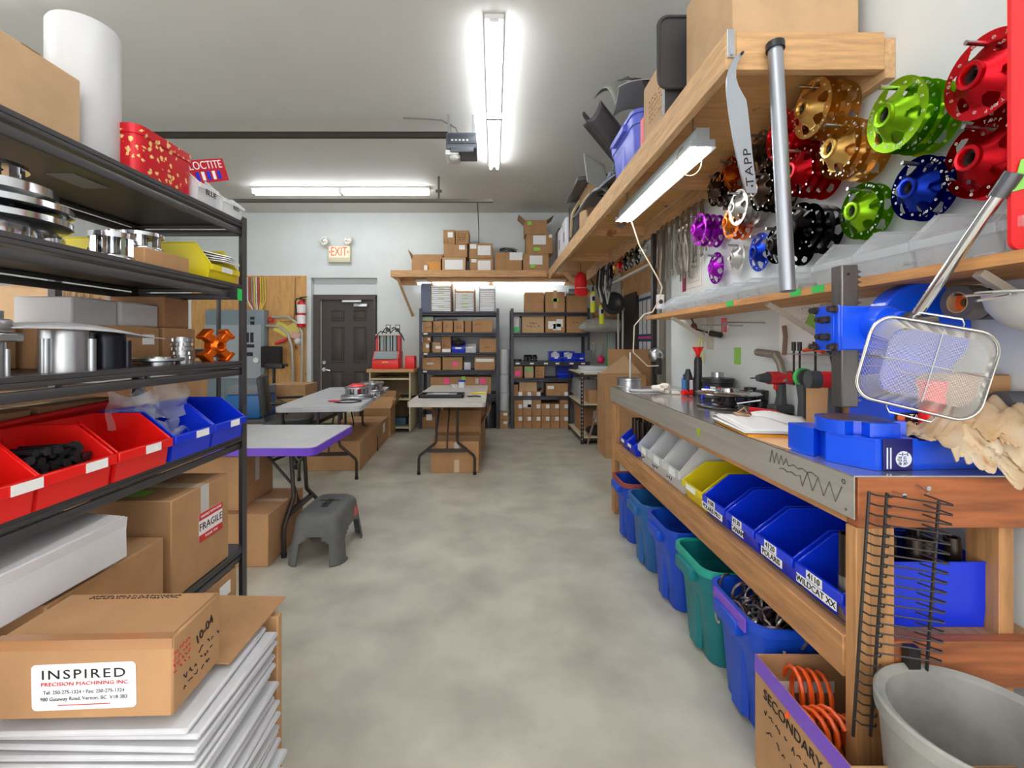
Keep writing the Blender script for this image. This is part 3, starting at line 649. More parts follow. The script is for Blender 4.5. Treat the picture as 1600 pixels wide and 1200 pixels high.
one('red_rag', G().ball((0, 0, .008), .05, 1.3, .8, .16), mat('pink_red', (235, 70, 95), .7), 'pink red rag at the front of the clutches on the grey table', 'rag', (-1.55, 4.42, .751))
# on the beige table
tr = thing('laptop_tray', 'black open tray with grey papers on the beige table', 'tray', (-.57, 5.0, .731))
part('tray_base', G().box(-.24, .24, -.14, .14, 0, .012, .004), BLACKP, tr)
for a in ((-.24, -.225, -.14, .14), (.225, .24, -.14, .14), (-.24, .24, -.14, -.125), (-.24, .24, .125, .14)): part('tray_rim', G().box(*a, .012, .035), BLACKP, tr)
part('papers', G().box(-.17, .16, -.1, .1, .013, .03), mat('slate_grey', (140, 146, 160), .5), tr)
part('silver_cover', G().box(-.1, .07, .02, .045, .031, .036), WHITE, tr)
jar = thing('plastic_jar', 'white jar with a blue lid on the beige table', 'jar', (-.43, 6.05, .731))
part('jar_body', G().cyl((0, 0, 0), (0, 0, .075), .045), mat('jar_white', (226, 230, 232), .4), jar); part('jar_lid', G().cyl((0, 0, .0755), (0, 0, .095), .047), BLUEP, jar)
g = G(); g.lathe([(.03, 0), (.05, 0), (.05, .04), (.03, .04), (.03, 0)], 24); one('tape_roll', g, CLEARP, 'clear tape roll beside the white jar on the beige table', 'tape roll', (-.53, 6.05, .731))
g = G(); g.tube([(0, 0, .012), (.16, .02, .012)], .011); g.box(.13, .17, .0, .04, 0, .02); one('yellow_knife', g, YELP, 'yellow utility knife on the beige table', 'knife', (-.26, 5.25, .731))
g = G(); g.tube([(0, 0, .01), (.1, .03, .01), (.14, -.02, .01)], .008); one('pen', g, BLACKP, 'black pen lying by the tray on the beige table', 'pen', (-.29, 4.95, .731))
# boxes under the beige table
carton('large brown box under the beige table, front one', -.645, -.155, 4.62, 5.1, 0, .32, 0, CARD, marks=[('p', '-y', .02, .27, .05, .08, TAPEG, 'packing_tape'), ('p', '-y', .02, .07, .05, .13, TAPE, 'packing_tape')])
carton('large brown box under the beige table, behind the front one', -.63, -.15, 5.12, 5.6, 0, .38, 0, CARD, open_=True, flaps=4)
carton('brown box under the beige table, rearmost', -.62, -.12, 5.75, 6.25, 0, .5, 0, CARD3)
# long box, under the grey table
X1 = X_(576, 3.98)
lb = carton('long brown box on the floor under the grey table', -2.0, -1.43, 4.7, 6.3, 0, .305, .05, CARD, marks=[('p', '+x', .5, .2, .16, .12, WHITE), ('p', '+z', 0, .55, .3, .06, INNER, 'packing_tape')])
carton('open brown box with tall flaps at the far end of the long box', -1.85, -1.45, 6.38, 6.68, 0, .4, 0, CARD, open_=True, flaps=4, fl=.75)
# boxes by the left rack and purple table
carton('brown box stacked on another box behind the rack post', -2.05, -1.53, 2.73, 3.15, .312, .64, .0, CARD, marks=[('p', '+x', .0, .2, .05, .15, TAPEG, 'packing_tape')])
carton('large brown box on the floor behind the rack, below another box', -1.95, -1.33, 2.68, 3.17, 0, .311, .0, CARD)
# step stool
SG = mat('stool_grey', (98, 99, 98), .55, noise=.08, nscale=20, bump=.1, bscale=300)
st = thing('step_stool', 'grey plastic step stool on the floor in front of the purple edged table', 'step stool', (-1.07, 2.93, 0), -.0); st.scale = (1.06, 1.02, 1.22)
def stool_shell():
    g = G(); n = 14
    a1, b1, a0, b0, h = .125, .2, .165, .25, .235
    prof = []
    rings = []
    for (s, z) in ((0, 0), (.05, .012), (.45, h * .5), (.86, h * .86), (.93, h * .95), (1.02, h * .99), (1.12, h)):
        a = a0 + (a1 - a0) * min(s, 1) - (.03 * max(0, s - 1) / .12 if s > 1 else 0); b = b0 + (b1 - b0) * min(s, 1) - (.03 * max(0, s - 1) / .12 if s > 1 else 0)
        if s == .05: a, b = a0, b0
        rings.append((a, b, z))
    return rings
rings = stool_shell(); g = G(); N = 64
def sup(a, b, t, p=5): c, s = math.cos(t), math.sin(t); return (a * math.copysign(abs(c) ** (2 / p), c), b * math.copysign(abs(s) ** (2 / p), s))
# subdivide the side finely so the leg arches can be cut out
Z = [0, .01, .03, .05, .07, .09, .105, .115, .125, .135, .145, .165, .19, .21, .222, .231, .235]
prev = None
for z in Z:
    s = z / .235; q = max(0, (s - .88) / .12); a = .165 - .04 * s - .025 * q * q; b = .25 - .05 * s - .025 * q * q
    k = [g._v((*sup(a, b, 2 * PI * (i + .5) / N), z)) for i in range(N)]
    if prev:
        for i in range(N):
            x, y = k[i].co.x, k[i].co.y; x2, y2 = k[(i + 1) % N].co.x, k[(i + 1) % N].co.y; mx, my = abs(x + x2) / 2, abs(y + y2) / 2
            cut = False
            if z <= .136:
                lim = 1 - max(0, (z - .09) / .05) ** 2 * .75
                if my > .19 and mx < .085 * lim: cut = True      # arch on the short side
                if mx > .11 and my < .15 * lim: cut = True       # arch on the long side
            if not cut: g._f((prev[i], prev[(i + 1) % N], k[(i + 1) % N], k[i]))
    prev = k
g._f(prev)
part('stool_body', g, SG, st, solid=.007, fix=True)
g = G()
for (x0, x1, y0, y1) in ((-.02, .02, -.07, .07), (-.06, .06, .04, .055), (-.03, .0, -.02, -.005)): g.box(x0, x1, y0, y1, .2386, .24)
part('handle_slot', g, BLACKP, st)
g = G(); g.box(.1, .118, .02, .12, .13, .222); o = part('lock_tab', g, SG, st)
g = G(); g.box(.14, .1435, .06, .13, .14, .19); part('sticker', g, mat('sticker_red', (200, 90, 84), .5), st)
g = G(); g.tube([(-1.02, 2.48, .26), (-1.045, 2.40, .25), (-1.06, 2.36, .19), (-1.062, 2.355, .0)], .016, 8)
# ================= BACK LEFT CORNER =================
ply = one('plywood_board', G().box(X_(300, YB), X_(479, YB), YB - .014, YB - .001, .35, Z_(431, YB)), mat('knotty_plywood', (226, 172, 104), .6, noise=.12, nscale=6, stretch=(5, 1, .7), n2=(8, (140, 86, 44), .30, .34)), 'knotty plywood panel on the back wall behind the electrical box', 'panel')
YP = YB - .02
ep = thing('breaker_box', 'grey blue electrical panel with cables running up from it, on the plywood', 'electrical panel', (X_(402, YP), YP, 0))
EG = mat('panel_grey', (128, 142, 150), .45); w2 = .26
x0, x1 = X_(330, YP) - X_(402, YP), X_(420, YP) - X_(402, YP)
part('cabinet', G().box(x0, x1, -.16, 0, Z_(625, YP), Z_(485, YP), .006), EG, ep)
part('cover', G().box(x0 - .0, x1 - .04, -.175, -.1605, Z_(590, YP), Z_(508, YP), .004), mat('panel_light', (165, 172, 178), .4), ep)
for i, (px0, px1, py0, py1) in enumerate(((400, 406, 496, 500), (400, 406, 503, 508), (392, 398, 520, 535), (400, 405, 520, 535), (392, 406, 538, 543), (392, 404, 550, 556))):
    part('breaker', G().box(X_(px0, YP) - X_(402, YP), X_(px1, YP) - X_(402, YP), -.18, -.1755, Z_(py1, YP), Z_(py0, YP)), BLACKP, ep)
g = G(); g.cyl((X_(409, YP) - X_(402, YP), -.1605, Z_(562, YP)), (X_(409, YP) - X_(402, YP), -.19, Z_(562, YP)), .045, seg=20); dl = part('dial', g, WHITE, ep)
CC = [mat('cable_yellow', (226, 200, 90), .5), mat('cable_white', (228, 226, 220), .5), mat('cable_red', (200, 70, 74), .5), mat('cable_grey', (150, 150, 150), .5)]
for k in range(10):
    px = 384 + k * 3.4; P_ = [(X_(px, YP), YP - .02, Z_(433, YP)), (X_(px, YP) + .01, YP - .03, Z_(455, YP)), (X_(px + 1.5, YP), YP - .035, Z_(470, YP)), (X_(398 + k * 1.4, YP), YP - .05, Z_(486, YP))]
    g = G(); g.tube(P_, .011, 6); one('electrical_cable', g, CC[k % 4 if k < 7 else 0], ['yellow', 'white', 'red', 'grey'][k % 4 if k < 7 else 0] + ' cable in the row dropping into the electrical panel', 'cable', group=['yellow', 'white', 'red', 'grey'][k % 4 if k < 7 else 0] + ' panel cables')
CON = mat('conduit', (196, 194, 186), .35, .5)
for i, (pp, lb) in enumerate(((((390, 491), (402, 492), (412, 500), (417, 515), (418, 560), (419, 640)), 'grey conduit bending down beside the electrical panel'),
                         (((420, 509), (440, 511), (452, 520), (459, 540), (461, 580), (461, 640)), 'pale conduit arching to the right of the panel, lower one'),
                         (((430, 496), (455, 496), (468, 505), (476, 520), (476, 575), (474, 640)), 'pale conduit arching over the yellow envelopes'))):
    g = G(); g.tube([(X_(a, YP), YP - .06 - .02 * i, Z_(b, YP)) for a, b in pp], .022, 8); one('conduit', g, CON, lb, 'conduit')
for i, (px, py, w, h, r, c, lb) in enumerate(((442, 514, .26, .18, .5, (238, 222, 110), 'yellow envelope tilted left behind the conduit'), (458, 515, .24, .18, -.5, (236, 220, 120), 'yellow envelope tilted right behind the conduit'), (463, 524, .16, .1, .2, (232, 190, 180), 'pale pink slip below the yellow envelopes'))):
    g = G(); g.box(-w / 2, w / 2, -.004, .004, -h / 2, h / 2); one('envelope', g, mat('env%d' % i, c, .7), lb, 'envelope', (X_(px, YP), YP - .012 - .012 * i, Z_(py, YP)), (0, r, 0))
g = G(); g.tube([(X_(434, YP), YP - .09, Z_(537, YP)), (X_(446, YP), YP - .09, Z_(533, YP)), (X_(453, YP), YP - .09, Z_(529, YP))], [.02, .03, .022]); one('red_cloth', g, mat('red_cloth', (226, 60, 66), .7), 'small red cloth hung on the conduit beside the electrical panel', 'cloth')
g = G(); g.ball((0, 0, 0), .06, 1, .6, .9, 7); one('white_rag', g, mat('rag_white', (220, 220, 224), .8), 'white rag stuffed behind the right conduit', 'rag', (X_(468, YP), YP - .06, Z_(533, YP)))
g = G(); 
for k in range(7): a = k * 2 * PI / 7; g.ball((.035 * math.cos(a), 0, .035 * math.sin(a)), .022, 1, .5, 1, 5)
one('gift_bow', g, mat('bow_red', (214, 50, 60), .35), 'red and white bow pinned on the plywood above the panel', 'bow', (X_(425, YP), YP - .03, Z_(500, YP)))
one('black_bag', G().box(-.16, .16, -.05, .05, -.18, .16, .02), mat('black_cloth', (34, 31, 33), .8), 'black bag hanging on the plywood beside the panel', 'bag', (X_(434, YP), YP - .2, Z_(556, YP)))
g = G(); g.tube([(X_(462, YP), YP - .01, Z_(434, YP)), (X_(461, YP), YP - .012, Z_(470, YP)), (X_(460, YP), YP - .012, Z_(502, YP)), (X_(432, YP), YP - .012, Z_(503, YP))], .007, 5); one('wall_wire', g, mat('wire_brown', (150, 120, 90), .5), 'thin wire stapled down the plywood beside the extinguisher', 'wire')
# fire extinguisher
fe = thing('fire_extinguisher', 'red fire extinguisher with white labels hanging left of the door', 'extinguisher', (X_(475, YP), YP - .1, Z_(512, YP)))
RE = mat('extinguisher_red', (206, 32, 38), .3)
g = G(); g.lathe([(.001, 0), (.06, .004), (.068, .02), (.068, .36), (.055, .405), (.025, .43), (.02, .45)], 24, cap0=True, cap1=True); part('cylinder', g, RE, fe)
for z0, z1 in ((.06, .2), (.235, .37)):
    g = G(); g.lathe([(.069, z0), (.069, z1)], 24); part('label', g, WHITE, fe)
g = G(); g.cyl((0, 0, .45), (0, 0, .48), .018); g.tube([(-.03, 0, .485), (.0, 0, .49), (.09, 0, .5)], .009); g.tube([(.0, 0, .47), (.08, 0, .455)], .007); part('valve', g, BLACKP, fe)
g = G(); g.tube([(-.01, -.01, .47), (-.07, -.01, .47), (-.095, -.01, .42), (-.085, -.01, .3), (-.075, -.02, .2)], .011); part('hose', g, RUBBER, fe)
part('wall_hook', G().box(-.02, .02, .06, .095, .36, .46), BLACKP, fe)
# office chair behind the left tables, facing left
oc = thing('office_chair', 'black office chair standing behind the purple edged table', 'office chair', (X_(450, 4.9), 4.95, 0), .35)
SEAT = mat('black_vinyl', (40, 38, 42), .45)
part('seat', G().box(-.24, .24, -.23, .23, .44, .52, .035), SEAT, oc)
g = G(); g.T = TR(-.22, 0, .56) @ RY(-.12); g.box(-.04, .03, -.21, .21, 0, .42, .03); part('backrest', g, SEAT, oc)
g = G(); g.tube([(-.05, 0, .43), (-.22, 0, .44), (-.27, 0, .56), (-.26, 0, .66)], .016); part('back_support', g, LEGM, oc)
part('gas_lift', G().cyl((0, 0, .1), (0, 0, .44), .028), LEGM, oc)
for k in range(5):
    a = k * 2 * PI / 5; g = G(); g.tube([(0, 0, .12), (.26 * math.cos(a), .26 * math.sin(a), .075)], .018, 6); lg = part('leg', g, BLACKP, oc)
    g = G(); g.cyl((.26 * math.cos(a), .26 * math.sin(a) - .012, .028), (.26 * math.cos(a), .26 * math.sin(a) + .012, .028), .028, seg=12); part('caster', g, RUBBER, lg)
for s in (-1, 1):
    g = G(); g.tube([(-.05, s * .25, .48), (-.05, s * .28, .62), (-.16, s * .28, .7), (.12, s * .28, .7)], .016, 6); part('armrest', g, BLACKP, oc)
# drafting stool / tool stand with a clamp
ts = thing('tool_stand', 'black tool stand with a chrome clamp in front of the electrical panel', 'stand', (X_(428, 6.6), 6.6, 0))
g = G(); g.cyl((0, 0, .01), (0, 0, .95), .022); part('post', g, BLACKP, ts); g = G(); g.lathe([(.001, 0), (.2, 0), (.2, .02), (.03, .035)], 24, cap0=True); part('base', g, BLACKP, ts)
g = G(); g.box(-.1, .14, -.05, .05, .951, 1.02, .01); g.cyl((-.14, 0, 1.0), (.2, 0, 1.0), .018); part('clamp', g, DARKM, ts)
one('blue_bin', G().box(-3.2, -2.78, 5.4, 5.8, .421, .70, .02), mat('blue_box', (20, 96, 160), .4), 'blue plastic box on the work table behind the rack post', 'box')
wt = thing('work_table', 'dark low work table behind the office chair, below the electrical panel', 'table', (-3.0, 5.95, 0))
part('tabletop', G().box(-1.3, .95, -.62, .4, .37, .42, .006), mat('dark_table', (70, 70, 72), .5), wt)
for a, b in ((-1.22, -.56), (.88, -.56), (-1.22, .33), (.88, .33)): part('leg', G().box(a - .025, a + .025, b - .025, b + .025, 0, .37), LEGM, wt)
carton('brown box on the dark work table below the electrical panel', -2.95, -2.45, 5.9, 6.3, .421, .78, 0, CARD)
one('grey_case', G().box(-3.18, -2.76, 5.42, 5.78, .701, .80, .012), GREYP, 'grey case on top of the blue box behind the rack post', 'case')
for i, (x0, x1) in enumerate(((X_(500, 6.9), X_(531, 6.9)), (X_(534, 6.9), X_(556, 6.9)))):
    one('foam_block', G().box(x0, x1, 6.8, 7.1, 0 + .12, .32, .01), mat('pale_foam', (206, 198, 158), .7), ['left', 'right'][i] + ' pale yellow block on the low dolly in front of the door', 'block')
one('low_dolly', G().box(X_(495, 6.9), X_(560, 6.9), 6.75, 7.15, .04, .119, .006), mat('dolly_black', (44, 42, 42), .6), 'black low dolly on the floor in front of the door', 'dolly')
# ================= wood bench with the red machine =================
wb = thing('wood_cabinet', 'open pine cabinet with shelves under the red machine by the door', 'cabinet', (-1.5, 6.95, 0))
cx0, cx1 = X_(574, 6.7) + 1.5, X_(651, 6.9) + 1.5
part('top_board', G().box(cx0, cx1, -.3, .5, .89, .935, .003), LUMBERX, wb)
CW = mat('pale_particle_board', (224, 214, 178), .6)
for a in (cx0 + .03, cx1 - .075): part('side_panel', G().box(a, a + .02, -.26, .48, .02, .889), CW, wb)
for z in (.06, .48, .78): part('shelf', G().box(cx0 + .051, cx1 - .0765, -.25, .47, z, z + .02), CW, wb)
part('back_panel', G().box(cx0 + .051, cx1 - .0765, .471, .48, .1, .88), mat('cabinet_back', (150, 130, 100), .7), wb)
one('blue_toolbox', G().box(X_(615, 6.85), X_(635, 6.85), 6.8, 7.0, .081, .2, .012), mat('teal_box', (52, 90, 112), .4), 'blue grey toolbox on the lowest shelf of the pine cabinet', 'toolbox')
for k in range(4):
    g = G(); g.tube([(-.05, 0, .02), (.0, .02, .03), (.06, 0, .02)], .018); one('dark_fitting', g, DARKM, 'dark metal fitting on the middle shelf of the pine cabinet', 'fitting', (-1.42 + .09 * k, 6.8, .501), (0, 0, k), 'fittings in the pine cabinet')
rm = thing('injector_tester', 'red test machine with three glass columns and black hoses on the pine cabinet', 'machine', (X_(607, 6.9), 6.95, .936))
RM = mat('machine_red', (208, 34, 44), .35)
part('lower_case', G().box(-.2, .19, -.24, .1, 0, .135, .01), mat('machine_bright', (236, 40, 40), .35), rm)
g = G(); g.T = Matrix(((0, 0, 1, 0), (1, 0, 0, 0), (0, 1, 0, 0), (0, 0, 0, 1))); g.prism([(-.24, .136), (.1, .136), (.1, .26), (-.14, .26)], -.195, .185); part('console', g, RM, rm)
g = G(); g.T = TR(0, -.19, .198) @ RX(math.atan2(.124, .1)); g.box(-.17, .16, -.07, .07, .003, .008); part('control_panel', g, mat('panel_slate', (120, 132, 136), .4), rm)
for a in (-.175, .155): part('column_frame', G().box(a - .02, a + .02, -.05, .1, .26, .5, .004), RM, rm)
part('rear_case', G().box(-.155, .135, .05, .1, .26, .5), mat('machine_dark', (70, 74, 78), .5), rm)
part('top_rail', G().box(-.195, .175, -.06, .1, .5, .52), mat('pale_rail', (214, 200, 196), .4), rm)
for k in range(3): part('glass_column', G().cyl((-.105 + k * .098, -.01, .262), (-.105 + k * .098, -.01, .499), .032, seg=16), mat('column_glass', (150, 172, 172), .15), rm)
for k in range(4): part('pale_divider', G().box(-.158 + k * .098, -.148 + k * .098, -.045, -.035, .262, .499), mat('divider', (225, 222, 214), .4), rm)
for a, b, c in (((-.2, .44), (-.12, .56), (-.02, .53)), ((-.1, .52), (-.02, .62), (.03, .53)), ((.02, .52), (.12, .6), (.24, .42)), ((.05, .6), (.12, .6), (.17, .5))):
    g = G(); g.tube([(a[0], -.05, a[1]), ((a[0] + b[0]) / 2, -.06, (a[1] + b[1]) / 2 + .02), (b[0], -.05, b[1]), ((c[0] + b[0]) / 2 + .02, -.05, (c[1] + b[1]) / 2), (c[0], -.05, c[1])], .008, 6); part('hose', g, RUBBER, rm)
part('nameplate', G().box(-.05, .04, -.2425, -.2405, .095, .107), mat('yellow_letters', (250, 200, 60), .5), rm)
one('red_tin_box', G().box(-.07, .07, -.1, .1, 0, .19, .01), mat('machine_bright', (236, 40, 40), .35), 'small red box standing right of the red test machine', 'box', (X_(641, 6.8), 6.85, .936))
for i, px in enumerate((606.5, 621.5)):
    s = thing('light_switch', 'light switch plate on the back wall above the red machine, ' + ['left', 'right'][i] + ' one', 'switch', (X_(px, YB), YB, Z_(513, YB)))
    part('plate', G().box(-.038, .038, -.008, -.001, -.06, .06, .003), mat('switch_dark', (90, 88, 84), .5), s); part('rocker', G().box(-.026, .026, -.013, -.0085, .0, .048), WHITE, s)
# ================= BACK RACKS =================
ORD = ['first', 'second', 'third', 'fourth', 'fifth', 'sixth', 'seventh', 'eighth']
YR = 7.02
RK = mat('rack_grey', (66, 67, 76), .45, .3)
L1 = [Z_(487, 7.0), Z_(519.5, 7.0), Z_(551, 7.0), Z_(578.5, 7.0), Z_(616, 7.0)]
L2 = [Z_(488, 7.0), Z_(520, 7.0), Z_(565, 7.0), Z_(591, 7.0), Z_(619, 7.0)]
rack('dark grey steel rack of boxes standing against the back wall, left of the two', X_(655, 7.0), X_(780, 7.0), 7.0, 7.48, Z_(482, 7.0), L1, m=RK, post=.045)
rack('dark grey steel rack of boxes standing against the back wall, right of the two', X_(798, 7.0), X_(922, 7.0), 7.0, 7.48, Z_(482, 7.0), L2, m=RK, post=.045)
def row(items, z, where, y0=7.03, dy=.3):
    """items: (px0, px1, pytop, material, description, marks)"""
    for i, it in enumerate(items):
        px0, px1, pyt, m, desc = it[:5]; mk = it[5] if len(it) > 5 else (); kw = it[6] if len(it) > 6 else {}
        if not m: continue
        Y = y0 + RN.uniform(0, .02); x0, x1 = X_(px0, Y) + .004, X_(px1, Y) - .004; zt = max(z + .06, Z_(pyt, Y))
        carton(desc + ' ' + where, x0, x1, Y, Y + dy, z + .001, zt, 0, m, marks=mk, tape=False, **kw)
W_ = 'on the left back rack'
def card(u, v, w=.1, h=.08, m=None): return ('p', '-y', u, v, w, h, m or WHITE)
def scr(u, v, w, h, n): return ('s', '-y', u, v, w, h, n, None, .004)
row([(661, 675, 503, CARD, 'narrow brown box, first from the left, on the second shelf', [scr(0, .08, .07, .05, 1)]), (676.5, 691, 502, CARD, 'box with two black lines of writing, second on second shelf', [scr(0, .07, .1, .07, 2)]),
     (692, 708, 501, CARD, 'brown box with a black number, third from the left, on the second shelf', [scr(0, .1, .06, .06, 2)]), (709, 725, 501, CARD, 'brown box with faint writing, fourth from the left, on the second shelf', [scr(0, .08, .08, .06, 2)]),
     (726, 737, 501, CARD3, 'plain narrow brown box on the second shelf', []), (738, 770, 499, CARD, 'wide brown box with black writing at the right end of the second shelf', [scr(-.07, .12, .14, .04, 1)])], L1[1], W_)
row([(659, 671, 535, CARD, 'small brown box with a white card at the left end of the third shelf', [card(.03, .1, .05, .05)]), (676, 689, 535, CARD, 'small brown box with a white card, second on the third shelf', [card(.02, .08, .08, .04)]),
     (689.5, 705, 525, CARD3, 'tall brown box with a white band on the third shelf', [card(0, .03, .13, .05), scr(0, .1, .1, .05, 1)]), (749, 776, 529, CARD, 'brown box with a small mark at the right end of the third shelf', [scr(0, .08, .12, .03, 1)])], L1[2], W_)
carton('small box on top of another, left end of third shelf ' + W_, X_(662, 7.1), X_(674, 7.1), 7.05, 7.3, Z_(535, 7.05) + .003, Z_(525, 7.05), 0, CARD3, marks=[card(.03, .05, .04, .03)], tape=False)
bin_('blue bin full of dark parts on the third shelf of the left back rack', X_(717, 7.15), 7.18, L1[2] + .001, .2, .28, .19, BLUEP, 0, (0, .5))
g = G()
for k in range(9): g.ball((RN.uniform(-.06, .06), RN.uniform(-.08, .08), .14 + RN.uniform(0, .05)), .035, n=4)
one('dark_castings', g, mat('dark_parts', (70, 60, 45), .5, .3), 'dark greasy parts heaped in the blue bin on the left back rack', 'parts', (X_(717, 7.15), 7.18, L1[2]))
bin_('clear plastic bin with a white card on the third shelf of the left back rack', X_(736, 7.15), 7.15, L1[2] + .001, .16, .22, .13, MILKY, 0, (0, .5), lip=.7)
row([(659, 689, 558.5, CARD, 'wide brown box with a pale label at the left end of the fourth shelf', [card(-.02, .1, .1, .03, TAPEG)]), (691, 723, 558, CARD, 'wide brown box with a pink note on the fourth shelf', [card(.04, .09, .07, .07, PINK)]),
     (741, 774, 557, CARD, 'wide box with white tape strip, right end of fourth shelf', [card(0, .15, .28, .05)])], L1[3], W_)
one('white_meter', G().box(-.055, .055, -.04, .04, 0, .12, .01), mat('meter_white', (214, 214, 220), .4), 'small whitish device between the boxes on the fourth shelf of the left back rack', 'device', (X_(730.5, 7.12), 7.12, L1[3] + .001))
row([(672, 768, 589, CARD, 'very wide brown box with pink notes behind the beige table,', [card(-.22, .2, .09, .09, PINK), card(.34, .2, .09, .09, PINK), card(.04, .235, .06, .07, GREENN), card(.25, .2, .045, .08, TAPEG)])], L1[4], W_, dy=.38)
row([(659, 680, 641, CARD, 'brown box with a white label under the lowest shelf, upper one', [card(0, .1, .08, .08)])], .29, W_)
row([(659, 682, 652, CARD, 'brown box with a white label on the floor under the lowest shelf', [card(0, .17, .09, .09)])], .0, W_)
carton('open brown boxes lying under the lowest shelf of the left back rack, behind the beige table', X_(690, 7.1), X_(742, 7.1), 7.05, 7.4, .0, .45, 0, CARD, tape=False)
g = G(); g.sheet(lambda u, v: (.16 * math.cos(2 * PI * u) * (1 + .12 * math.sin(5 * u * 6)) * (1 - .35 * v ** 3), .13 * math.sin(2 * PI * u) * (1 - .35 * v ** 3), .38 * v + .02 * math.sin(u * 20)), 24, 8)
one('garbage_bag', g, mat('black_bag', (36, 36, 40), .3, coat=.3), 'black plastic bag with shiny folds on the floor right of the beige table', 'bag', (X_(763, 7.1), 7.15, .0))
one('lime_envelope', G().box(-.14, .07, -.1, .1, 0, .09, .03), mat('foil_bag', (170, 178, 150), .35), 'crumpled grey green bag on top of the small boxes of the second shelf on the left', 'bag', (X_(672, 7.15), 7.17, Z_(503, 7.05) + .002))
one('black_bar', G().box(-.16, .17, -.02, .02, 0, .03), BLACKP, 'black bar lying on the brown boxes of the second shelf on the left back rack', 'bar', (X_(698, 7.15), 7.15, Z_(501, 7.05) + .003))
# white mailers on top of the left back rack, held in three open cartons
zt = L1[0]
for i, (px0, px1, pyt, n, lb, cm, gm) in enumerate(((674, 706, 441, 13, 'left', CARD, True), (711, 742, 452, 11, 'middle', CARD, True), (749, 774, 448, 10, 'right', mat('carton_grey', (158, 156, 158), .8), False))):
    x0, x1 = X_(px0, 7.1), X_(px1, 7.1); hgt = Z_(pyt, 7.1) - zt; cx = (x0 + x1) / 2; g = G(); t = .006
    g.box(x0 - cx, x0 - cx + t, -.16, .17, 0, hgt); g.box(x1 - cx - t, x1 - cx, -.16, .17, 0, hgt); g.box(x0 - cx, x1 - cx, .165, .17, 0, hgt); g.box(x0 - cx, x1 - cx, -.16, .17, 0, .004)
    one('open_carton', g, cm, 'tall open fronted carton of white mailers on the left back rack, ' + lb + ' of three', 'carton', (cx, 7.2, zt + .001))
    for k in range(n):
        zz = .008 + k * (hgt - .07) / n; w = (x1 - x0) / 2 - .012
        e = one('padded_mailer', G().box(-w, w, -.17, .14, 0, (hgt - .07) / n - .004, .004), mat('mailer_bright', (240, 240, 242), .55), 'white mailer stacked in the ' + lb + ' open carton on the left back rack', 'mailer', (cx, 7.2, zt + .001 + zz), (0, RN.uniform(-.015, .015), 0), 'mailers in the ' + lb + ' carton')
        if gm and k in (n - 2, n - 4, n - 7, 2): part('green_mark', G().box(-.05, .05, -.171, -.1701, .006, .018), mat('mark_green', (170, 214, 110) if i == 0 else (120, 205, 180), .6), e)
one('blue_grey_panel', G().box(X_(657, 7.0), X_(673, 7.0), 7.05, 7.4, zt, Z_(442, 7.0)), mat('blue_grey', (94, 102, 126), .5), 'blue grey board standing on the left back rack beside the white mailers', 'board')
# right back rack
W_ = 'on the right back rack'
row([(820, 850, 457, CARD, 'tall plain brown box, left one, on top', []), (852, 883, 456, CARD, 'tall brown box with a green note and a tape stripe, on top', [card(.0, .2, .06, .28, CARD2), card(.0, .19, .1, .05, GREENN)]), (885, 918, 461, CARD, 'brown box under a grey plastic bag, at the right end on top', [])], L2[0], W_)
one('grey_bag', G().box(-.17, .17, -.17, .12, 0, .09, .03), mat('bag_grey', (112, 120, 122), .35), 'grey plastic bag laid over the right box on top of the right back rack', 'bag', (X_(902, 7.15), 7.18, Z_(461, 7.05) + .004))
row([(815.5, 850, 493, CARD2, 'bulging open brown box with black writing on the second shelf', [scr(0, .1, .2, .05, 1), scr(0, .15, .1, .04, 1)], dict(open_=True)), (852, 883, 492, CARD, 'brown box covered with white papers on the second shelf', [card(-.05, .12, .12, .12), card(.07, .15, .1, .12), card(.03, .09, .12, .1)]),
     (885, 917, 493, CARD, 'brown box with faint black writing at the right end of the second shelf', [scr(-.02, .16, .08, .04, 1)]), (801, 812, 494, CARDW, 'narrow white box with a green label at the left end of the second shelf', [card(0, .05, .1, .08, mat('label_green', (90, 210, 120), .6))])], L2[1], W_)
for (u0, u1, px, lb) in ((0, 0, 808, 'black ring lying at the left end'),):
    g = G(); g.lathe([(.05, 0), (.075, 0), (.075, .03), (.05, .03), (.05, 0)], 24); one('black_ring', g, mat('ring_dark', (56, 60, 58), .4, .4), lb + ' of the third shelf on the right back rack', 'ring', (X_(px, 7.12), 7.14, L2[2] + .001))
for k, px in enumerate((822, 828, 835.5)):
    g = G(); g.lathe([(.02, 0), (.04, 0), (.04, .02), (.028, .02), (.028, .04), (.042, .04), (.042, .07), (.025, .07), (.04, .09), (.02, .1)], 16); one('black_fitting', g, BLACKP, 'black machined fitting standing on the third shelf of the right back rack', 'fitting', (X_(px, 7.12), 7.12, L2[2] + .001), (0, 0, k), 'black fittings on the right back rack')
for k, px in enumerate((867, 887, 906)):
    bin_(['left', 'middle', 'right'][k] + ' of three blue bins on the third shelf of the right back rack', X_(px, 7.2), 7.2, L2[2] + .001, .19, .28, .15 if k < 2 else .12, BLUEP, 0, (0, .3))
    if k < 2: one('plastic_bag', bagmesh(.13, .1, 20 + k), mat('bag_white', (220, 222, 226), .3), 'white bag in the ' + ['left', 'middle'][k] + ' blue bin of the right back rack', 'bag', (X_(px, 7.2), 7.14, L2[2] + .05), (-.4, 0, 0))
for k, px in enumerate((809, 831, 853, 871, 893, 911)):
    one('shelf_label', G().box(-.03, .03, -.001, 0, -.012, .012), WHITE, 'white label on the edge of the third shelf of the right back rack, ' + ORD[k] + ' from the left', 'label', (X_(px, 7.0), 6.9995, L2[2] - .03))
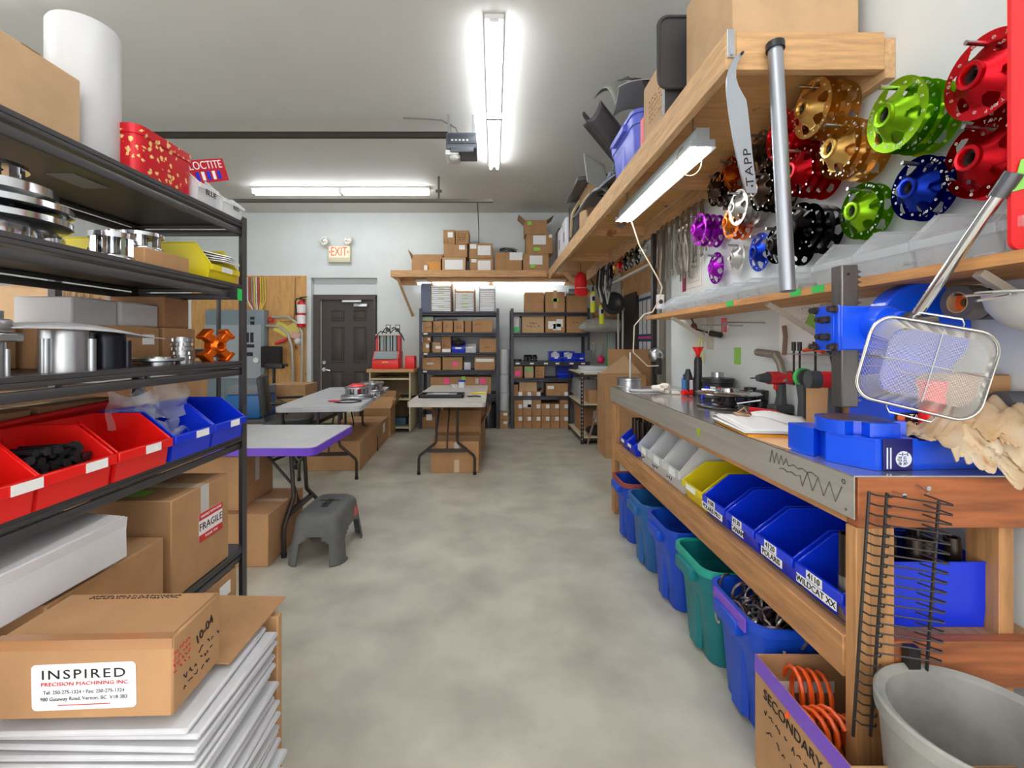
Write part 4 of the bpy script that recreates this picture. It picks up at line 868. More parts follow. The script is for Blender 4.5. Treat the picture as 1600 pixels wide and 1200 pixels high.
for k, (px, z_, lb) in enumerate(((665, L1[1], 'second'), (665, L1[2], 'third'), (664, L1[3], 'fourth'))):
    one('shelf_label', G().box(-.03, .03, -.001, 0, -.012, .012), WHITE, 'white label at the left end of the ' + lb + ' shelf edge of the left back rack', 'label', (X_(px, 7.0), 6.9995, z_ - .02))
row([(801, 817, 572, CARD3, 'small brown box with a round pink note on the fourth shelf', [card(0, .07, .09, .08, PINK)]), (819, 834, 572, CARD2, 'small brown box with a green patch on the fourth shelf', [card(-.0, .13, .11, .04, mat('label_green', (90, 210, 120), .6))]), (836, 851, 572, CARD, 'small brown box with black writing on the fourth shelf', [scr(0, .07, .1, .1, 2)])], L2[3], W_)
bin_('blue bin at the right end of the fourth shelf of the right back rack', X_(881, 7.25), 7.22, L2[3] + .001, .24, .3, .16, BLUEP, 0)
row([(802, 810, 601, CARD3, 'narrow brown box at the left end of the fifth shelf', []), (811, 839, 597, CARD2, 'open brown box with black writing on the fifth shelf', [scr(.04, .05, .16, .04, 1)], dict(open_=True, flaps=1)), (853, 888, 599, CARD, 'wide brown box with a small white card on the fifth shelf', [card(-.1, .13, .1, .05)])], L2[4], W_)
bx = [803, 817, 831, 845.5, 860, 874.5, 889]
for r in range(3):
    for k in range(6):
        z0 = r * .192; 
        if r == 2 and k in (3, 4): continue
        x0, x1 = X_(bx[k], 7.03), X_(bx[k + 1], 7.03)
        if r == 0 or True:
            carton('white labelled small box, ' + ORD[k] + ' from left, ' + ['bottom', 'middle', 'top'][r] + ' row on the floor, right back rack', x0 + .003, x1 - .003, 7.03, 7.4, z0 + .001, z0 + .19, 0, CARD, marks=[card(.03, .15, .055, .06)] + ([card(-.0, .02, .13, .16)] if (r, k) == (2, 1) else []) + [('p', '-y', 0, .1, .13, .006, INNER, 'box_seam')], tape=False, open_=(r == 2 and k in (0, 2, 5)), flaps=2 if (r == 2 and k in (0, 2, 5)) else 0, fl=.35)
for k in range(2):
    carton('small brown box with a white label on the floor below the white pipe cover, ' + ['lower', 'upper'][k] + ' one', X_(781, 7.0), X_(794, 7.0), 7.03, 7.3, .001 + k * .13, .13 + k * .13, 0, CARD, marks=[card(.02, .09, .06, .04)], tape=False)
for k, (y0, y1, w) in enumerate(((645, 613, 1.0), (613, 585, .94), (585, 545, .98))):
    g = G(); r = X_(795, 7.15) - X_(780.5, 7.15); g.lathe([(r * .5 * w, 0), (r * .52 * w, .004), (r * .52 * w, Z_(y1, 7.15) - Z_(y0, 7.15) - .012), (r * .45 * w, Z_(y1, 7.15) - Z_(y0, 7.15) - .004)], 24, cap0=True, cap1=True)
    one('white_roll', g, mat('roll_white', (214, 218, 220), .5), ['lowest', 'middle', 'topmost'][k] + ' white roll in the stack standing between the two back racks', 'roll', (X_(788, 7.15), 7.16, Z_(y0, 7.15)))
# ================= shelf of lumber on the back wall =================
YS = 6.94; zs0, zs1 = Z_(432.5, YS), Z_(422, YS); xe = -1.58
sh = thing('lumber_shelf', 'long pine shelf across the back wall, carrying cardboard boxes', 'shelf', (0, 0, 0))
part('deck', G().box(xe, 1.95, YS + .039, YB - .001, zs1 - .02, zs1), LUMBERX, sh)
part('front_beam', G().box(xe, .80, YS, YS + .038, zs0, zs1, .002), LUMBERX, sh)
part('wall_ledger', G().box(xe + .01, 1.95, YB - .04, YB - .001, zs0 - .05, zs1 - .021), LUMBERX, sh)
part('lower_beam', G().box(-1.05, .80, YS + .15, YS + .19, Z_(439, YS + .15), zs1 - .021), LUMBERX, sh)
for x in (xe + .01, -.9, .2): part('joist', G().box(x, x + .038, YS + .039, YB - .041, zs0, zs1 - .021), LUMBER, sh)
g = G(); g.tube([(xe + .09, YS + .08, zs0 + .0), (xe + .24, YB - .05, Z_(493, 7.4))], .026, 4); part('diagonal_brace', g, LUMBER, sh)
def row2(px0, px1, z0, z1, desc, marks=(), m=CARD, y=7.05, **kw):
    x0, x1 = X_(px0, y) + .004, X_(px1, y) - .004; return carton(desc + ' on the long pine shelf', x0, x1, y, y + .35, z0, z1, 0, m, marks=marks, tape=False, **kw)
zb = zs1 + .002
row2(643, 689, zb, zb + .17, 'low open box with raised flaps and orange patch', [card(.12, .07, .2, .14, mat('orange_card', (214, 150, 78), .8)), card(0, .05, .07, .08)], open_=True, flaps=4, fl=.5)
row2(690.5, 728, zb, zb + .215, 'brown box with a big white taped label', [card(0, .1, .28, .15)], CARD2)
row2(693, 730.5, zb + .217, zb + .42, 'brown box with a small white card, above the box with the big taped label', [card(.1, .15, .09, .07)])
row2(692, 711, zb + .423, zb + .64, 'small brown box with a white label and black writing, topmost left', [card(.02, .14, .08, .08), scr(-.01, .04, .13, .07, 2)])
row2(711.5, 733, zb + .423, zb + .63, 'small brown box with five lines of black writing, topmost right', [scr(0, .1, .15, .16, 5)])
row2(734, 771, zb, zb + .2, 'brown box with a white label bearing red writing', [card(.04, .09, .2, .15), card(-.12, .16, .08, .05)])
row2(733, 770, zb + .202, zb + .43, 'brown box with a cut corner white label', [card(.05, .12, .2, .15), card(-.12, .18, .1, .07)])
row2(773, 815.5, zb, zb + .29, 'brown box filled with dark wiring', [card(.12, .23, .2, .12)], open_=True)
for k in range(16):
    g = G(); pts = []; rr = random.Random(k + 40); a = rr.uniform(0, 6)
    for i in range(14): pts.append((.15 * math.cos(a + i * .5) * rr.uniform(.5, 1), .11 * math.sin(a + i * .5), .01 * k * .6 + rr.uniform(-.015, .015)))
    g.tube(pts, .009, 5); one('wiring_harness', g, mat('harness', (60, 62, 66), .4) if k % 3 else mat('harness_pale', (150, 154, 156), .4), 'coiled dark wiring heaped in the open box on the pine shelf', 'cable', (X_(793, 7.2), 7.22, zb + .28), group='wiring heaped on the pine shelf')
row2(817, 858, zb, zb + .27, 'box with white label and green note, lowest of three', [card(-.0, .17, .2, .14), card(-.05, .08, .07, .05, GREENN)])
row2(822, 864, zb + .272, zb + .57, 'box with white label and green tape, middle of three', [card(-.0, .21, .2, .14), card(-.04, .07, .1, .05, GREENN), card(.17, .27, .05, .05)])
row2(820, 855, zb + .573, zb + .79, 'box with green square and open flaps, topmost of three', [card(-.1, .17, .06, .05, GREENN)], open_=True, flaps=2, fl=.4)
g = G(); g.tube([(X_(746, 6.9), 6.95, ZC - .001), (X_(748, 6.95), 6.97, Z_(358, 6.95)), (X_(748, 6.95), 6.98, Z_(380, 6.95))], .006); one('ceiling_wire', g, RUBBER, 'thin dark cord hanging from the ceiling in front of the boxes on the pine shelf', 'cord')
# under shelf light
for px0, px1, lb in ((650, 766, 'left'), (768, 884, 'right')):
    Y = 7.35; x0, x1 = X_(px0, Y), X_(px1, Y); u = thing('shelf_light', lb + ' tube light mounted under the long pine shelf', 'shelf light', ((x0 + x1) / 2, Y, Z_(441.5, Y))); h_ = (x1 - x0) / 2
    part('housing', G().box(-h_, h_, -.04, .07, 0, .045, .004), MATS['white_enamel'], u)
    g = G(); g.cyl((-h_ + .03, -.0, -.02), (h_ - .03, -.0, -.02), .016, seg=10); part('fluorescent_tube', g, mat('lit_tube_small', (250, 253, 255), .5, emit=7), u)
# ================= right rear: small perforated rack, cartons, far wall =================
DR = mat('perforated_post', (60, 50, 46), .5, .3)
sr = thing('small_rack', 'low dark rack with perforated posts standing at the right near the back', 'rack', (0, 0, 0))
ax, bx_, ay, by = 1.13, 1.62, 5.92, 6.95
for x, y in ((ax, ay), (ax, by), (bx_, ay), (bx_, by)):
    g = G(); s = 1 if y == ay else -1; q = 1 if x == ax else -1
    g.box(x, x + q * .035, y, y + s * .003, .0, .93); g.box(x, x + q * .003, y + s * .0031, y + s * .035, 0, .93); pp = part('post', g, DR, sr)
    if x == ax and y == ay:
        g = G()
        for k in range(17): g.box(x + .012, x + .022, y - .001, y, .06 + k * .05, .078 + k * .05); g.box(x - .001, x, y + .012, y + .022, .06 + k * .05, .078 + k * .05)
        part('punched_slots', g, mat('slot_pale', (200, 196, 188), .6), pp)
for z in (.08, .51, .91):
    part('shelf_frame', G().box(ax + .0005, bx_ - .0005, ay + .0035, by - .0035, z - .035, z, .002), DR, sr); part('shelf_board', G().box(ax + .004, bx_ - .004, ay + .006, by - .006, z + .0005, z + .012), CW, sr)
carton('open brown box on the middle shelf of the small perforated rack', 1.25, 1.6, 6.0, 6.4, .523, .70, 0, CARD, open_=True)
carton('tall brown box on the lowest shelf of the small perforated rack', 1.2, 1.58, 6.35, 6.8, .093, .44, 0, CARD3, marks=[card(.02, .2, .05, .16)])
one('black_cloth', G().ball((0, 0, .06), .13, 1.2, 1, .5, 7), mat('cloth_black', (30, 32, 44), .8), 'black cloth bundle on the lowest shelf of the small perforated rack', 'cloth', (1.38, 6.1, .095))
one('white_bags', G().box(-.13, .13, -.3, .3, 0, .3, .05), BAG, 'clear plastic bag on the middle shelf of the small perforated rack', 'bag', (1.3, 6.6, .524))
for k, (x, y, w, d, h) in enumerate(((1.36, 6.2, .4, .42, .03), (1.38, 6.25, .36, .36, .09), (1.4, 6.55, .3, .25, .16))):
    one('paper_pile', G().box(-w / 2, w / 2, -d / 2, d / 2, 0, h if k == 0 else .05, .008), mat('paper_grey', (216, 218, 222), .6), ['lowest', 'middle', 'rear'][k] + ' pale paper bundle on top of the small perforated rack', 'papers', (x, y, .924 + (0, .031, 0)[k]), (0, 0, .1 * k))
g = G(); g.tube([(1.2, 5.86, .01), (1.42, 5.87, .8)], .013, 4); one('wood_lath', g, mat('lath', (150, 116, 96), .7), 'thin wooden lath leaning on the small perforated rack', 'lath')
carton('large tall brown carton standing beyond the far end of the steel bench', 1.275, 1.74, 5.2, 5.62, 0, .955, 0, CARD, tape=False)
c2 = carton('taller brown carton standing behind another past the end of the steel bench', 1.46, 1.95, 5.64, 5.85, 0, 1.24, 0, CARD, tape=False)
g = G(); g.prism([(-.05, 0), (.45, 0), (.26, .22)], 0, .004, RX(PI / 2 - .15)); one('carton_flap', g, CARD2, 'triangular cardboard flap raised on the carton beyond the bench', 'flap', (1.30, 5.4, .957))
# notices and hanging things on the far right wall and in the corner
pl = thing('wall_planner', 'blue bordered wall planner with rows of white tables on the far right wall', 'poster', (XF - .002, 6.1, 1.32))
part('sheet', G().box(-.004, 0, -.36, .36, -.6, .62), mat('planner_blue', (40, 84, 120), .6), pl)
for r in range(3):
    for k in range(4):
        z0 = (.12, -.28, -.58)[r]; z1 = (.58, .02, -.32)[r]; part('white_table', G().box(-.006, -.0041, -.33 + k * .17, -.2 + k * .17, z0, z1), WHITE, pl)
for z in (.06, -.3, -.595): part('pink_band', G().box(-.0055, -.0041, -.34, .34, z, z + .03), PINK, pl)
one('plywood_sheet', G().box(-.02, 0, -.9, .9, 0, .45), MATS['knotty_plywood'], 'yellowish plywood strip high on the far right wall above the planner', 'plywood', (XF - .001, 6.4, 2.0))
for k, px in enumerate((966, 973)):
    g = G(); g.cyl((X_(px, 6.6), 6.6, .96), (X_(px, 6.6), 6.6, 2.1), .014, seg=8); one('pole', g, mat('pole_white', (210, 208, 200), .4), 'pale upright pole in front of the dark side door, ' + ['left', 'right'][k] + ' one', 'pole')
for k, (px, py) in enumerate(((927, 534), (939.5, 534))):
    s = thing('wall_outlet', 'power outlet with plugs on the wall beside the right back rack, ' + ['left', 'right'][k] + ' one', 'outlet', (X_(px, YB), YB, Z_(py, YB)))
    part('plate', G().box(-.045, .045, -.01, -.001, -.06, .06, .003), CREAM, s); part('plug', G().box(-.02, .02, -.05, -.0105, -.04, -.01, .004), WHITE, s)
    g = G(); g.tube([(0, -.05, -.03), (.02, -.07, -.1), (-.02, -.05, -.2), (.02, -.05, -.27)], .012); part('cord', g, CREAM, s)
g = G(); g.ball((0, 0, 0), .07, .9, .6, .9, 7); one('pink_scoop', g, mat('pink_plastic', (236, 50, 104), .35), 'pink plastic cup hanging below the outlets at the back right', 'cup', (X_(939, 7.0), 7.0, Z_(562, 7.0)))
g = G(); g.tube([(0, 0, 0), (.005, 0, -.12), (-.01, 0, -.2)], [.022, .02, .004]); g.tube([(0, 0, 0), (0, 0, .5), (.01, 0, .62)], .006, 5); one('green_funnel', g, mat('green_plastic', (40, 160, 76), .35), 'green pointed tool hanging on a cord beside the pink cup', 'tool', (X_(948.5, 6.8), 6.8, Z_(558, 6.8)))
one('grey_photo', G().box(X_(914, 6.9), X_(926, 6.9), 6.9, 6.91, Z_(565, 6.9), Z_(547, 6.9)), mat('photo_grey', (110, 106, 116), .5), 'small grey framed photo at the right end of the right back rack', 'photo')
one('electrical_box', G().box(X_(968, 6.3), X_(975, 6.3), 6.28, 6.34, Z_(485, 6.3), Z_(473, 6.3)), mat('box_metal', (176, 172, 164), .4, .5), 'small metal box fixed to the pale poles near the side door', 'electrical box')
# striped white sack above the outlets
g = G(); g.tube([(-.26, 0, -.04), (-.16, 0, -.0), (0, 0, .01), (.2, 0, .0), (.34, 0, 0)], [.03, .09, .12, .11, .1], 12); one('printed_sack', g, mat('sack_grey', (186, 184, 176), .5, noise=.25, nscale=5), 'rolled grey and white printed sack lying at the right end of the right back rack', 'sack', (X_(932, 6.8), 6.8, Z_(509, 6.8)))
g = G(); g.tube([(-.1, 0, .07), (.0, 0, .075), (.24, 0, .07)], [.05, .09, .09], 10); one('plywood_offcut', g, CARD3, 'brown roll lying behind the printed sack', 'roll', (X_(938, 7.1), 7.1, Z_(500, 7.1)))
# ================= OVERHEAD LUMBER SHELF ON THE RIGHT =================
zt0, zt1 = 2.30, 2.435
ys0, ys1 = 1.63, 6.90
o = thing('overhead_shelf', 'long overhead pine shelf running along the right wall, loaded with boxes and plastics', 'shelf', (0, 0, 0))
part('front_beam', G().box(.83, .868, ys0, ys1 + .02, zt0, zt1, .002), LUMBER, o)
part('end_beam', G().box(.8685, 1.4, ys0, ys0 + .038, zt0 - .0, zt1, .002), LUMBERX, o)
part('wall_ledger', G().box(1.4005, 1.4385, ys0, ys1, zt0 - .03, zt1 - .02, .002), LUMBER, o)
part('deck', G().box(.8685, 1.4, ys0 + .0385, ys1, zt1 - .018, zt1), mat('plywood_deck', (226, 176, 110), .65, noise=.1, nscale=7, stretch=(.6, 5, 1), n2=(7, (150, 96, 52), .31, .345)), o)
for y in (2.93, 4.24, 5.56): part('joist', G().box(.8685, 1.4, y, y + .038, zt0 + .02, zt1 - .0185), LUMBERX, o)
g = G(); g.tube([(.95, 6.35, 2.33), (1.62, 6.35, 1.72)], .04, 4); part('diagonal_brace', g, LUMBERX, o)
g = G(); g.box(1.40, 1.435, ys0 - .003, ys0 + .0, 2.30, 2.435); 
br = thing('shelf_bracket', 'steel strap bracket with a bolt on the near corner of the overhead shelf', 'bracket', (.845, ys0 - .002, 2.31))
part('strap', G().box(-.012, .014, -.004, 0, .03, .13), ALU, br); g = G(); g.cyl((.002, -.003, .045), (.002, -.012, .045), .011, seg=6); part('bolt', g, ALU, br)
# steel posts under the shelf past the bench
one('steel_post', G().box(1.375, 1.41, 3.94, 3.99, 0, zt0 - .031), mat('post_dark', (62, 58, 58), .4, .4), 'dark steel post standing from floor to overhead shelf beyond the bench', 'post')
one('slotted_strut', G().box(1.39, 1.432, 3.79, 3.83, 0, zt0 - .031), mat('strut', (134, 126, 116), .4, .5), 'greyish slotted strut standing beside the dark steel post beyond the bench', 'strut')
# fluorescent fixture hanging under the shelf
f = thing('shop_light', 'hanging fluorescent shop light with a white reflector under the overhead shelf', 'shop light', (.935, 2.67, 2.2))
HL = .63
ENA = mat('grey_enamel', (170, 180, 186), .35, .3)
g = G(); g.box(-.03, .03, -HL, HL, .03, .085, .006); part('ballast_box', g, ENA, f)
g = G(); g.quad((-.03, -HL, .034), (-.03, HL, .034), (-.06, HL, -.005), (-.06, -HL, -.005)); g.quad((.03, -HL, .034), (.03, HL, .034), (.06, HL, -.005), (.06, -HL, -.005)); g.quad((-.03, -HL, .03), (-.03, HL, .03), (.03, HL, .03), (.03, -HL, .03))
part('reflector', g, mat('reflector_white', (236, 240, 242), .3), f, solid=.002)
for s in (-1, 1):
    g = G(); g.cyl((s * .024, -HL + .03, .004), (s * .024, HL - .03, .004), .015, seg=10); part('fluorescent_tube', g, mat('lit_tube_mid', (252, 253, 255), .5, emit=9), f)
for y in (-HL - .001, HL + .001):
    g = G(); g.box(-.055, .055, y - .001, y + .001, -.0, .033); g.box(-.03, .03, y - .001, y + .001, .033, .085); part('end_plate', g, ENA, f)
g = G()
g.tube([(.06 * math.cos(a), -HL + .14, -.005 + .075 * math.sin(a)) for a in [i * 2 * PI / 20 for i in range(20)]], .003, 5, closed=True); part('wire_loop', g, mat('loop_wire', (170, 150, 110), .3, .8), f)
for y in (-HL + .1, HL - .1):
    g = G(); g.cyl((0, y, .085), (0, y, .2), .004, seg=6); part('hanger', g, ALU, f)
g = G(); g.tube([(.99, 3.28, 2.2), (1.04, 3.26, 2.02), (1.16, 3.25, 1.8), (1.20, 3.25, 1.72), (1.2, 3.3, 1.64), (1.17, 3.36, 1.55), (1.12, 3.40, 1.535), (1.06, 3.44, 1.45), (1.07, 3.5, 1.25), (1.2, 3.56, 1.14), (1.3, 3.6, 1.14)], .005, 6); one('extension_lead', g, mat('cord_cream', (222, 208, 182), .5), 'cream power cord hanging from the shop light down past the wall shelf', 'cord')
# ================= things on the overhead shelf =================
zz = zt1 + .001
def sheet_obj(name, label, fn, m, cat, loc=(0, 0, 0), rot=(0, 0, 0), nu=16, nv=16, th=.004): g = G(); g.sheet(fn, nu, nv); return one(name, g, m, label, cat, loc, rot, solid=th)
carton('large pale carton at the near end of the overhead shelf', .89, 1.38, 1.72, 2.1, zz, 2.86, .04, CARD2, tape=False)
carton('brown carton with faint writing on the overhead shelf, right of the blue tote', .875, 1.36, 2.28, 2.66, zz, 2.80, .0, CARD2, marks=[('s', '-y', -.13, .16, .16, .12, 5, mat('faint_ink', (150, 116, 86), .8), .0012), ('s', '-x', .0, .18, .2, .14, 5, mat('faint_ink', (150, 116, 86), .8), .0012)], tape=False)
BLG = mat('charcoal_plastic', (66, 63, 66), .4); GRF = mat('fender_grey', (186, 190, 200), .35); PKP = mat('pink_foam', (236, 120, 128), .6)
b = thing('bin_cover', 'black ribbed plastic bin lid leaning against the pale carton on the overhead shelf', 'lid', (.93, 2.2, 2.72), (0, 0, 0))
part('lid_panel', G().prism(rrect(.14, .17, .05), -.01, .01, RX(PI / 2)), BLG, b)
g = G(); g.tube([(x, -.012, y) for x, y in rrect(.14, .17, .05)], .009, 6, closed=True); g.box(-.004, .004, -.016, -.01, -.15, .15); part('lid_rim', g, BLG, b)
part('lid_support', G().box(-.1, .1, .012, .05, -.284, -.05), BLG, b)
PUR = mat('tote_violet_blue', (98, 110, 214), .4)
def tote(label, x, y, z, sx, sy, h, m, rot=0, rimm=None, group=None, sides=10):
    t = thing('plastic_tote', label, 'tote', (x, y, z), rot, group)
    a, b_ = sx / 2, sy / 2; g = G(); N = 14; prof = [(0, .80), (.02, .82), (.5, .87), (.74, .90), (.76, .955), (.97, .97)]
    prev = None
    def loop(s, z_):
        P = rrect(a * s, b_ * s, .07 * s, 5)
        # scalloped waist near the middle of the long sides
        Q = []
        for px, py in P: Q.append((px, py))
        return [g._v((px, py, z_)) for px, py in Q]
    first = None
    for (q, s) in prof:
        k = loop(s, h * q)
        if prev: g._skin(prev, k, len(k))
        else: first = k
        prev = k
    inner = None
    for (q, s) in ((.97, .945), (.76, .93), (.5, .85), (.03, .80)):
        k = loop(s, h * q); g._skin(prev, k, len(k)); prev = k
    g._f(prev); g._f(first[::-1]); part('tub', g, m, t, sharp=50)
    g = G(); P = rrect(a, b_, .07, 5); P2 = rrect(a * .945, b_ * .945, .066, 5)
    A = [g._v((p[0], p[1], h * .93)) for p in P]; B = [g._v((p[0], p[1], h)) for p in P]; C = [g._v((p[0], p[1], h)) for p in P2]; D = [g._v((p[0], p[1], h * .93)) for p in P2]
    n = len(P); g._skin(A, B, n); g._skin(B, C, n); g._skin(C, D, n); g._skin(D, A, n); part('rim', g, rimm or m, t, sharp=50)
    for s in (-1, 1):
        g = G(); g.box(s * a * .93, s * (a + .018), -b_ * .45, b_ * .45, h * .80, h * .928, .006); part('handle', g, m, t)
    # vertical ribs / pinched waist on the end faces
    for s in (-1, 1):
        g = G(); g.prism([(s * a * .84, -.05), (s * a * .84, .05), (s * a * .895, .032), (s * a * .895, -.032)], h * .05, h * .74); part('end_rib', g, m, t)
    return t
tote('blue plastic tote without lid on the overhead shelf beside the brown carton', 1.08, 3.12, zz, .44, .62, .34, PUR)
one('pink_board', G().box(.88, .93, 2.68, 2.74, zz, zz + .22, .005), PKP, 'pink foam strip standing on the overhead shelf beside the blue tote', 'foam strip')
# snowmobile plastics heaped on top
def hood(u, v): a = (u - .5) * 2.2; return (.30 * math.sin(a) * (1 - .35 * v), .62 * (v - .5), .16 * math.cos(a) - .16 * v ** 2)
sheet_obj('plastic_fairing', 'large dark grey plastic fairing sloping over the blue tote on the overhead shelf', hood, GRF, 'fairing', (1.03, 3.05, 2.88), (.5, .25, .0))
sheet_obj('plastic_fairing', 'black plastic fairing under the dark grey one on the overhead shelf', lambda u, v: (.26 * (u - .5) * 2, .5 * (v - .5), .1 * math.sin(6 * u) * (1 - v) + .12 * v), BLG, 'fairing', (1.0, 3.0, 2.83), (.5, .7, .1))
sheet_obj('plastic_shroud', 'grey green folded shroud with black holes at the top of the heap on the overhead shelf', lambda u, v: (.24 * (u - .5) * 2, .3 * (v - .5), .05 * abs(math.sin(7 * u)) + .1 * math.sin(3 * v)), mat('shroud_green_grey', (128, 130, 120), .5), 'shroud', (1.03, 3.4, 3.12), (.6, -.2, .3))
sheet_obj('plastic_shroud', 'torn black shroud hanging left of the blue tote on the overhead shelf', lambda u, v: (.2 * (u - .5) + .05 * math.sin(9 * v), .3 * (v - .5), .5 * (.5 - u) + .04 * math.sin(11 * v)), BLG, 'shroud', (.90, 3.48, 2.86), (.1, -.5, .3))
sheet_obj('grey_board', 'pale grey green board poking out left of the blue tote', lambda u, v: (.22 * (u - .5), .25 * (v - .5), .28 * (v - .5) * 1.0), mat('board_grey_green', (150, 152, 142), .6), 'board', (.84, 3.75, 2.72), (.2, .3, .4))
one('tote_contents', G().box(.92, 1.24, 2.9, 3.35, zz + .05, zz + .36, .03), BLG, 'black parts filling the blue tote on the overhead shelf', 'parts')
carton('brown carton far along the overhead shelf behind the grey cover', .90, 1.35, 4.35, 4.8, zz, zz + .42, 0, CARD2, tape=False)
one('black_tray', G().box(-.24, .24, -.35, .35, 0, .04, .01), BLG, 'black flat tray lying on the brown carton far along the overhead shelf', 'tray', (1.02, 4.6, zz + .425), (0, -.1, 0))
sheet_obj('grey_cover', 'slate grey plastic cover overhanging the edge of the overhead shelf', lambda u, v: (.36 * (u - .4), .75 * (v - .5) * (1 - .3 * abs(2 * u - 1)), .13 * math.sin(PI * min(1, u * 1.3)) + .03 * math.sin(5 * v)), mat('slate_cover', (132, 140, 152), .4), 'cover', (.96, 4.0, zz + .06), (0, .25, .1), th=.01).scale = (1.25, 1.35, 1.3)
for k in range(7):
    g = G(); rr = random.Random(k); g.tube([(rr.uniform(-.15, .15), rr.uniform(-.25, .25), .03 + .02 * k + rr.uniform(0, .06)) for i in range(5)], .014, 6); one('black_strap', g, mat('strap_black', (50, 52, 58), .5) if k % 2 else GRF, 'loose black or grey strap piled above the slate grey cover', 'strap', (1.05, 3.95, zz + .15), group='straps piled on the overhead shelf')
for k, (y, h, lb) in enumerate(((5.55, .42, 'near'), (5.95, .4, 'far'))):
    c = carton('white printed carton standing far along the overhead shelf, ' + lb + ' one of two', .875, 1.1, y, y + .3, zz, zz + h, 0, mat('carton_white2', (226, 226, 234), .5), tape=False)
    F = frame('-y', .225, .3, h); patch(c, F, 0, h * .5, .05, h * .8, mat('print_dark', (90, 40, 50), .5), 'printed_picture'); patch(c, frame('-x', .225, .3, h), 0, h * .5, .06, .12, MATS['print_dark'], 'printed_picture')
one('black_case', G().box(.9, 1.3, 6.35, 6.75, zz, zz + .5, .02), BLG, 'black case at the far end of the overhead shelf, right of the stack of three boxes', 'case')
one('black_case', G().box(.88, 1.35, 5.0, 5.4, zz, zz + .5, .03), mat('case_dark', (58, 56, 60), .5), 'dark bag between the white printed cartons and the brown carton on the overhead shelf', 'case')
g = G(); g.tube([(.88, 5.2, zz + .1), (.86, 5.0, zz + .3), (.9, 4.8, zz + .38), (.95, 4.6, zz + .2)], .018, 6); one('wood_stick', g, mat('stick', (196, 180, 140), .6), 'pale stick slanting under the slate grey cover on the overhead shelf', 'stick')
# ================= hanging things at the near end of the overhead shelf =================
# long lever bar stamped TAPP
YT = 1.60
def mm(px, py): return X_(px, YT), Z_(py, YT)
left = [(1158, 82), (1147, 90), (1139, 105), (1134, 130), (1136, 155), (1140, 185), (1145, 215), (1151, 245), (1158, 275), (1166, 302)]
right = [(1182, 302), (1179, 275), (1175, 245), (1172, 215), (1169, 185), (1166, 158), (1154, 138), (1148, 118), (1152, 97), (1160, 86)]
g = G(); n_ = 16
def interp(P, t):
    t *= len(P) - 1; i = min(int(t), len(P) - 2); f_ = t - i; return (P[i][0] * (1 - f_) + P[i + 1][0] * f_, P[i][1] * (1 - f_) + P[i + 1][1] * f_)
Rr = right[::-1]; cx_, cz_ = mm(1158, 200)
A = [mm(*interp(left, i / n_)) for i in range(n_ + 1)]; B = [mm(*interp(Rr, i / n_)) for i in range(n_ + 1)]
fr = [[g._v((p[0] - cx_, y, p[1] - cz_)) for p in L_] for y in (-.004, .004) for L_ in (A, B)]
for i in range(n_):
    g._f((fr[0][i], fr[0][i + 1], fr[1][i + 1], fr[1][i])); g._f((fr[2][i], fr[3][i], fr[3][i + 1], fr[2][i + 1]))
    g._f((fr[0][i], fr[2][i], fr[2][i + 1], fr[0][i + 1])); g._f((fr[1][i], fr[1][i + 1], fr[3][i + 1], fr[3][i]))
g._f((fr[0][0], fr[1][0], fr[3][0], fr[2][0])); g._f((fr[0][-1], fr[2][-1], fr[3][-1], fr[1][-1]))
bl = thing('lever_bar', 'flat aluminium lever stamped TAPP with a hooked top, hanging from the overhead shelf', 'lever', (cx_, YT, cz_))
BAR = mat('brushed_bar', (170, 175, 182), .38, .85)
part('bar', g, BAR, bl)
text('TAPP', .062, INK, bl, TR(mm(1169, 262)[0] - cx_, -.0045, mm(1169, 262)[1] - cz_) @ RX(PI / 2) @ RZ(PI / 2 + .1) @ Matrix.Diagonal((.85, .62, 1, 1)), spacing=1.15)
g = G(); a, b2 = mm(1174, 291); g.cyl((a - cx_, -.0048, b2 - cz_), (a - cx_, -.0035, b2 - cz_), .004); part('hole', g, INK, bl)
g = G(); g.cyl((mm(1158, 84)[0], YT + .028, 2.335), (mm(1158, 84)[0], YT - .012, 2.335), .005); one('nail', g, DARKM, 'nail in the shelf end holding the lever stamped TAPP', 'nail')
# long aluminium tube
p = thing('aluminium_tube', 'long round aluminium tube with a black cap hanging from the overhead shelf', 'tube', (0, 0, 0))
a0, a1 = (X_(1212, 1.59), 1.592, Z_(78, 1.59)), (X_(1231, 1.5), 1.5, Z_(455, 1.5))
part('tube', G().cyl(a0, a1, .0235, seg=20), mat('dull_aluminium', (166, 170, 178), .42, .9), p)
q = Vector(a0); d_ = (Vector(a0) - Vector(a1)).normalized(); g = G(); g.cyl(q, q + d_ * .025, .03, seg=14); g.cyl(q + Vector((.01, .05, .01)), q + Vector((0, 0, .012)), .012); part('black_cap', g, BLACKP, p)
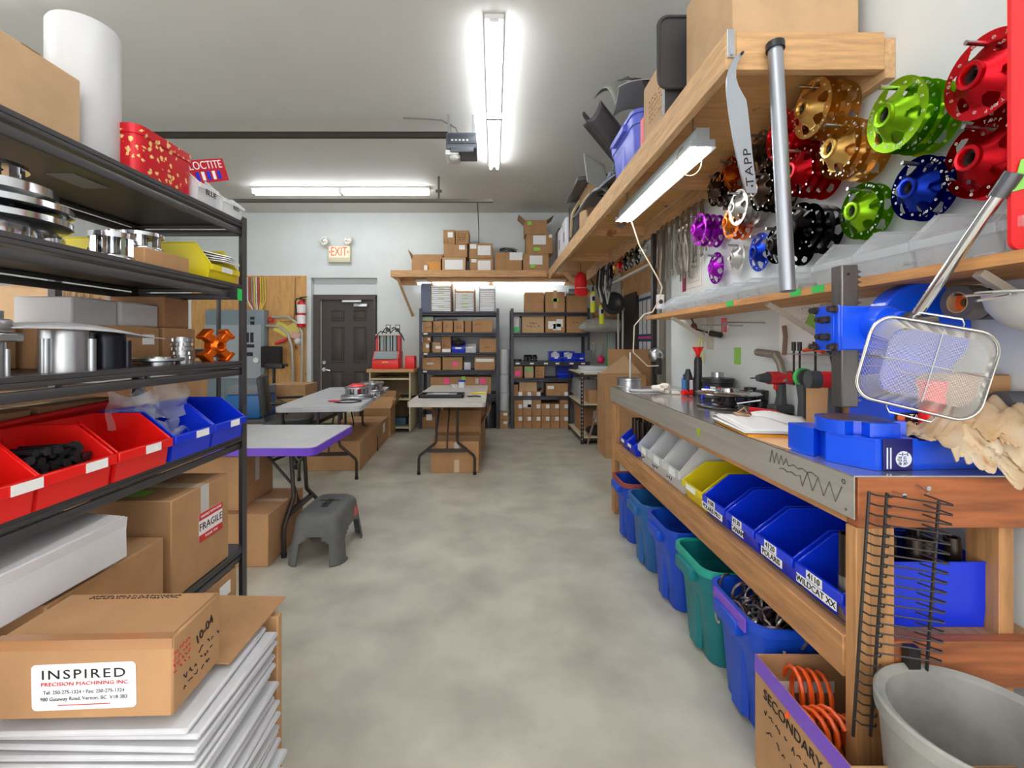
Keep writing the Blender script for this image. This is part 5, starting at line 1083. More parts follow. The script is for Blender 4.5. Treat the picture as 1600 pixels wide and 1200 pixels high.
# ================= red cap, propane, straps =================
cp = thing('baseball_cap', 'red baseball cap hanging under the far end of the overhead shelf', 'cap', (X_(907, 6.1), 6.1, Z_(442, 6.1)))
CAPR = mat('cap_red', (226, 24, 34), .7)
g = G(); g.T = Matrix.Diagonal((.085, .09, .15, 1)); g.ball((0, 0, 0), 1, n=10); part('crown', g, CAPR, cp)
g = G(); g.sheet(lambda u, v: (.085 * math.sin((u - .5) * 2.6) * (1 + .1 * v), -.03 - .05 * math.cos((u - .5) * 2.6) * (.4 + .8 * v), -.07 - .09 * v - .03 * (1 - abs(2 * u - 1)) * v), 12, 6); part('brim', g, CAPR, cp, solid=.006)
g = G(); g.tube([(.07 * math.sin((u / 10 - .5) * 2.6), -.035 - .055 * math.cos((u / 10 - .5) * 2.6), -.075) for u in range(11)], .005, 5); part('trim_band', g, mat('cap_trim', (236, 200, 170), .7), cp)
g = G(); g.cyl((0, 0, .14), (0, .0, .26), .004, seg=6); part('hook', g, DARKM, cp)
for k, (px, pyt, pyb) in enumerate(((926.5, 455, 489), (940, 476, 507))):
    t = thing('propane_cylinder', ['left', 'right'][k] + ' yellow propane cylinder hanging below the overhead shelf brace', 'gas cylinder', (X_(px, 6.2), 6.2, Z_(pyb, 6.2))); h_ = Z_(pyt, 6.2) - Z_(pyb, 6.2)
    g = G(); g.lathe([(.001, 0), (.034, .006), (.036, .02), (.036, h_ * .84), (.03, h_ * .95), (.012, h_)], 18, cap0=True, cap1=True); part('bottle', g, mat('propane_yellow', (222, 226, 40), .4), t)
    g = G(); g.lathe([(.0368, h_ * .5), (.0368, h_ * .82)], 18); part('label', g, mat('propane_label', (214, 216, 222), .5), t)
    g = G(); g.box(-.018, .018, -.0375, -.0365, h_ * .55, h_ * .75); part('black_print', g, INK, t)
    g = G(); g.cyl((0, 0, h_), (0, 0, h_ + .05), .014); g.tube([(0, 0, h_ + .05), (.01, 0, h_ + .09), (-.03, 0, h_ + .17)], .008); part('torch_head', g, BLACKP, t)
for k, (px, y0, w, L, c) in enumerate(((936, 404, .05, .32, (30, 30, 32)), (940, 400, .03, .4, (190, 190, 184)), (944, 402, .06, .36, (34, 32, 34)), (950, 408, .05, .3, (48, 48, 50)), (955, 412, .03, .44, (170, 168, 160)), (961, 420, .03, .3, (60, 60, 62)))):
    g = G(); L2 = L; g.tube([(-w / 2, 0, -.0), (-w / 2 - .02, 0, -L2 * .6), (0, 0, -L2), (w / 2 + .02, 0, -L2 * .6), (w / 2, 0, 0), (0, 0, .03)], .016, 5, closed=True)
    Y = 1.38 * FPX / (px - VX); one('hanging_belt', g, mat('belt%d' % k, c, .6), ('light grey' if c[0] > 100 else 'black') + ' drive belt looped on the back ledger, ' + ORD[k] + ' from the left', 'belt', (1.37, 5.9 - .1 * k, 2.24), (0, 0, PI / 2 * .3))
g = G(); g.T = RX(PI / 2); g.lathe([(.001, -.02), (.15, -.02), (.15, .02), (.1, .025), (.08, .01), (.001, .01)], 28); one('pulley_disc', g, BLACKP, 'round black wheel hanging below the belts next to the side door', 'wheel', (X_(958, 6.0), 6.0, Z_(474, 6.0)))
# ================= clutch sheaves =================
def sheave_mesh():
    """outer face towards -x (local z axis = -x later), z up is towards viewer"""
    R_ = .108; NR = [.034, .038, .043, .048, .053, .057, .061, .065, .069, .0725, .076, .0795, .083, .0865, .091, .097, .103, .108]; NA = 132
    def zf(r): return .034 * (1 - (r - .034) / (.080 - .034)) ** 1.25 if r < .080 else 0
    wc, wr, wa = .0735, .0145, 14.5
    def f(r, a):
        a = (a + 30) % 60 - 30; return (abs(r - wc) / wr) ** 3 + (abs(a) / wa) ** 3
    g = G(); P = {}
    for i, r in enumerate(NR):
        for j in range(NA):
            a = 360 * j / NA; P[i, j] = (r, a)
    kept = []
    for i in range(len(NR) - 1):
        for j in range(NA):
            q = [(i, j), (i + 1, j), (i + 1, (j + 1) % NA), (i, (j + 1) % NA)]
            if sum(1 for k in q if f(*P[k]) < 1) >= 2: continue
            kept.append(q)
    used = {}
    for q in kept:
        for k in q: used[k] = used.get(k, 0) + 1
    V = {}
    for k, c in used.items():
        r, a = P[k]; fv = f(r, a)
        if (fv < 1.35 and c < 4) or fv < 1:
            am = (a + 30) % 60 - 30; base = a - am; s = fv ** (-1 / 3); r = wc + (r - wc) * s; a = base + am * s
        z = zf(r); V[k] = g._v((r * math.cos(math.radians(a)), r * math.sin(math.radians(a)), z))
    for q in kept: g._f([V[k] for k in q])
    return g
def hub_mesh():
    g = G(); g.lathe([(.022, .0), (.022, .039), (.025, .043), (.034, .042), (.036, .036), (.034, .028), (.022, .0)], 36); return g
SM = sheave_mesh(); bmesh.ops.solidify(SM.bm, geom=SM.bm.faces[:], thickness=.0045)
for f_ in SM.bm.faces:
    f_.smooth = True; f_.normal_update(); c_0 = f_.calc_center_median(); r_0 = math.hypot(c_0.x, c_0.y)
    ns = Vector((0, 0, 1)) if r_0 > .078 else Vector((c_0.x / r_0 * .8, c_0.y / r_0 * .8, .6))
    if abs(f_.normal.dot(ns)) < .45 and .05 < r_0 < .1: f_.material_index = 1
SHEAVE = None
def anod(name, c, rough=.27): return mat(name, c, rough, .85)
COLS = {'gold': (240, 196, 112), 'green': (160, 216, 36), 'red': (226, 26, 42), 'blue': (24, 60, 190), 'black': (62, 58, 58), 'orange': (236, 128, 30), 'silver': (214, 214, 210), 'purple': (196, 40, 216), 'dark bronze': (104, 84, 72)}
tmpM = {}
baseA = mesh(SM, 'face_plate', MATS['chrome'], 45); baseB = mesh(hub_mesh(), 'hub', MATS['chrome'], 45)
rv = G(); rv.lathe([(.0022, .0005), (.0022, .002), (.0042, .002), (.0045, 0)], 12); bu = G(); bu.lathe([(.009, .01), (.0218, .01), (.0218, .03), (.015, .03), (.009, .02), (.009, .01)], 28); BORE_SHADE = mesh(bu, 'bore_shade_ring', mat('bore_shade_dark', (60, 56, 52), .35, .7))  # inner ring coloured dark, so the deep shade of the bore is painted in
RIV = mesh(rv, 'rivet', mat('bright_edge', (235, 235, 232), .3, .8))
def sheave_parts(c):
    if c in tmpM: return tmpM[c]
    m = anod('anodised_' + c.replace(' ', '_'), COLS[c], .3 if c != 'black' else .24)
    r = []
    for b in (baseA, baseB):
        k = b.copy(); k.name = b.name; k.materials.clear(); k.materials.append(m); k.materials.append(MATS['bright_edge']); r.append(k)
    tmpM[c] = r; return r
def letters(parent, c):
    for a0, s in ((60, 'TAPP'), (180, 'TAPP'), (300, 'TAPP')):
        for i, ch in enumerate(s):
            a = math.radians(a0 + 12 - i * 8); text(ch, .013, MATS['bright_edge'], parent, RZ(a - PI / 2) @ TR(0, .0955, .0005) , ext=.0004)
ORDB = ['front one', 'second from the front', 'third from the front', 'rearmost']
def stack(px, py, hpx, n, c, where, detail=1, peg=True):
    Xf = 1.392 - .041 * (n - 1) - .0
    Y = FPX * Xf / (px - VX); z = H - (py - VY) * Y / FPX; D = hpx * Y / FPX; s = D / .216
    pl_, hb = sheave_parts(c); rot0 = RN.uniform(0, 1)
    for k in range(n):
        nm = '%s clutch sheave, %s' % (c, where) + ((', ' + ['front one', 'second from the front', 'rearmost' if n == 3 else 'third from the front', 'rearmost'][k]) if n > 2 else ((', ' + ['front one', 'rear one'][k]) if n == 2 else ''))
        e = thing('clutch_sheave', nm, 'clutch sheave', (Xf + .041 * k, Y + .004 * k, z - .003 * k), (0, 0, 0)); e.rotation_euler = (0, -PI / 2, 0); e.scale = (s, s, s)
        r_ = rot0 + k * .1
        p1 = put('face_plate', pl_, e, (0, 0, 0), (0, 0, r_)); p2 = put('hub', hb, e); put('bore_shade_ring', BORE_SHADE, p2)
        if detail and (k == 0 or detail > 1):
            for i in range(6):
                a = r_ + math.radians(30 + 60 * i)
                put('rivet', RIV, p1, (.089 * math.cos(math.radians(30 + 60 * i)), .089 * math.sin(math.radians(30 + 60 * i)), 0))
                put('rivet', RIV, p1, (.0965 * math.cos(math.radians(2 + 60 * i)), .0965 * math.sin(math.radians(2 + 60 * i)), 0))
            if detail > 1 and k < 2: letters(p1, c)
    if peg:
        g = G(); g.cyl((1.4395, Y, z + .075 * s), (Xf - .05, Y, z + .075 * s + .012), .0065, seg=10); one('wall_peg', g, ALU, 'steel peg holding the %s sheave stack, %s' % (c, where), 'peg')
stack(1267.5, 170, 87, 4, 'gold', 'upper gold stack', 2)
stack(1310, 232, 90, 4, 'gold', 'lower gold stack', 2)
stack(1399, 180, 109, 4, 'green', 'upper green stack', 2)
stack(1538, 118, 128, 3, 'red', 'upper stack at the right edge', 2)
stack(1533.5, 247, 122, 2, 'red', 'lower stack at the right edge', 2)
stack(1434, 294, 97, 2, 'blue', 'large blue pair', 2)
stack(1345, 330, 86, 2, 'green', 'lower green pair', 2)
stack(1249, 355, 75, 4, 'black', 'black stack right of the aluminium tube')
stack(1248, 267, 78, 4, 'red', 'lower stack beside the aluminium tube')
stack(1219, 212, 74, 4, 'red', 'upper stack behind the aluminium tube')
stack(1190, 297, 64, 4, 'dark bronze', 'middle stack behind the lever stamped TAPP')
stack(1188, 236, 60, 3, 'dark bronze', 'upper stack behind the lever stamped TAPP')
stack(1139, 275, 57, 2, 'orange', 'upper orange pair', 1)
stack(1118, 296, 51, 3, 'dark bronze', 'stack left of the upper orange pair')
stack(1153, 324, 55, 4, 'silver', 'silver stack below the lever stamped TAPP')
stack(1142, 347, 51, 3, 'orange', 'lower orange stack')
stack(1092, 358.5, 50, 4, 'purple', 'upper purple stack beside the wrenches')
stack(1118.7, 419, 49.5, 1, 'purple', 'single purple one just above the clear bins')
stack(1150, 403, 50, 1, 'silver', 'single silver one beside the single purple one')
stack(1187, 394, 60, 1, 'blue', 'single small blue one')
stack(1214, 382, 60, 4, 'black', 'black stack left of the aluminium tube')
# wall ledge with clutches far along
g = G(); 
hk = ['black', 'black', 'gold', 'red', 'black', 'dark bronze', 'black', 'silver']
for k in range(8):
    Y = 5.45 - k * .185; e = thing('clutch_sheave', '%s sheave in the far row under the overhead shelf, %s from the far end' % (hk[k], ORD[k]), 'clutch sheave', (1.37, Y, 2.165), (0, 0, 0)); e.rotation_euler = (0, -PI / 2, 0); e.scale = (.9,) * 3
    pl_, hb = sheave_parts(hk[k]); put('face_plate', pl_, e); put('hub', hb, e)
    g.cyl((1.40, Y, 2.285), (1.34, Y, 2.235), .004, seg=6)
one('hook_rail', G().box(1.40, 1.437, 4.0, 5.7, 2.02, 2.045), mat('rail_pale', (180, 176, 160), .5), 'pale rail under the far row of sheaves', 'rail')
# wrenches
WRM = mat('wrench_steel', (158, 150, 138), .3, .9)
wr = G(); wr.box(-.005, .005, -.0105, .0105, -.36, 0, .002); wr.T = RY(PI / 2)
wr.lathe([(.012, -.005), (.021, -.005), (.021, .005), (.012, .005), (.012, -.005)], 18, TR(-.015, 0, 0)); wr.T = Matrix()
for s in (-1, 1): wr.box(-.005, .005, s * .01, s * .022, -.40, -.362, .002)
wr.box(-.005, .005, -.018, .018, -.368, -.352, .003)
WRM_ = mesh(wr, 'wrench', WRM)
for k in range(17):
    Y = 3.02 + k * .052; s = [.78, .82, .9, 1.0, 1.05, 1.1, 1.15, 1.2][k % 8] * RN.uniform(.95, 1.05)
    o_ = tag(put('wrench', WRM_, None, (1.385 + (k % 2) * .012, Y, 2.25), (RN.uniform(-.05, .05), RN.uniform(-.03, .03), RN.uniform(-.25, .25))), 'steel combination wrench hanging in the row under the overhead shelf', 'wrench', 'wrenches hung in a row'); o_.scale = (1, 1, s)
for k in range(3):
    g = G(); g.tube([(0, 0, 0), (0, .03, -.16), (0, -.005, -.3)], .01, 6); g.tube([(0, .01, 0), (0, -.04, -.15), (0, -.01, -.3)], .01, 6); g.ball((0, 0, .03), .024, .4, 1, 1.4, 6); one('locking_pliers', g, WRM, 'steel locking pliers hanging in front of the wrenches', 'pliers', (1.35, 3.2 + k * .07, 2.12), (0, 0, .1 * k), 'pliers in front of the wrenches')
# notices on the near wall
def note(label, px, py, w, h, m, cat='note', name='paper_note', rot=0, th=.001):
    Y = Yx(px, XR - .002); return one(name, G().box(-th, 0, -w / 2, w / 2, -h / 2, h / 2), m, label, cat, (XR - .0005, Y, H - (py - VY) * Y / FPX), (rot, 0, 0))
note('pink sticky note on the wall under the wall shelf', 1131, 508, .07, .09, mat('note_salmon', (246, 120, 130), .7))
note('green sticky note on the wall behind the black clutch', 1152, 556, .075, .1, mat('note_green', (150, 205, 92), .7))
note('small magenta picture on the wall between the wrenches and the clear bins', 1069, 436, .07, .19, mat('picture_magenta', (170, 40, 96), .6), 'picture')
pn = note('large framed pencil sketch on the wall below the wrenches', 1084, 421, .3, .3, mat('sketch_paper', (232, 230, 222), .7), 'drawing')
g = G()
for k, r_ in enumerate((.06, .09, .13)): g.tube([(-.002, -r_, -r_), (-.002, r_, -r_), (-.002, r_, r_), (-.002, -r_, r_)], .0018, 4, closed=True)
part('pencil_lines', g, mat('pencil', (190, 186, 178), .7), pn)
wbp = note('large white notice sheet on the wall behind the press', 1262, 515, .42, .3, mat('notice_white', (240, 238, 236), .6), 'notice')
scribble(wbp, Matrix(((0, 0, -1, -.002), (-1, 0, 0, 0), (0, 1, 0, 0), (0, 0, 0, 1))), .05, .05, .18, .12, 5, mat('faint_print', (196, 180, 176), .8), .0012, 3)
scribble(wbp, Matrix(((0, 0, -1, -.002), (-1, 0, 0, 0), (0, 1, 0, 0), (0, 0, 0, 1))), .06, -.06, .1, .03, 1, REDINK, .0012, 8)
note('crooked green note beside the blue press head', 1272, 508, .11, .07, mat('note_green', (150, 205, 92), .7), rot=.6, th=.003)
note('pale printed sheet on the wall above the small bottles', 1088, 548, .2, .2, mat('faint_sheet', (226, 224, 218), .7), 'notice')
# ================= wall shelf with clear bins =================
ws = thing('wall_shelf', 'plywood shelf on the right wall carrying a row of clear bins', 'shelf', (0, 0, 0))
part('board', G().box(1.14, XR - .0005, .35, 3.42, 1.495, 1.523), mat('shelf_plywood', (220, 158, 96), .6, noise=.22, nscale=9, stretch=(4, .5, 6), n2=(7, (130, 78, 42), .29, .33)), ws)
for y in (1.1, 1.95, 3.0):
    g = G(); g.tube([(1.17, y, 1.49), (XR - .01, y, 1.33)], .014, 4); g.box(XR - .03, XR - .001, y - .02, y + .02, 1.28, 1.494); part('bracket', g, mat('bracket_pale', (196, 186, 170), .5), ws)
for k, y in enumerate((1.48, 1.60, 1.72, 2.2)): 
    one('green_tape', G().box(-.0015, 0, -.03, .03, -.012, .013), mat('tape_green', (60, 196, 90), .5), 'strip of green tape on the edge of the wall shelf, ' + ORD[k] + ' from the near end', 'tape', (1.1395, y, 1.51))
Y0 = .78; ws_ = [.26, .22, .20, .19, .18, .17, .17, .16, .15, .15, .14, .14, .13, .12]
for k, w in enumerate(ws_):
    h_ = .15 if k < 4 else .105
    if Y0 + w > 3.42: break
    bn = bin_('clear plastic bin on the wall shelf, ' + (['nearest', 'second', 'third', 'fourth', 'fifth', 'sixth', 'seventh', 'eighth', 'ninth', 'tenth', 'eleventh', 'twelfth', 'thirteenth', 'fourteenth'][k]) + ' from the near end', 1.285, Y0 + w / 2, 1.5235, w - .012, .26, h_, THIN, -PI / 2 * 1, None, lip=.5)
    bn.rotation_euler = (0, 0, -PI / 2)
    g = G(); rr = random.Random(k)
    for i in range(3): g.lathe([(.022, 0), (.034, 0), (.034, .006), (.022, .006), (.022, 0)], 16, TR(rr.uniform(-.04, .04) * w / .2, rr.uniform(-.08, .08), .008 + .012 * i) @ RX(rr.uniform(-.3, .3)))
    part('contents', g, mat('small_hardware%d' % (k % 2), ((150, 150, 150), (196, 200, 206))[k % 2], .35, .6), bn)
    Y0 += w
# ================= STEEL TOPPED BENCH =================
BT = .98; BX = .922; BY0, BY1 = 1.166, 3.60
bench = thing('work_bench', 'long wooden work bench with a stainless steel top and a lower shelf', 'work bench', (0, 0, 0))
SST = mat('stainless_top', (206, 204, 200), .16, .75, noise=.1, nscale=5)
SSF = mat('stainless_apron', (204, 199, 190), .36, .45, noise=.08, nscale=12, stretch=(1, .1, 3))
part('steel_top', G().box(BX, XR - .001, BY0, BY1, BT - .004, BT), SST, bench)
ap = part('steel_apron', G().box(BX, BX + .003, BY0, BY1, BT - .113, BT - .0041), SSF, bench)
# pen squiggles on the apron
def zig(y0, z0, pts, r=.0016):
    g = G(); g.tube([(BX - .0006, y0 + a, z0 + b) for a, b in pts], r, 4); return part('pen_squiggle', g, mat('pen_line', (70, 66, 60), .6), ap)
zig(1.52, .945, [(0 - .012 * i, (-.022, .022)[i % 2] * max(.2, 1 - i * .07)) for i in range(9)] + [(-.12 - .02 * i, -.006 * (i % 2)) for i in range(6)])
zig(1.47, .915, [(-.02 * i, .006 * (i % 2)) for i in range(6)] + [(-.11 - .022 * i, (-.022, .024)[i % 2]) for i in range(8)])
g = G(); g.tube([(BX - .0006, 1.20 + .006 * math.cos(a), .955 + .006 * math.sin(a)) for a in [i for i in range(6)]], .0014, 4, closed=True); part('pen_squiggle', g, MATS['pen_line'], ap)
g = G(); g.prism([(-.022, -.02), (.022, -.02), (0, .024)], 0, .001, TR(BX - .001, 2.05, .915) @ RY(-PI / 2) @ RZ(PI / 2)); part('green_mark', g, mat('green_mark_', (170, 196, 20), .6), ap)
g = G(); g.cyl((BX - .002, 1.19, .885), (BX, 1.19, .885), .004); part('screw', g, CHROME, ap)
part('end_beam', G().box(.935, XR - .002, BY0 + .002, BY0 + .04, BT - .135, BT - .0045, .002), OLDWOODX, bench)
part('front_beam', G().box(.935, .973, BY0 + .041, BY1 - .01, BT - .135, BT - .0045), OLDWOOD, bench)
for y in (BY0 + .041, BY1 - .09):
    for x in (.93, XR - .1):
        if x == .93 and y < 2: continue
        part('leg', G().box(x, x + .04, y, y + .088, 0, BT - .136, .002), OLDWOODZ, bench)
part('leg', G().box(.9705, 1.03, BY0 + .004, BY0 + .0405, 0, BT - .136, .002), OLDWOODZ, bench)
part('leg', G().box(.931, .97, BY0 + .004, BY0 + .0405, 0, BT - .136, .002), OLDWOODZ, bench)
part('front_stretcher', G().box(.925, .9605, BY0 + .041, BY1 - .095, .435, .545, .002), OLDWOOD, bench)
part('lower_shelf', G().box(.961, XR - .002, BY0 + .041, BY1 - .0, .528, .545), mat('shelf_board_old', (186, 140, 98), .7, noise=.2, nscale=8, stretch=(5, .5, 5)), bench)
part('lower_end_board', G().box(1.031, XR - .002, BY0 + .006, BY0 + .0405, .43, .55, .002), OLDWOODX, bench)
one('bench_foot_bar', G().box(1.045, 1.075, BY0 - .02, BY0 + .0, .35, .55), DARKM, 'short dark steel bar leaning beside the near bench leg', 'bar', rot=(0, 0, 0))
# ---------- bins on the lower shelf
BZ = .546; AF = -PI / 2; BD = .40
def lbin(label, y0, y1, m, h=.175, d=BD, txt=None, cardw=None, lip=.5, x=None):
    return bin_(label, (x or .955) + d / 2, (y0 + y1) / 2, BZ, y1 - y0 - .012, d, h, m, AF, cardw, None, lip, txt=txt)
lbin('blue bin labelled 4110 WILDCAT XX on the lower bench shelf', 1.235, 1.435, BLUEP, txt=['4110', 'WILDCAT XX'])
lbin('blue bin labelled 4120 POLARIS on the lower bench shelf', 1.445, 1.65, BLUEP, txt=['4120', 'POLARIS'])
lbin('blue bin labelled 4130 CANAM on the lower bench shelf', 1.66, 1.865, BLUEP, txt=['4130', 'CANAM'])
lbin('blue bin labelled 4100 next to the yellow bin on the lower bench shelf', 1.875, 2.07, BLUEP, txt=['4100', 'POLARIS PRO'])
lbin('yellow bin on the lower bench shelf beside the clear bins', 2.08, 2.30, YELP, cardw=(0, .5))
for k, (y0, y1, lb) in enumerate(((2.33, 2.55, 'nearest'), (2.56, 2.78, 'middle'), (2.79, 3.0, 'farthest'))):
    b = lbin('large clear plastic bin on the lower bench shelf, %s of three' % lb, y0, y1, MILKY, h=.25, cardw=(.1, .4), lip=.45)
    scribble(b, TR(0, -.211, .05) @ frame('-y', 0, 0, 0), .0, .0, .09, .03, 1, INK, .002, k)
for k, (y0, y1, lb) in enumerate(((3.1, 3.26, 'near'), (3.27, 3.42, 'far'))):
    lbin('small blue bin full of dark sleeves at the far end of the bench shelf, %s one' % lb, y0, y1, BLUEP, h=.14, d=.3, cardw=(0, .5))
SLV = mat('dark_sleeve', (72, 62, 58), .28, .85)
slv = G(); slv.lathe([(.013, 0), (.0195, 0), (.0195, .215), (.013, .215), (.013, 0)], 18); SLM = mesh(slv, 'steel_sleeve', SLV)
for k in range(9):
    tag(put('steel_sleeve', SLM, None, (1.03 + (k % 3) * .05, 3.13 + (k // 3) * .1, BZ + .012), (RN.uniform(-.1, .1), RN.uniform(-.1, .1), 0)), 'dark steel sleeve standing in the small blue bins at the far end of the bench shelf', 'sleeve', 'sleeves in the far blue bins')
for k, (x, y, s, lb) in enumerate(((.985, 1.272, 1.0, 'in the 4110 bin beside the near bench leg, lower part lighter'), )):
    t = thing('steel_tube', 'stack of two joined dark and light steel tubes standing in the bin labelled 4110', 'tube', (x + .005, y, BZ + .006))
    part('dark_tube', G().lathe([(.016, .12), (.0225, .12), (.0225, .235), (.017, .235), (.016, .12)], 24), SLV, t); part('light_tube', G().lathe([(.016, 0), (.0235, 0), (.0235, .119), (.016, .119), (.016, 0)], 24), mat('tube_light', (150, 144, 138), .3, .9), t)
for k, (x, y, h) in enumerate(((1.12, 1.30, .2), (1.17, 1.37, .2), (1.22, 1.29, .19), (1.27, 1.36, .2), (1.19, 1.28, .16), (1.31, 1.29, .195), (1.1, 1.38, .21), (1.29, 1.41, .19))):
    tag(put('steel_sleeve', SLM, None, (x, y, BZ + .007), (RN.uniform(-.04, .04), RN.uniform(-.05, .05), 0)), 'dark steel sleeve standing in the bin labelled 4110, behind the wire rack', 'sleeve', 'sleeves in the 4110 bin')
# ---------- totes on the floor
TG = mat('tote_green', (16, 122, 128), .4, noise=.08, nscale=4); TB2 = mat('tote_slate_blue', (32, 100, 168), .4, noise=.06, nscale=4)
PURP = mat('purple_tape_edge', (122, 78, 200), .35)
for (y0, y1, m, rimm, lb, h) in ((1.45, 1.80, BLUEP2, None, 'blue tote full of coil springs on the floor under the bench', .40), (1.81, 2.15, TG, mat('rim_green', (30, 160, 140), .35), 'green tote on the floor under the bench', .40),
                         (2.19, 2.53, BLUEP2, None, 'blue tote on the floor under the bench, just beyond the green one', .40), (2.57, 2.90, TB2, None, 'slate blue tote on the floor under the bench, fourth from the near end', .39), (2.95, 3.27, BLUEP2, mat('rim_rust', (150, 70, 60), .5), 'farthest blue tote with a rusty red edge on the floor under the bench', .40)):
    t = tote(lb, .835 + .29, (y0 + y1) / 2, 0.001, .58, y1 - y0, h, m, rimm=rimm)
    if 'springs' in lb: part('tape_band', G().box(-.298, -.291, -.12, .09, .36, .403), PURP, t)
    if 'just beyond' in lb: patch(t, TR(-.262, .05, .33) @ frame('-x', 0, 0, 0), 0, 0, .08, .018, mat('strip_green', (70, 170, 90), .5), 'green_strip')
one('dark_oil', G().box(.90, 1.3, 1.84, 2.12, .03, .031), BLACKP, 'dark liquid film on the bottom of the green tote', 'film') if False else None
spg = G(); spg.tube([(.04 * math.cos(a * .55), .04 * math.sin(a * .55), a * .0058 - .06) for a in range(0, 24)] , .005, 6)
SPM = mesh(spg, 'coil_spring', mat('spring_steel', (196, 188, 180), .28, .85)); SPD = mesh(G().tube([(.04 * math.cos(a * .55), .04 * math.sin(a * .55), a * .006 - .07) for a in range(0, 26)], .005, 6), 'coil_spring', mat('spring_dark', (112, 96, 100), .35, .7))
for k in range(46):
    lay = k // 23; q = k % 23
    x = .93 + (q % 6) * .072 + RN.uniform(-.012, .012); y = 1.52 + (q // 6) * .072 + RN.uniform(-.01, .01); z = .29 + lay * .055 + RN.uniform(0, .02)
    tag(put('coil_spring', (SPM, SPD)[k % 2], None, (x, y, z), (RN.uniform(-1.5, 1.5), RN.uniform(-1.5, 1.5), RN.uniform(0, 6))), ('bright', 'dark')[k % 2] + ' coil spring heaped in the blue tote', 'spring', ('bright', 'dark')[k % 2] + ' springs in the blue tote')
one('spring_bed', G().box(.92, 1.30, 1.49, 1.76, .03, .26, .02), RUBBER, 'dark tangle of springs filling the lower part of the blue tote', 'springs', rot=(0, 0, 0))
# ---------- open carton with orange air hose
oc_ = carton('open cardboard box with purple tape along its edge, full of orange hose', .815, 1.22, 1.04, 1.42, .001, .35, 0, CARD, open_=True)
part('tape_band', G().box(-.2045, -.2028, -.19, .19, .30, .352), PURP, oc_)
F = frame('-x', .405, .38, .349)
text('SECONDARY', .042, INK, oc_, F @ TR(-.02, .262, .002), 'handwriting'); text('CLOSE TO GOOD', .03, INK, oc_, F @ TR(.0, .21, .002), 'handwriting') if False else scribble(oc_, F, -.03, .21, .22, .03, 1, INK, .0018, 3)
scribble(oc_, F, -.03, .16, .2, .035, 1, INK, .0018, 5)
patch(oc_, TR(0, .1845, 0) @ frame('-y', 0, 0, 0), -.06, .25, .2, .035, WHITE, 'shipping_label')
ORH = mat('orange_hose', (238, 92, 30), .3)
for k, (x, y, z, r, n, a) in enumerate(((.92, 1.24, .27, .045, 7, .2), (.99, 1.35, .275, .05, 8, -.2), (1.03, 1.25, .22, .055, 8, .1))):
    g = G(); g.tube([((i / 12 / n - .5) * .2 + 0, r * math.cos(i / 12 * 2 * PI), r * math.sin(i / 12 * 2 * PI) * 1.1) for i in range(12 * n // 1 // 2)], .0065, 6)
    one('air_hose', g, ORH, 'coiled orange air hose in the purple taped box, ' + ['leftmost coil', 'rear coil', 'front coil'][k], 'hose', (x, y, z), (0, .1, a))
# ---------- grey bucket at the bottom right
bk = thing('grey_barrel', 'dirty grey plastic barrel with an open top at the lower right corner', 'barrel', (1.055, .985, 0))
BKM = mat('bucket_grey', (168, 168, 162), .5, noise=.16, nscale=7, n2=(5, (110, 120, 128), .32, .40))
g = G(); g.lathe([(.001, .012), (.135, .012), (.15, .3), (.158, .495), (.166, .5), (.176, .505), (.181, .50), (.18, .47), (.172, .465), (.16, .3), (.145, 0), (.001, 0)], 56); part('tub', g, BKM, bk)
# ---------- wire rack hanging on the bench end
wr_ = thing('wire_rack', 'black wire comb rack hanging on the near end of the bench', 'wire rack', (0, 0, 0))
WM = mat('rack_wire', (66, 62, 60), .4, .5)
yA = 1.145
def pp(px, py, Y): return at(px, py, Y)
for (a, b) in (((1358, 768), (1333, 1150)), ((1386, 770), (1360, 1150)), ((1467, 783), (1447, 1060))):
    g = G(); g.tube([pp(*a, yA), pp(*b, yA + .0)], .0042, 6); part('upright', g, WM, wr_)
NW = 24
for k in range(NW):
    t_ = k / (NW - 1); y_ = 770 + 352 * t_; e1 = 1358 - 24.5 * t_; e2 = 1386 - 25 * t_; e3 = 1466 - 26 * t_
    g = G(); p1, p2 = pp(e1, y_, yA), pp(e2, y_ + 3, yA)
    tip = pp(e3 + 26, y_ + 20 * 1.0, yA - .045); back = pp(e3 - 22, y_ + 3, yA + .012)
    g.tube([(p1[0], yA, p1[2]), (p1[0] + .006, yA - .018, p1[2] - .001), (p2[0] - .006, yA - .02, p2[2]), (p2[0] + .002, yA - .012, p2[2])], .0022, 5)
    if y_ < 1030: g.tube([(p2[0], yA - .006, p2[2]), (tip[0] - .004, tip[1], tip[2]), (tip[0], tip[1] + .004, tip[2]), (back[0], back[1], back[2])], .0022, 5)
    part('rack_wire', g, WM, wr_)
for k, (px, py) in enumerate(((1396, 768), (1433, 757))):
    g = G(); x, y, z = at(px, py, BY0); g.cyl((x, BY0 + .005, z), (x, BY0 - .03, z + (.0 if k == 0 else -.012)), .0025, seg=8); g.cyl((x, BY0 - .03, z), (x, BY0 - .032, z), .006, seg=10); one('nail', g, CHROME, ['brass coloured nail holding the wire rack', 'bent nail in the end beam of the bench right of the wire rack'][k], 'nail')
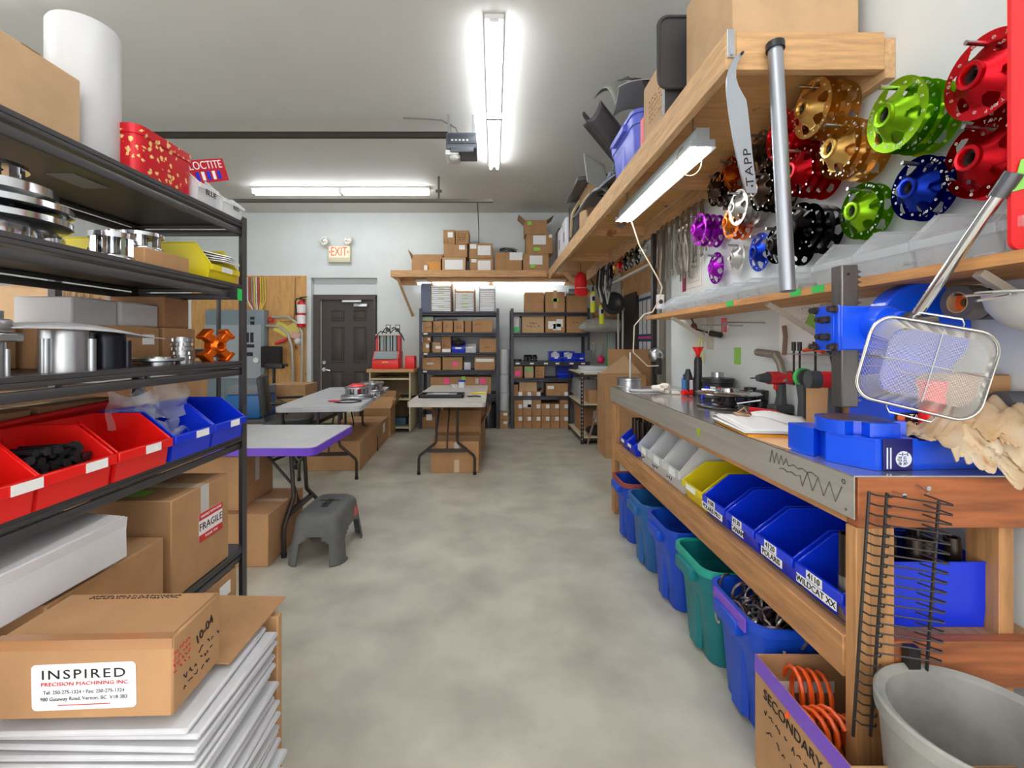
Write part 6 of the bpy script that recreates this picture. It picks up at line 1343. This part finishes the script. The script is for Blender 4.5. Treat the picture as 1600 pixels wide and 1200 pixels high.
# ================= THINGS ON THE BENCH TOP =================
# ---------- arbor press
PB = mat('press_blue', (8, 84, 240), .3, noise=.06, nscale=6, coat=.4)
ps = thing('arbor_press', 'blue arbor press with a grey toothed ram and a long chrome lever handle', 'arbor press', (0, 0, 0))
z0 = BT + .001; zb_ = z0 + .083
g = G(); g.prism([(.955, 1.31), (1.012, 1.208), (1.40, 1.235), (1.40, 1.49), (1.12, 1.50), (1.02, 1.45)], z0, zb_ - .006); g.prism([(.955, 1.312), (1.014, 1.21), (1.13, 1.213), (1.13, 1.36), (.99, 1.36)], zb_ - .0059, zb_); part('base', g, PB, ps)
g = G(); g.prism([(.945, 1.41), (.955, 1.36), (1.02, 1.4), (1.02, 1.47), (.95, 1.47)], z0, zb_); part('base_prong', g, PB, ps)
g = G(); pts = []
for i in range(48):
    a = 2 * PI * i / 48; r = .108
    if 3.9 < a < 4.25 or 5.2 < a < 5.45: r = .07
    pts.append((1.06 + r * math.cos(a), 1.325 + r * .92 * math.sin(a)))
g.prism(pts, zb_ + .001, zb_ + .038); part('anvil_plate', g, PB, ps)
g = G(); g.prism([(x, y) for x, y in [(1.06 + .092 * math.cos(i / 30 * 2 * PI), 1.33 + .08 * math.sin(i / 30 * 2 * PI)) for i in range(30)]], zb_ + .0385, zb_ + .0392); part('worn_face', g, mat('worn_steel', (150, 140, 140), .35, .8, noise=.3, nscale=20), ps)
g = G(); g.prism([(1.12, 1.29), (1.33, 1.30), (1.36, 1.47), (1.14, 1.46)], zb_ + .0005, 1.17); g.prism([(1.17, 1.37), (1.38, 1.37), (1.38, 1.46), (1.17, 1.46)], 1.17, 1.40); part('column', g, PB, ps)
RXc, RYc = 1.026, 1.33
RAM = mat('ram_steel', (134, 130, 130), .36, .85, noise=.12, nscale=14, stretch=(3, 3, .4))
g = G(); g.box(RXc - .026, RXc + .022, RYc - .022, RYc + .022, 1.135, 1.545, .003)
for k in range(26): z = 1.15 + k * .0148; g.prism([(RXc + .022, z), (RXc + .034, z + .005), (RXc + .022, z + .010)], RYc - .02, RYc + .02, Matrix(((1, 0, 0, 0), (0, 0, 1, 0), (0, 1, 0, 0), (0, 0, 0, 1))))
part('ram', g, RAM, ps)
g = G(); g.cyl((RXc - .008, RYc - .0235, 1.518), (RXc - .008, RYc - .0225, 1.518), .004); part('ram_hole', g, INK, ps)
HY = 1.288
g = G(); g.box(.983, 1.115, HY + .001, HY + .092, 1.300, 1.425, .004); part('head_block', g, PB, ps)
g = G(); g.box(.974, .9825, HY - .002, HY + .095, 1.298, 1.428, .003); g.box(.970, .9738, HY + .012, HY + .082, 1.31, 1.416, .001); part('head_plate', g, PB, ps)
for (y, z) in ((HY + .084, 1.417), (HY + .01, 1.417), (HY + .084, 1.309), (HY + .01, 1.309), (HY + .058, 1.388), (HY + .034, 1.388), (HY + .058, 1.338), (HY + .034, 1.338)):
    g = G(); g.cyl((.969, y, z), (.952, y, z), .0085, seg=6); g.cyl((.9738, y, z), (.966, y, z), .0112, seg=14); part('bolt', g, mat('bolt_steel', (96, 84, 78), .35, .85), ps)
CX_, CY_, CZ_ = 1.272, 1.40, 1.362
g = G(); g.lathe([(.001, 0), (.133, 0), (.138, .004), (.138, .056), (.133, .06), (.001, .06)], 56, TR(CX_, CY_, CZ_) @ RX(PI / 2)); part('head_disc', g, PB, ps)
g = G(); g.lathe([(.001, .0), (.052, .0), (.052, .04), (.045, .05), (.001, .05)], 32, TR(1.085, HY + .005, 1.372) @ RX(PI / 2)); g.lathe([(.001, .0), (.034, .0), (.034, .075), (.03, .08), (.001, .08)], 28, TR(1.09, HY + .0, 1.372) @ RX(PI / 2)); part('pinion_boss', g, PB, ps)
g = G(); g.cyl((1.075, 1.2, 1.368), (1.125, 1.15, 1.378), .0165, seg=20); part('pinion_shaft', g, mat('shaft_black', (70, 66, 64), .3, .7), ps)
hb_ = Vector((1.095, 1.19, 1.380)); he = Vector((1.128, 1.0, 1.672))
g = G(); g.ball(tuple(hb_), .024, n=9); part('handle_socket', g, mat('socket_dark', (74, 72, 74), .4, .6), ps)
g = G(); g.cyl(hb_, he, .0125, seg=20); part('lever_handle', g, mat('handle_chrome', (226, 226, 228), .14, 1), ps)
dv = (he - hb_).normalized(); g = G(); g.cyl(he - dv * .03, he + dv * .022, .0175, seg=16); part('handle_cap', g, mat('cap_dark_steel', (110, 112, 118), .3, .8), ps)
lb_ = part('maker_label', G().box(1.135, 1.235, 1.2885, 1.29, zb_ + .0005, 1.122), mat('label_black', (40, 30, 28), .35), ps)
text('TAPP', .021, mat('white_letter'), lb_, TR(1.20, 1.2878, 1.110) @ RX(PI / 2)); text('CLUTCH', .020, mat('white_letter'), lb_, TR(1.195, 1.2878, 1.088) @ RX(PI / 2))
g = G(); g.cyl((1.152, 1.2884, 1.108), (1.152, 1.2876, 1.108), .011); part('label_emblem', g, mat('emblem_orange', (230, 110, 60), .5), lb_)
nv = part('tape_wrapper', G().box(1.03, 1.108, 1.2035, 1.2085, z0 + .002, zb_ + .002, .001), mat('wrapper_navy', (24, 24, 104), .25), ps)
g = G(); g.cyl((1.083, 1.2034, z0 + .032), (1.083, 1.2026, z0 + .032), .021, seg=28); part('round_logo', g, mat('logo_pale', (226, 232, 244), .4), nv)
text('Tuck', .017, mat('wrapper_navy'), nv, TR(1.087, 1.2022, z0 + .033) @ RX(PI / 2) @ RZ(-PI / 2)); text('Tape', .017, mat('wrapper_navy'), nv, TR(1.074, 1.2022, z0 + .033) @ RX(PI / 2) @ RZ(-PI / 2))
for k in range(2): part('printed_line', G().box(1.038 + k * .009, 1.0415 + k * .009, 1.2026, 1.2034, z0 + .006, z0 + .062), MATS['logo_pale'], nv)
# ---------- mesh strainer basket hanging in front of the press
bs_ = thing('mesh_basket', 'rounded rectangular steel mesh basket hanging from the press handle', 'basket', at(1443, 573, 1.04), (PI / 2 + .10, .20, -.06))
bs_.rotation_euler = (PI / 2 - .05, .24, -.50); bs_.scale = (.74, .9, .75)
WRC = mat('mesh_wire', (222, 220, 216), .32, .85)
def rr_pt(a, b, r, t):
    P = rrect(a, b, r, 8); n = len(P); i = int(t * n) % n; f_ = t * n - int(t * n); p, q = P[i], P[(i + 1) % n]; return (p[0] * (1 - f_) + q[0] * f_, p[1] * (1 - f_) + q[1] * f_)
g = G(); NA, NRr = 150, 14; vs = []
for j in range(NRr + 1):
    s = 1 - .24 * (j / NRr) ** .8; z = .065 * (j / NRr)
    vs.append([g._v((*[c * s for c in rr_pt(.148, .108, .05, i / NA)], z)) for i in range(NA)])
for j in range(NRr): g._skin(vs[j], vs[j + 1], NA)
me1 = part('side_mesh', g, WRC, bs_); md = me1.modifiers.new('w', 'WIREFRAME'); md.thickness = .0014; md.use_even_offset = False
g = G(); nx, ny = 64, 46; a_, b_2 = .148 * .76, .108 * .76
def inside(x, y): 
    r = .038; dx = max(0, abs(x) - (a_ - r)); dy = max(0, abs(y) - (b_2 - r)); return abs(x) <= a_ and abs(y) <= b_2 and math.hypot(dx, dy) <= r + .001
gr = {}
for i in range(nx + 1):
    for j in range(ny + 1):
        x = -a_ + 2 * a_ * i / nx; y = -b_2 + 2 * b_2 * j / ny
        if inside(x, y): gr[i, j] = g._v((x, y, (.065 + .004 * math.cos(x * 10))))
for i in range(nx):
    for j in range(ny):
        q = [gr.get(k) for k in ((i, j), (i + 1, j), (i + 1, j + 1), (i, j + 1))]
        if all(q): g._f(q)
me2 = part('bottom_mesh', g, WRC, bs_); md = me2.modifiers.new('w', 'WIREFRAME'); md.thickness = .0014; md.use_even_offset = False
g = G(); g.tube([(*p, 0) for p in rrect(.151, .111, .052, 8)], .0042, 8, closed=True); g.tube([(*p, .009) for p in rrect(.15, .11, .052, 8)], .0028, 6, closed=True); part('rim', g, mat('rim_steel', (184, 182, 174), .25, .95), bs_)
g = G(); g.tube([(-.15, 0, 0), (-.118, .0, .066), (-.1, 0, .0725), (.1, 0, .0725), (.118, 0, .066), (.15, 0, 0)], .0018, 6); part('brace_wire', g, CHROME, bs_)
g = G(); g.tube([(0, -.11, 0), (0, -.088, .0735), (0, .088, .0735), (0, .11, 0)], .0018, 6); part('brace_wire', g, CHROME, bs_)
for s in (-1, 1):
    g = G(); g.tube([(-.06, s * .108, 0), (-.058, s * .122, .006), (-.05, s * .132, .01), (.05, s * .132, .01), (.058, s * .122, .006), (.06, s * .108, 0)], .0026, 6); part('handle', g, CHROME, bs_)
# ---------- colander on the wall
cl = thing('colander', 'grey metal colander with a two pronged handle hanging at the right edge', 'colander', (1.225, 1.0, 1.428), (.06, 0, .1))
g = G(); g.lathe([(.001, -.085), (.04, -.083), (.075, -.066), (.098, -.035), (.108, 0), (.118, .003), (.118, .007), (.104, .004), (.094, -.03), (.07, -.06), (.036, -.077), (.001, -.079)], 40); part('bowl', g, mat('enamel_grey', (196, 196, 192), .4, noise=.12, nscale=9), cl)
part('handle_prong', G().tube([(-.2, -.012, -.018), (-.1, -.014, .0)], .0028, 6), CHROME, cl); part('handle_prong', G().tube([(-.19, .02, -.006), (-.1, .02, .002)], .0028, 6), CHROME, cl); part('wall_arm', G().tube([(.1, 0, 0), (.21, 0, .02)], .006, 6), CHROME, cl)
g = G(); g.tube([(-.03 + .0, -.118, 0), (-.02, -.1, -.04), (.01, -.07, -.07), (.03, -.03, -.083)], .0035, 6); part('dark_seam', g, DARKM, cl)
# ---------- tape rolls on a peg
for k, (c, rr_, lb) in enumerate((((96, 92, 90), .047, 'wide dark tape roll with an orange core, nearest on the peg'), ((48, 46, 48), .043, 'black tape roll behind the orange cored one'), ((30, 90, 80), .041, 'dark green tape roll next to the wall'))):
    t = thing('tape_roll', lb, 'tape roll', (1.28 + k * .054, 1.235, 1.43 - .004 * (k > 0)))
    w_ = .05; g = G(); g.lathe([(.029, -.024), (rr_, -.024), (rr_, .024), (.029, .024), (.029, -.024)], 40, RY(-PI / 2)); part('tape', g, mat('tape_c%d' % k, c, .45), t)
    g = G(); g.lathe([(.026, -.0245), (.0288, -.0245), (.0288, .0245), (.026, .0245), (.026, -.0245)], 32, RY(-PI / 2)); part('core', g, CARD2, t)
    if k == 0:
        g = G(); g.lathe([(.012, .001), (.0255, .001), (.0255, .003), (.012, .003), (.012, .001)], 32, RY(-PI / 2)); part('orange_insert', g, mat('insert_orange', (236, 96, 30), .5), t)
g = G(); g.cyl((XR - .001, 1.235, 1.452), (1.245, 1.235, 1.452), .004); one('wall_peg', g, ALU, 'steel peg carrying the tape rolls', 'peg')
# ---------- red board with green tape at the right edge
rb = thing('red_board', 'bright red panel with a green tape corner at the upper right edge of the picture', 'board', (0, 0, 0))
g = G(); g.prism(rrect(.16, .30, .02), -.004, .004, TR(1.292, 1.0, 1.825) @ RX(PI / 2)); part('panel', g, mat('board_red', (228, 34, 40), .35), rb)
g = G(); g.prism([(-.02, -.04), (.06, -.02), (.06, .05), (-.0, .03)], 0, .002, TR(1.15, .994, 1.69) @ RX(PI / 2)); part('green_tape', g, mat('tape_lime', (140, 214, 96), .5), rb)
# ---------- red canister, carton, rag behind the basket
rc = thing('red_canister', 'red plastic canister standing on the press base behind the mesh basket', 'canister', (1.215, 1.262, zb_ - .004))
part('body', G().lathe([(.001, 0), (.032, 0), (.032, .02), (.029, .03), (.029, .13), (.033, .14), (.033, .155), (.001, .16)], 24), REDP, rc)
carton('brown carton on the bench against the wall, right of the blue press', 1.30, 1.43, 1.52, 1.9, z0, 1.2, 0, CARD, tape=False)
c_ = carton('open brown carton at the right end of the bench behind the rag', 1.262, 1.436, 1.262, 1.36, zb_ + .001, 1.232, 0, CARD, tape=False)
g = G(); g.lathe([(.001, 0), (.032, 0), (.032, .07), (.001, .07)], 24, RY(PI / 2)); one('dark_roll', g, mat('roll_dark', (84, 86, 92), .6), 'dark grey roll lying in front of the open carton at the right end of the bench', 'roll', (1.365, 1.228, 1.158))
RAG = mat('stained_rag', (214, 200, 176), .85, noise=.0, nscale=6, c2=(196, 158, 112), n2=(22, (190, 140, 92), .30, .40), bump=.3, bscale=30)
def ragf(u, v):
    a = .13 + .02 * math.sin(9 * u); x = .07 + (u - .5) * .30; t = v * 1.5
    w = .011 * math.sin(22 * u + 9 * v) + .011 * math.sin(13 * u - 14 * v + 1) + .006 * math.sin(39 * u + 22 * v + 3 * math.sin(9 * v)) + .004 * math.sin(61 * v - 33 * u)
    y = .10 - .17 * min(v / .55, 1) + w * .8; z = .075 * math.sin(PI * min(v / .6, 1)) * (1 - abs(2 * u - 1) ** 3) + w + .01
    if v > .5: q = (v - .5) / .5; z = z - q * .06 * (.35 + .8 * math.sin(2.8 * (1 - u)) ** 2) ; y = -.07 - .02 * q + w
    return (x + .04 * (v - .5) + .5 * w, y, z)
sheet_obj('rag', 'crumpled stained cream rag spilling over the near end of the bench', ragf, RAG, 'rag', (1.225, 1.20, z0 + .072), (0, 0, -.1), 60, 60, .004)
def ragf2(u, v):
    w = .014 * math.sin(17 * u + 9 * v) + .012 * math.sin(23 * v - 11 * u) + .009 * math.sin(37 * u * v + 2) + .005 * math.sin(57 * u + 41 * v)
    r = math.hypot(u - .5, v - .5) * 2
    return ((u - .5) * .26 + w, (v - .5) * .16 + .6 * w, .085 * max(0, 1 - r * r * .6) + w)
sheet_obj('rag', 'second crumpled cream rag heaped behind the one hanging over the bench end', ragf2, RAG, 'rag', (1.33, 1.195, zb_ + .0), (0, 0, .2), 50, 50, .004)
# ---------- papers and clipboard
YPD = mat('yellow_pad', (240, 170, 50), .6)
cb_ = thing('clipboard', 'clipboard with white sheets on an orange yellow pad lying on the steel bench', 'clipboard', (1.03, 1.78, z0), -.12)
part('pad', G().box(-.10, .14, -.16, .16, 0, .012, .003), YPD, cb_); part('board', G().box(-.11, .13, -.16, .17, .0125, .016), mat('board_brown', (130, 96, 66), .6), cb_)
for k in range(3):
    g = G(); g.sheet(lambda u, v: ((u - .5) * .23 + .01 * k, (v - .5) * .34, .018 + .004 * k + .012 * math.sin(2.6 * u + k) * v), 10, 10); part('paper_sheet', g, WHITE, cb_, solid=.0008)
g = G(); g.box(-.03, .03, .13, .165, .03, .045, .004); g.tube([(-.02, .14, .045), (0, .12, .07), (.02, .14, .045)], .004); part('clip', g, mat('clip_brass', (196, 164, 130), .3, .8), cb_)
one('manila_sheet', G().box(-.09, .11, -.1, .1, 0, .002), mat('manila', (240, 190, 140), .7), 'peach coloured sheet sticking out under the clipboard', 'paper', (1.02, 1.56, z0), (0, 0, .1))
g = G(); g.sheet(lambda u, v: ((u - .5) * .2, (v - .5) * .26, .002 + .03 * v * v + .01 * math.sin(5 * u)), 8, 8); one('loose_paper', g, WHITE, 'loose white sheet curling up behind the clipboard', 'paper', (1.19, 1.86, z0 + .001), (0, 0, -.3), solid=.0008)
g = G(); g.cyl((1.0, 1.50, z0 + .012), (1.12, 1.54, z0 + .012), .005); one('blue_pen', g, mat('pen_blue', (60, 70, 150), .4), 'blue pen on the peach coloured sheet', 'pen')
# ---------- power tools
DRG = mat('tool_grey', (66, 68, 72), .5); DRR = mat('tool_red', (214, 38, 44), .35)
def drill(label, x, y, z, rz, base=True, big=1.0):
    t = thing('cordless_drill', label, 'cordless drill', (x, y, z), rz); s = big
    g = G(); g.box(-.05, .05, -.032, .032, 0, .045 * s, .008); part('battery', g, DRG, t)
    g = G(); g.tube([(0, 0, .04 * s), (.004, 0, .09 * s), (-.002, 0, .15 * s)], [.026, .021, .024], 12); part('grip', g, DRG, t)
    g = G(); g.cyl((-.07 * s, 0, .18 * s), (.05 * s, 0, .18 * s), .031, seg=20); part('body', g, DRR, t)
    g = G(); g.cyl((.051 * s, 0, .18 * s), (.085 * s, 0, .18 * s), .033, seg=20); part('motor_cap', g, DRG, t)
    g = G(); g.cyl((-.13 * s, 0, .18 * s), (-.071 * s, 0, .18 * s), .016, .028, seg=18); part('chuck', g, DRG, t)
    g = G(); g.cyl((-.17 * s, 0, .18 * s), (-.13 * s, 0, .18 * s), .004, seg=8); part('bit', g, ALU, t)
    g = G(); g.box(-.034, -.018, -.008, .008, .12 * s, .15 * s, .003); part('trigger', g, REDP, t)
    return t
drill('red and black cordless driver pointing left, standing beyond the clipboard', 1.385, 2.2, z0, .15, big=.95)
drill('larger red and black cordless drill standing just left of the press ram', 1.275, 1.70, z0, PI - .15, big=1.12)
t = thing('work_light', 'grey handled tool with a green rimmed head between the two cordless drills', 'work light', (1.345, 1.98, z0))
g = G(); g.tube([(0, 0, 0), (0, 0, .09), (-.004, 0, .16)], [.024, .019, .024], 12); part('grip', g, DRG, t)
g = G(); g.lathe([(.001, -.02), (.034, -.02), (.034, .02), (.001, .02)], 22, TR(-.0, 0, .19) @ RX(PI / 2)); part('head', g, DRG, t)
g = G(); g.lathe([(.034, -.008), (.04, -.008), (.04, .008), (.034, .008), (.034, -.008)], 26, TR(0, 0, .19) @ RX(PI / 2)); part('green_ring', g, mat('ring_green', (70, 200, 90), .4), t)
t = thing('flashlight', 'red and grey flashlight lying on the steel bench before the drills', 'flashlight', (1.20, 2.03, z0 + .025), (0, .12, -.1))
g = G(); g.cyl((-.07, 0, 0), (.05, 0, 0), .022, seg=16); part('body', g, DRR, t); g = G(); g.cyl((-.10, 0, 0), (-.071, 0, 0), .025, seg=16); part('head', g, DRG, t); g = G(); g.tube([(.04, 0, 0), (.09, 0, -.01), (.14, -.02, -.02)], [.022, .02, .014], 10); part('grip', g, DRR, t)
g = G(); g.tube([(-.1, 0, 0), (-.14, .0, .0), (-.17, .02, -.01), (-.2, .05, -.015)], .004); part('lanyard', g, RUBBER, t)
for k, (x, y, h) in enumerate(((1.385, 2.46, .1), (1.36, 2.42, .07), (1.41, 2.40, .09))):
    g = G(); g.lathe([(.012, 0), (.03, 0), (.03, h * .4), (.025, h * .42), (.03, h * .5), (.03, h), (.015, h), (.012, 0)], 22); one('black_sleeve', g, BLACKP, 'black machined cup on the bench between the wide disc and the cordless driver', 'machined part', (x, y, z0), group='black cups on the bench')
# ---------- wide disc on a stand
t = thing('balancing_disc', 'wide polished disc on a low stand on the steel bench', 'disc stand', (1.245, 2.42, z0))
part('base_disc', G().lathe([(.001, 0), (.15, 0), (.158, .006), (.15, .012), (.04, .014), (.001, .014)], 48), CHROME, t)
part('spindle', G().lathe([(.001, .0145), (.045, .0145), (.03, .04), (.03, .065), (.001, .065)], 24), DARKM, t)
part('top_disc', G().lathe([(.001, .0655), (.15, .0655), (.162, .074), (.15, .082), (.1, .088), (.09, .082), (.04, .082), (.035, .1), (.001, .1)], 56), CHROME, t)
for k in range(5): a = k * 2 * PI / 5; g = G(); g.box(.06, .13, -.008, .008, .0825, .09); part('top_rib', g, CHROME, t, rot=(0, 0, a))
for s in (.6, 2.6): g = G(); g.tube([(.04, 0, .02), (.15, 0, .045)], .006); part('strut', g, ALU, t, rot=(0, 0, PI + s))
# black clutch behind with funnel gun on top
t = thing('black_clutch', 'black clutch with stickers standing against the wall behind the wide disc', 'clutch part', (1.335, 2.72, z0))
part('drum', G().lathe([(.001, 0), (.088, 0), (.09, .02), (.082, .03), (.082, .1), (.09, .105), (.09, .13), (.001, .135)], 36), BLACKP, t)
g = G(); g.cyl((0, 0, .135), (0, 0, .165), .035, seg=18); part('hub', g, ALU, t)
for a, m_ in ((-2.3, WHITE), (-1.9, DRR), (-2.7, BLUEP)): g = G(); g.box(-.014, .014, -.0915, -.0905, .05, .085); part('sticker', g, m_, t, rot=(0, 0, a + PI / 2))
t = thing('grease_funnel', 'black bottle with a red funnel on top standing beside the black clutch', 'bottle', (1.30, 2.78, z0 + .0))
t.location = (1.30, 2.90, z0); t.scale = (1, 1, .86)
part('bottle', G().lathe([(.001, 0), (.03, 0), (.03, .12), (.024, .15), (.024, .26), (.018, .29), (.001, .29)], 18), BLACKP, t); part('funnel', G().lathe([(.01, .291), (.014, .32), (.032, .36), (.034, .365)], 18), REDP, t, solid=.002)
part('side_cup', G().lathe([(.001, .12), (.03, .12), (.022, .16), (.012, .2), (.001, .2)], 16, TR(-.055, .02, 0)), BLACKP, t); part('cup_post', G().cyl((-.055, .02, 0), (-.055, .02, .12), .008), BLACKP, t)
for k, (x, y, c, cc, h, lb) in enumerate(((1.33, 3.18, (70, 130, 200), (40, 60, 160), .12, 'blue and white bottle'), (1.375, 3.16, (226, 226, 226), (226, 70, 50), .1, 'white bottle with a red cap'), (1.37, 2.98, (40, 70, 200), (40, 60, 190), .09, 'blue bottle'), (1.385, 2.9, (210, 60, 66), (225, 225, 225), .1, 'red bottle'), (1.40, 2.86, (200, 170, 190), (240, 200, 60), .07, 'colourful small carton'))):
    t = thing('small_bottle', lb + ' in the row against the wall near the far end of the steel bench', 'bottle', (x, y, z0))
    part('body', G().lathe([(.001, 0), (.018, 0), (.019, .004), (.019, h * .75), (.01, h * .86), (.001, h * .86)], 16), mat('bot%d' % k, c, .4), t); part('cap', G().cyl((0, 0, h * .865), (0, 0, h), .011, seg=12), mat('botc%d' % k, cc, .4), t)
g = G(); g.tube([(0, 0, 0), (.09, .02, 0), (.15, .02, 0)], [.018, .02, .012], 10); one('red_tube', g, REDP, 'crumpled red tube lying in front of the small bottles', 'tube', (1.21, 2.92, z0 + .02))
g = G(); g.tube([(0, 0, 0), (.07, -.01, 0), (.11, -.01, 0)], [.016, .015, .01], 10); one('blue_tube', g, BLUEP, 'blue tube lying right of the red one in front of the small bottles', 'tube', (1.24, 2.72, z0 + .017))
one('dark_strap', G().box(1.39, 1.425, 2.5, 2.62, z0, z0 + .03, .006), mat('strap_blue_brown', (72, 66, 110), .6), 'dark strip lying by the wall behind the small bottles', 'strip')
g = G()
for k in range(7): g.tube([(.03 * math.cos(k) + .02 * math.cos(i * 1.1 + k), .02 * math.sin(k * 2) + .035 * math.sin(i * .9 + k), .012 + .006 * k + .004 * math.sin(i)) for i in range(6)], .012, 6)
one('white_gloves', g, mat('glove_white', (232, 224, 214), .85), 'crumpled white work gloves at the far end of the steel bench', 'gloves', (1.12, 3.06, z0 + .006))
one('gloves_tail', G().box(0, .05, 0, .04, 0, .02, .006), MATS['glove_white'], 'white folded cloth right of the work gloves', 'cloth', (1.18, 3.0, z0))
t = thing('machined_drum', 'machined silver drum with a thin upright rod at the far end of the bench', 'machined part', (1.0, 3.38, z0))
part('drum', G().lathe([(.001, 0), (.088, 0), (.088, .02), (.082, .024), (.082, .062), (.088, .066), (.088, .08), (.001, .08)], 36), ALU, t); part('rod', G().cyl((.01, 0, .08), (.01, 0, .27), .006, seg=10), CHROME, t)
one('white_board_piece', G().box(0, .34, 0, .09, 0, .012, .003), PAIL, 'flat white board lying in front of the silver drum', 'board', (.96, 3.16, z0))
# ---------- tools on the wall below the wall shelf
g = G(); g.tube([(0, 0, 0), (-.10, 0, .01), (-.11, 0, 0)], .004); g.tube([(-.11 + .0, .035 * math.cos(a), -.03 + .035 * math.sin(a)) for a in [i * PI / 8 for i in range(16)]], .0025, 5, closed=True)
for k, (px, py) in enumerate(((1155, 512), (1190, 508))):
    gg = G(); Y = Yx(px, 1.42); z = H - (py - VY) * Y / FPX; gg.cyl((XR - .001, Y, z + .012), (1.20 if k == 0 else 1.22, Y, z + .015), .004); gg.tube([(1.23, Y + .001 + .028 * math.cos(a), z - .018 + .03 * math.sin(a)) for a in [i * PI / 8 for i in range(16)]], .0022, 5, closed=True)
    one('wall_hook', gg, ALU, ['left', 'right'][k] + ' steel hook with a wire ring under the wall shelf', 'hook')
Y = Yx(1116, 1.4); z = H - (521 - VY) * Y / FPX; g = G(); g.T = TR(1.37, Y, z); g.tube([(-.01, .16, .03), (.02, .02, .0)], .006); g.tube([(.02, .02, 0), (.02, -.1, -.012)], [.02, .018], 8); one('black_clamp', g, BLACKP, 'black handled clamp on the wall under the pink sticky note', 'clamp')
g = G(); g.T = TR(1.395, Yx(1085, 1.4), H - (512 - VY) * Yx(1085, 1.4) / FPX); g.ball((0, 0, 0), .035, .6, 1, 1, 6); g.tube([(0, 0, .03), (0, .05, .08), (0, .03, .1)], .006); one('small_caliper', g, mat('tool_brownish', (110, 84, 78), .4, .5), 'small brown grey gauge on the wall above the yellow cord', 'gauge')
g = G(); g.T = TR(1.42, Yx(1095, 1.42), H - (520 - VY) * Yx(1095, 1.42) / FPX); g.tube([(0, .01, 0), (0, .04, -.1), (0, .03, -.2), (0, -.01, -.16), (0, -.04, -.2), (0, -.02, -.08), (0, .0, 0)], .006, 5); one('yellow_rope', g, mat('cord_yellow', (226, 224, 150), .6), 'pale yellow cord looped on the wall above the small bottles', 'cord')
t = thing('air_gun', 'grey air blow gun hanging on the wall above the cordless driver', 'air gun', (1.39, 2.27, 1.262))
g = G(); g.cyl((0, .13, .01), (0, -.03, 0), .02, seg=14); part('barrel', g, mat('gun_grey', (150, 142, 132), .4, .5), t); g = G(); g.tube([(0, -.02, 0), (0, -.06, -.04), (0, -.09, -.13)], [.02, .018, .016], 10); part('grip', g, MATS['gun_grey'], t)
g = G(); g.tube([(0, -.09, .0), (0, -.1, .09), (0, -.09, .14)], .011, 6); part('hose', g, mat('hose_brown', (128, 100, 84), .5), t)
t = thing('tool_ledge', 'narrow steel ledge on the wall holding pliers and screwdrivers left of the press', 'ledge', (0, 0, 0))
part('plate', G().box(1.35, XR - .001, 1.52, 2.12, 1.268, 1.272), ALU, t)
for k, (y, c, lb) in enumerate(((1.95, (236, 90, 40), 'orange handled pliers lying'), (1.80, (60, 60, 62), 'black ratchet lying'), (1.66, (196, 40, 50), 'red handled screwdriver lying'))):
    g = G(); g.tube([(1.38, y + .08, 1.285), (1.37, y, 1.29 + .01), (1.375, y - .05, 1.285)], [.006, .013, .012], 8); one('hand_tool', g, mat('ht%d' % k, c, .4), lb + ' on the steel ledge left of the press', 'hand tool')
for k, y in enumerate((2.08, 2.04, 1.94, 1.86)):
    g = G(); g.cyl((1.37, y, 1.305), (1.37 + .0, y - (.05 if k == 3 else 0), 1.267 - (.14 if k < 3 else .17)), .0045, seg=8); g.cyl((1.37, y, 1.285), (1.37, y, 1.325), .009, seg=10); one('screwdriver', g, DARKM, 'thin dark screwdriver standing through the steel ledge, ' + ORD[k] + ' from the far end', 'screwdriver')
one('black_pin', (lambda g: g.cyl((XR - .001, 1.86, 1.365), (1.40, 1.86, 1.365), .006).ball((1.40, 1.86, 1.365), .012, n=5))(G()), BLACKP, 'small black knob on the white notice sheet left of the press', 'knob')
t = thing('trouble_light', 'metal caged lamp with a spring clamp on the slotted strut past the bench', 'clamp lamp', (1.36, 3.74, 1.22))
part('shade', G().lathe([(.02, 0), (.055, .03), (.06, .1)], 18, RX(-PI / 2)), ALU, t, solid=.002); part('clamp', G().box(-.02, .02, .0, .06, -.16, -.02, .006), BLACKP, t); g = G(); g.lathe([(.03, -.01), (.042, -.01), (.042, .01), (.03, .01), (.03, -.01)], 18, TR(-.02, 0, -.3) @ RX(PI / 2)); part('coil', g, DARKM, t)
t = thing('thermostat', 'small white gauge mounted on the strut above the wall shelf end', 'gauge', (1.40, 3.77, 1.66)); part('case', G().box(-.06, .0, -.03, .0, -.06, .06, .006), WHITE, t); part('dial', G().cyl((-.03, -.031, .0), (-.03, -.034, .0), .018), DARKM, t)
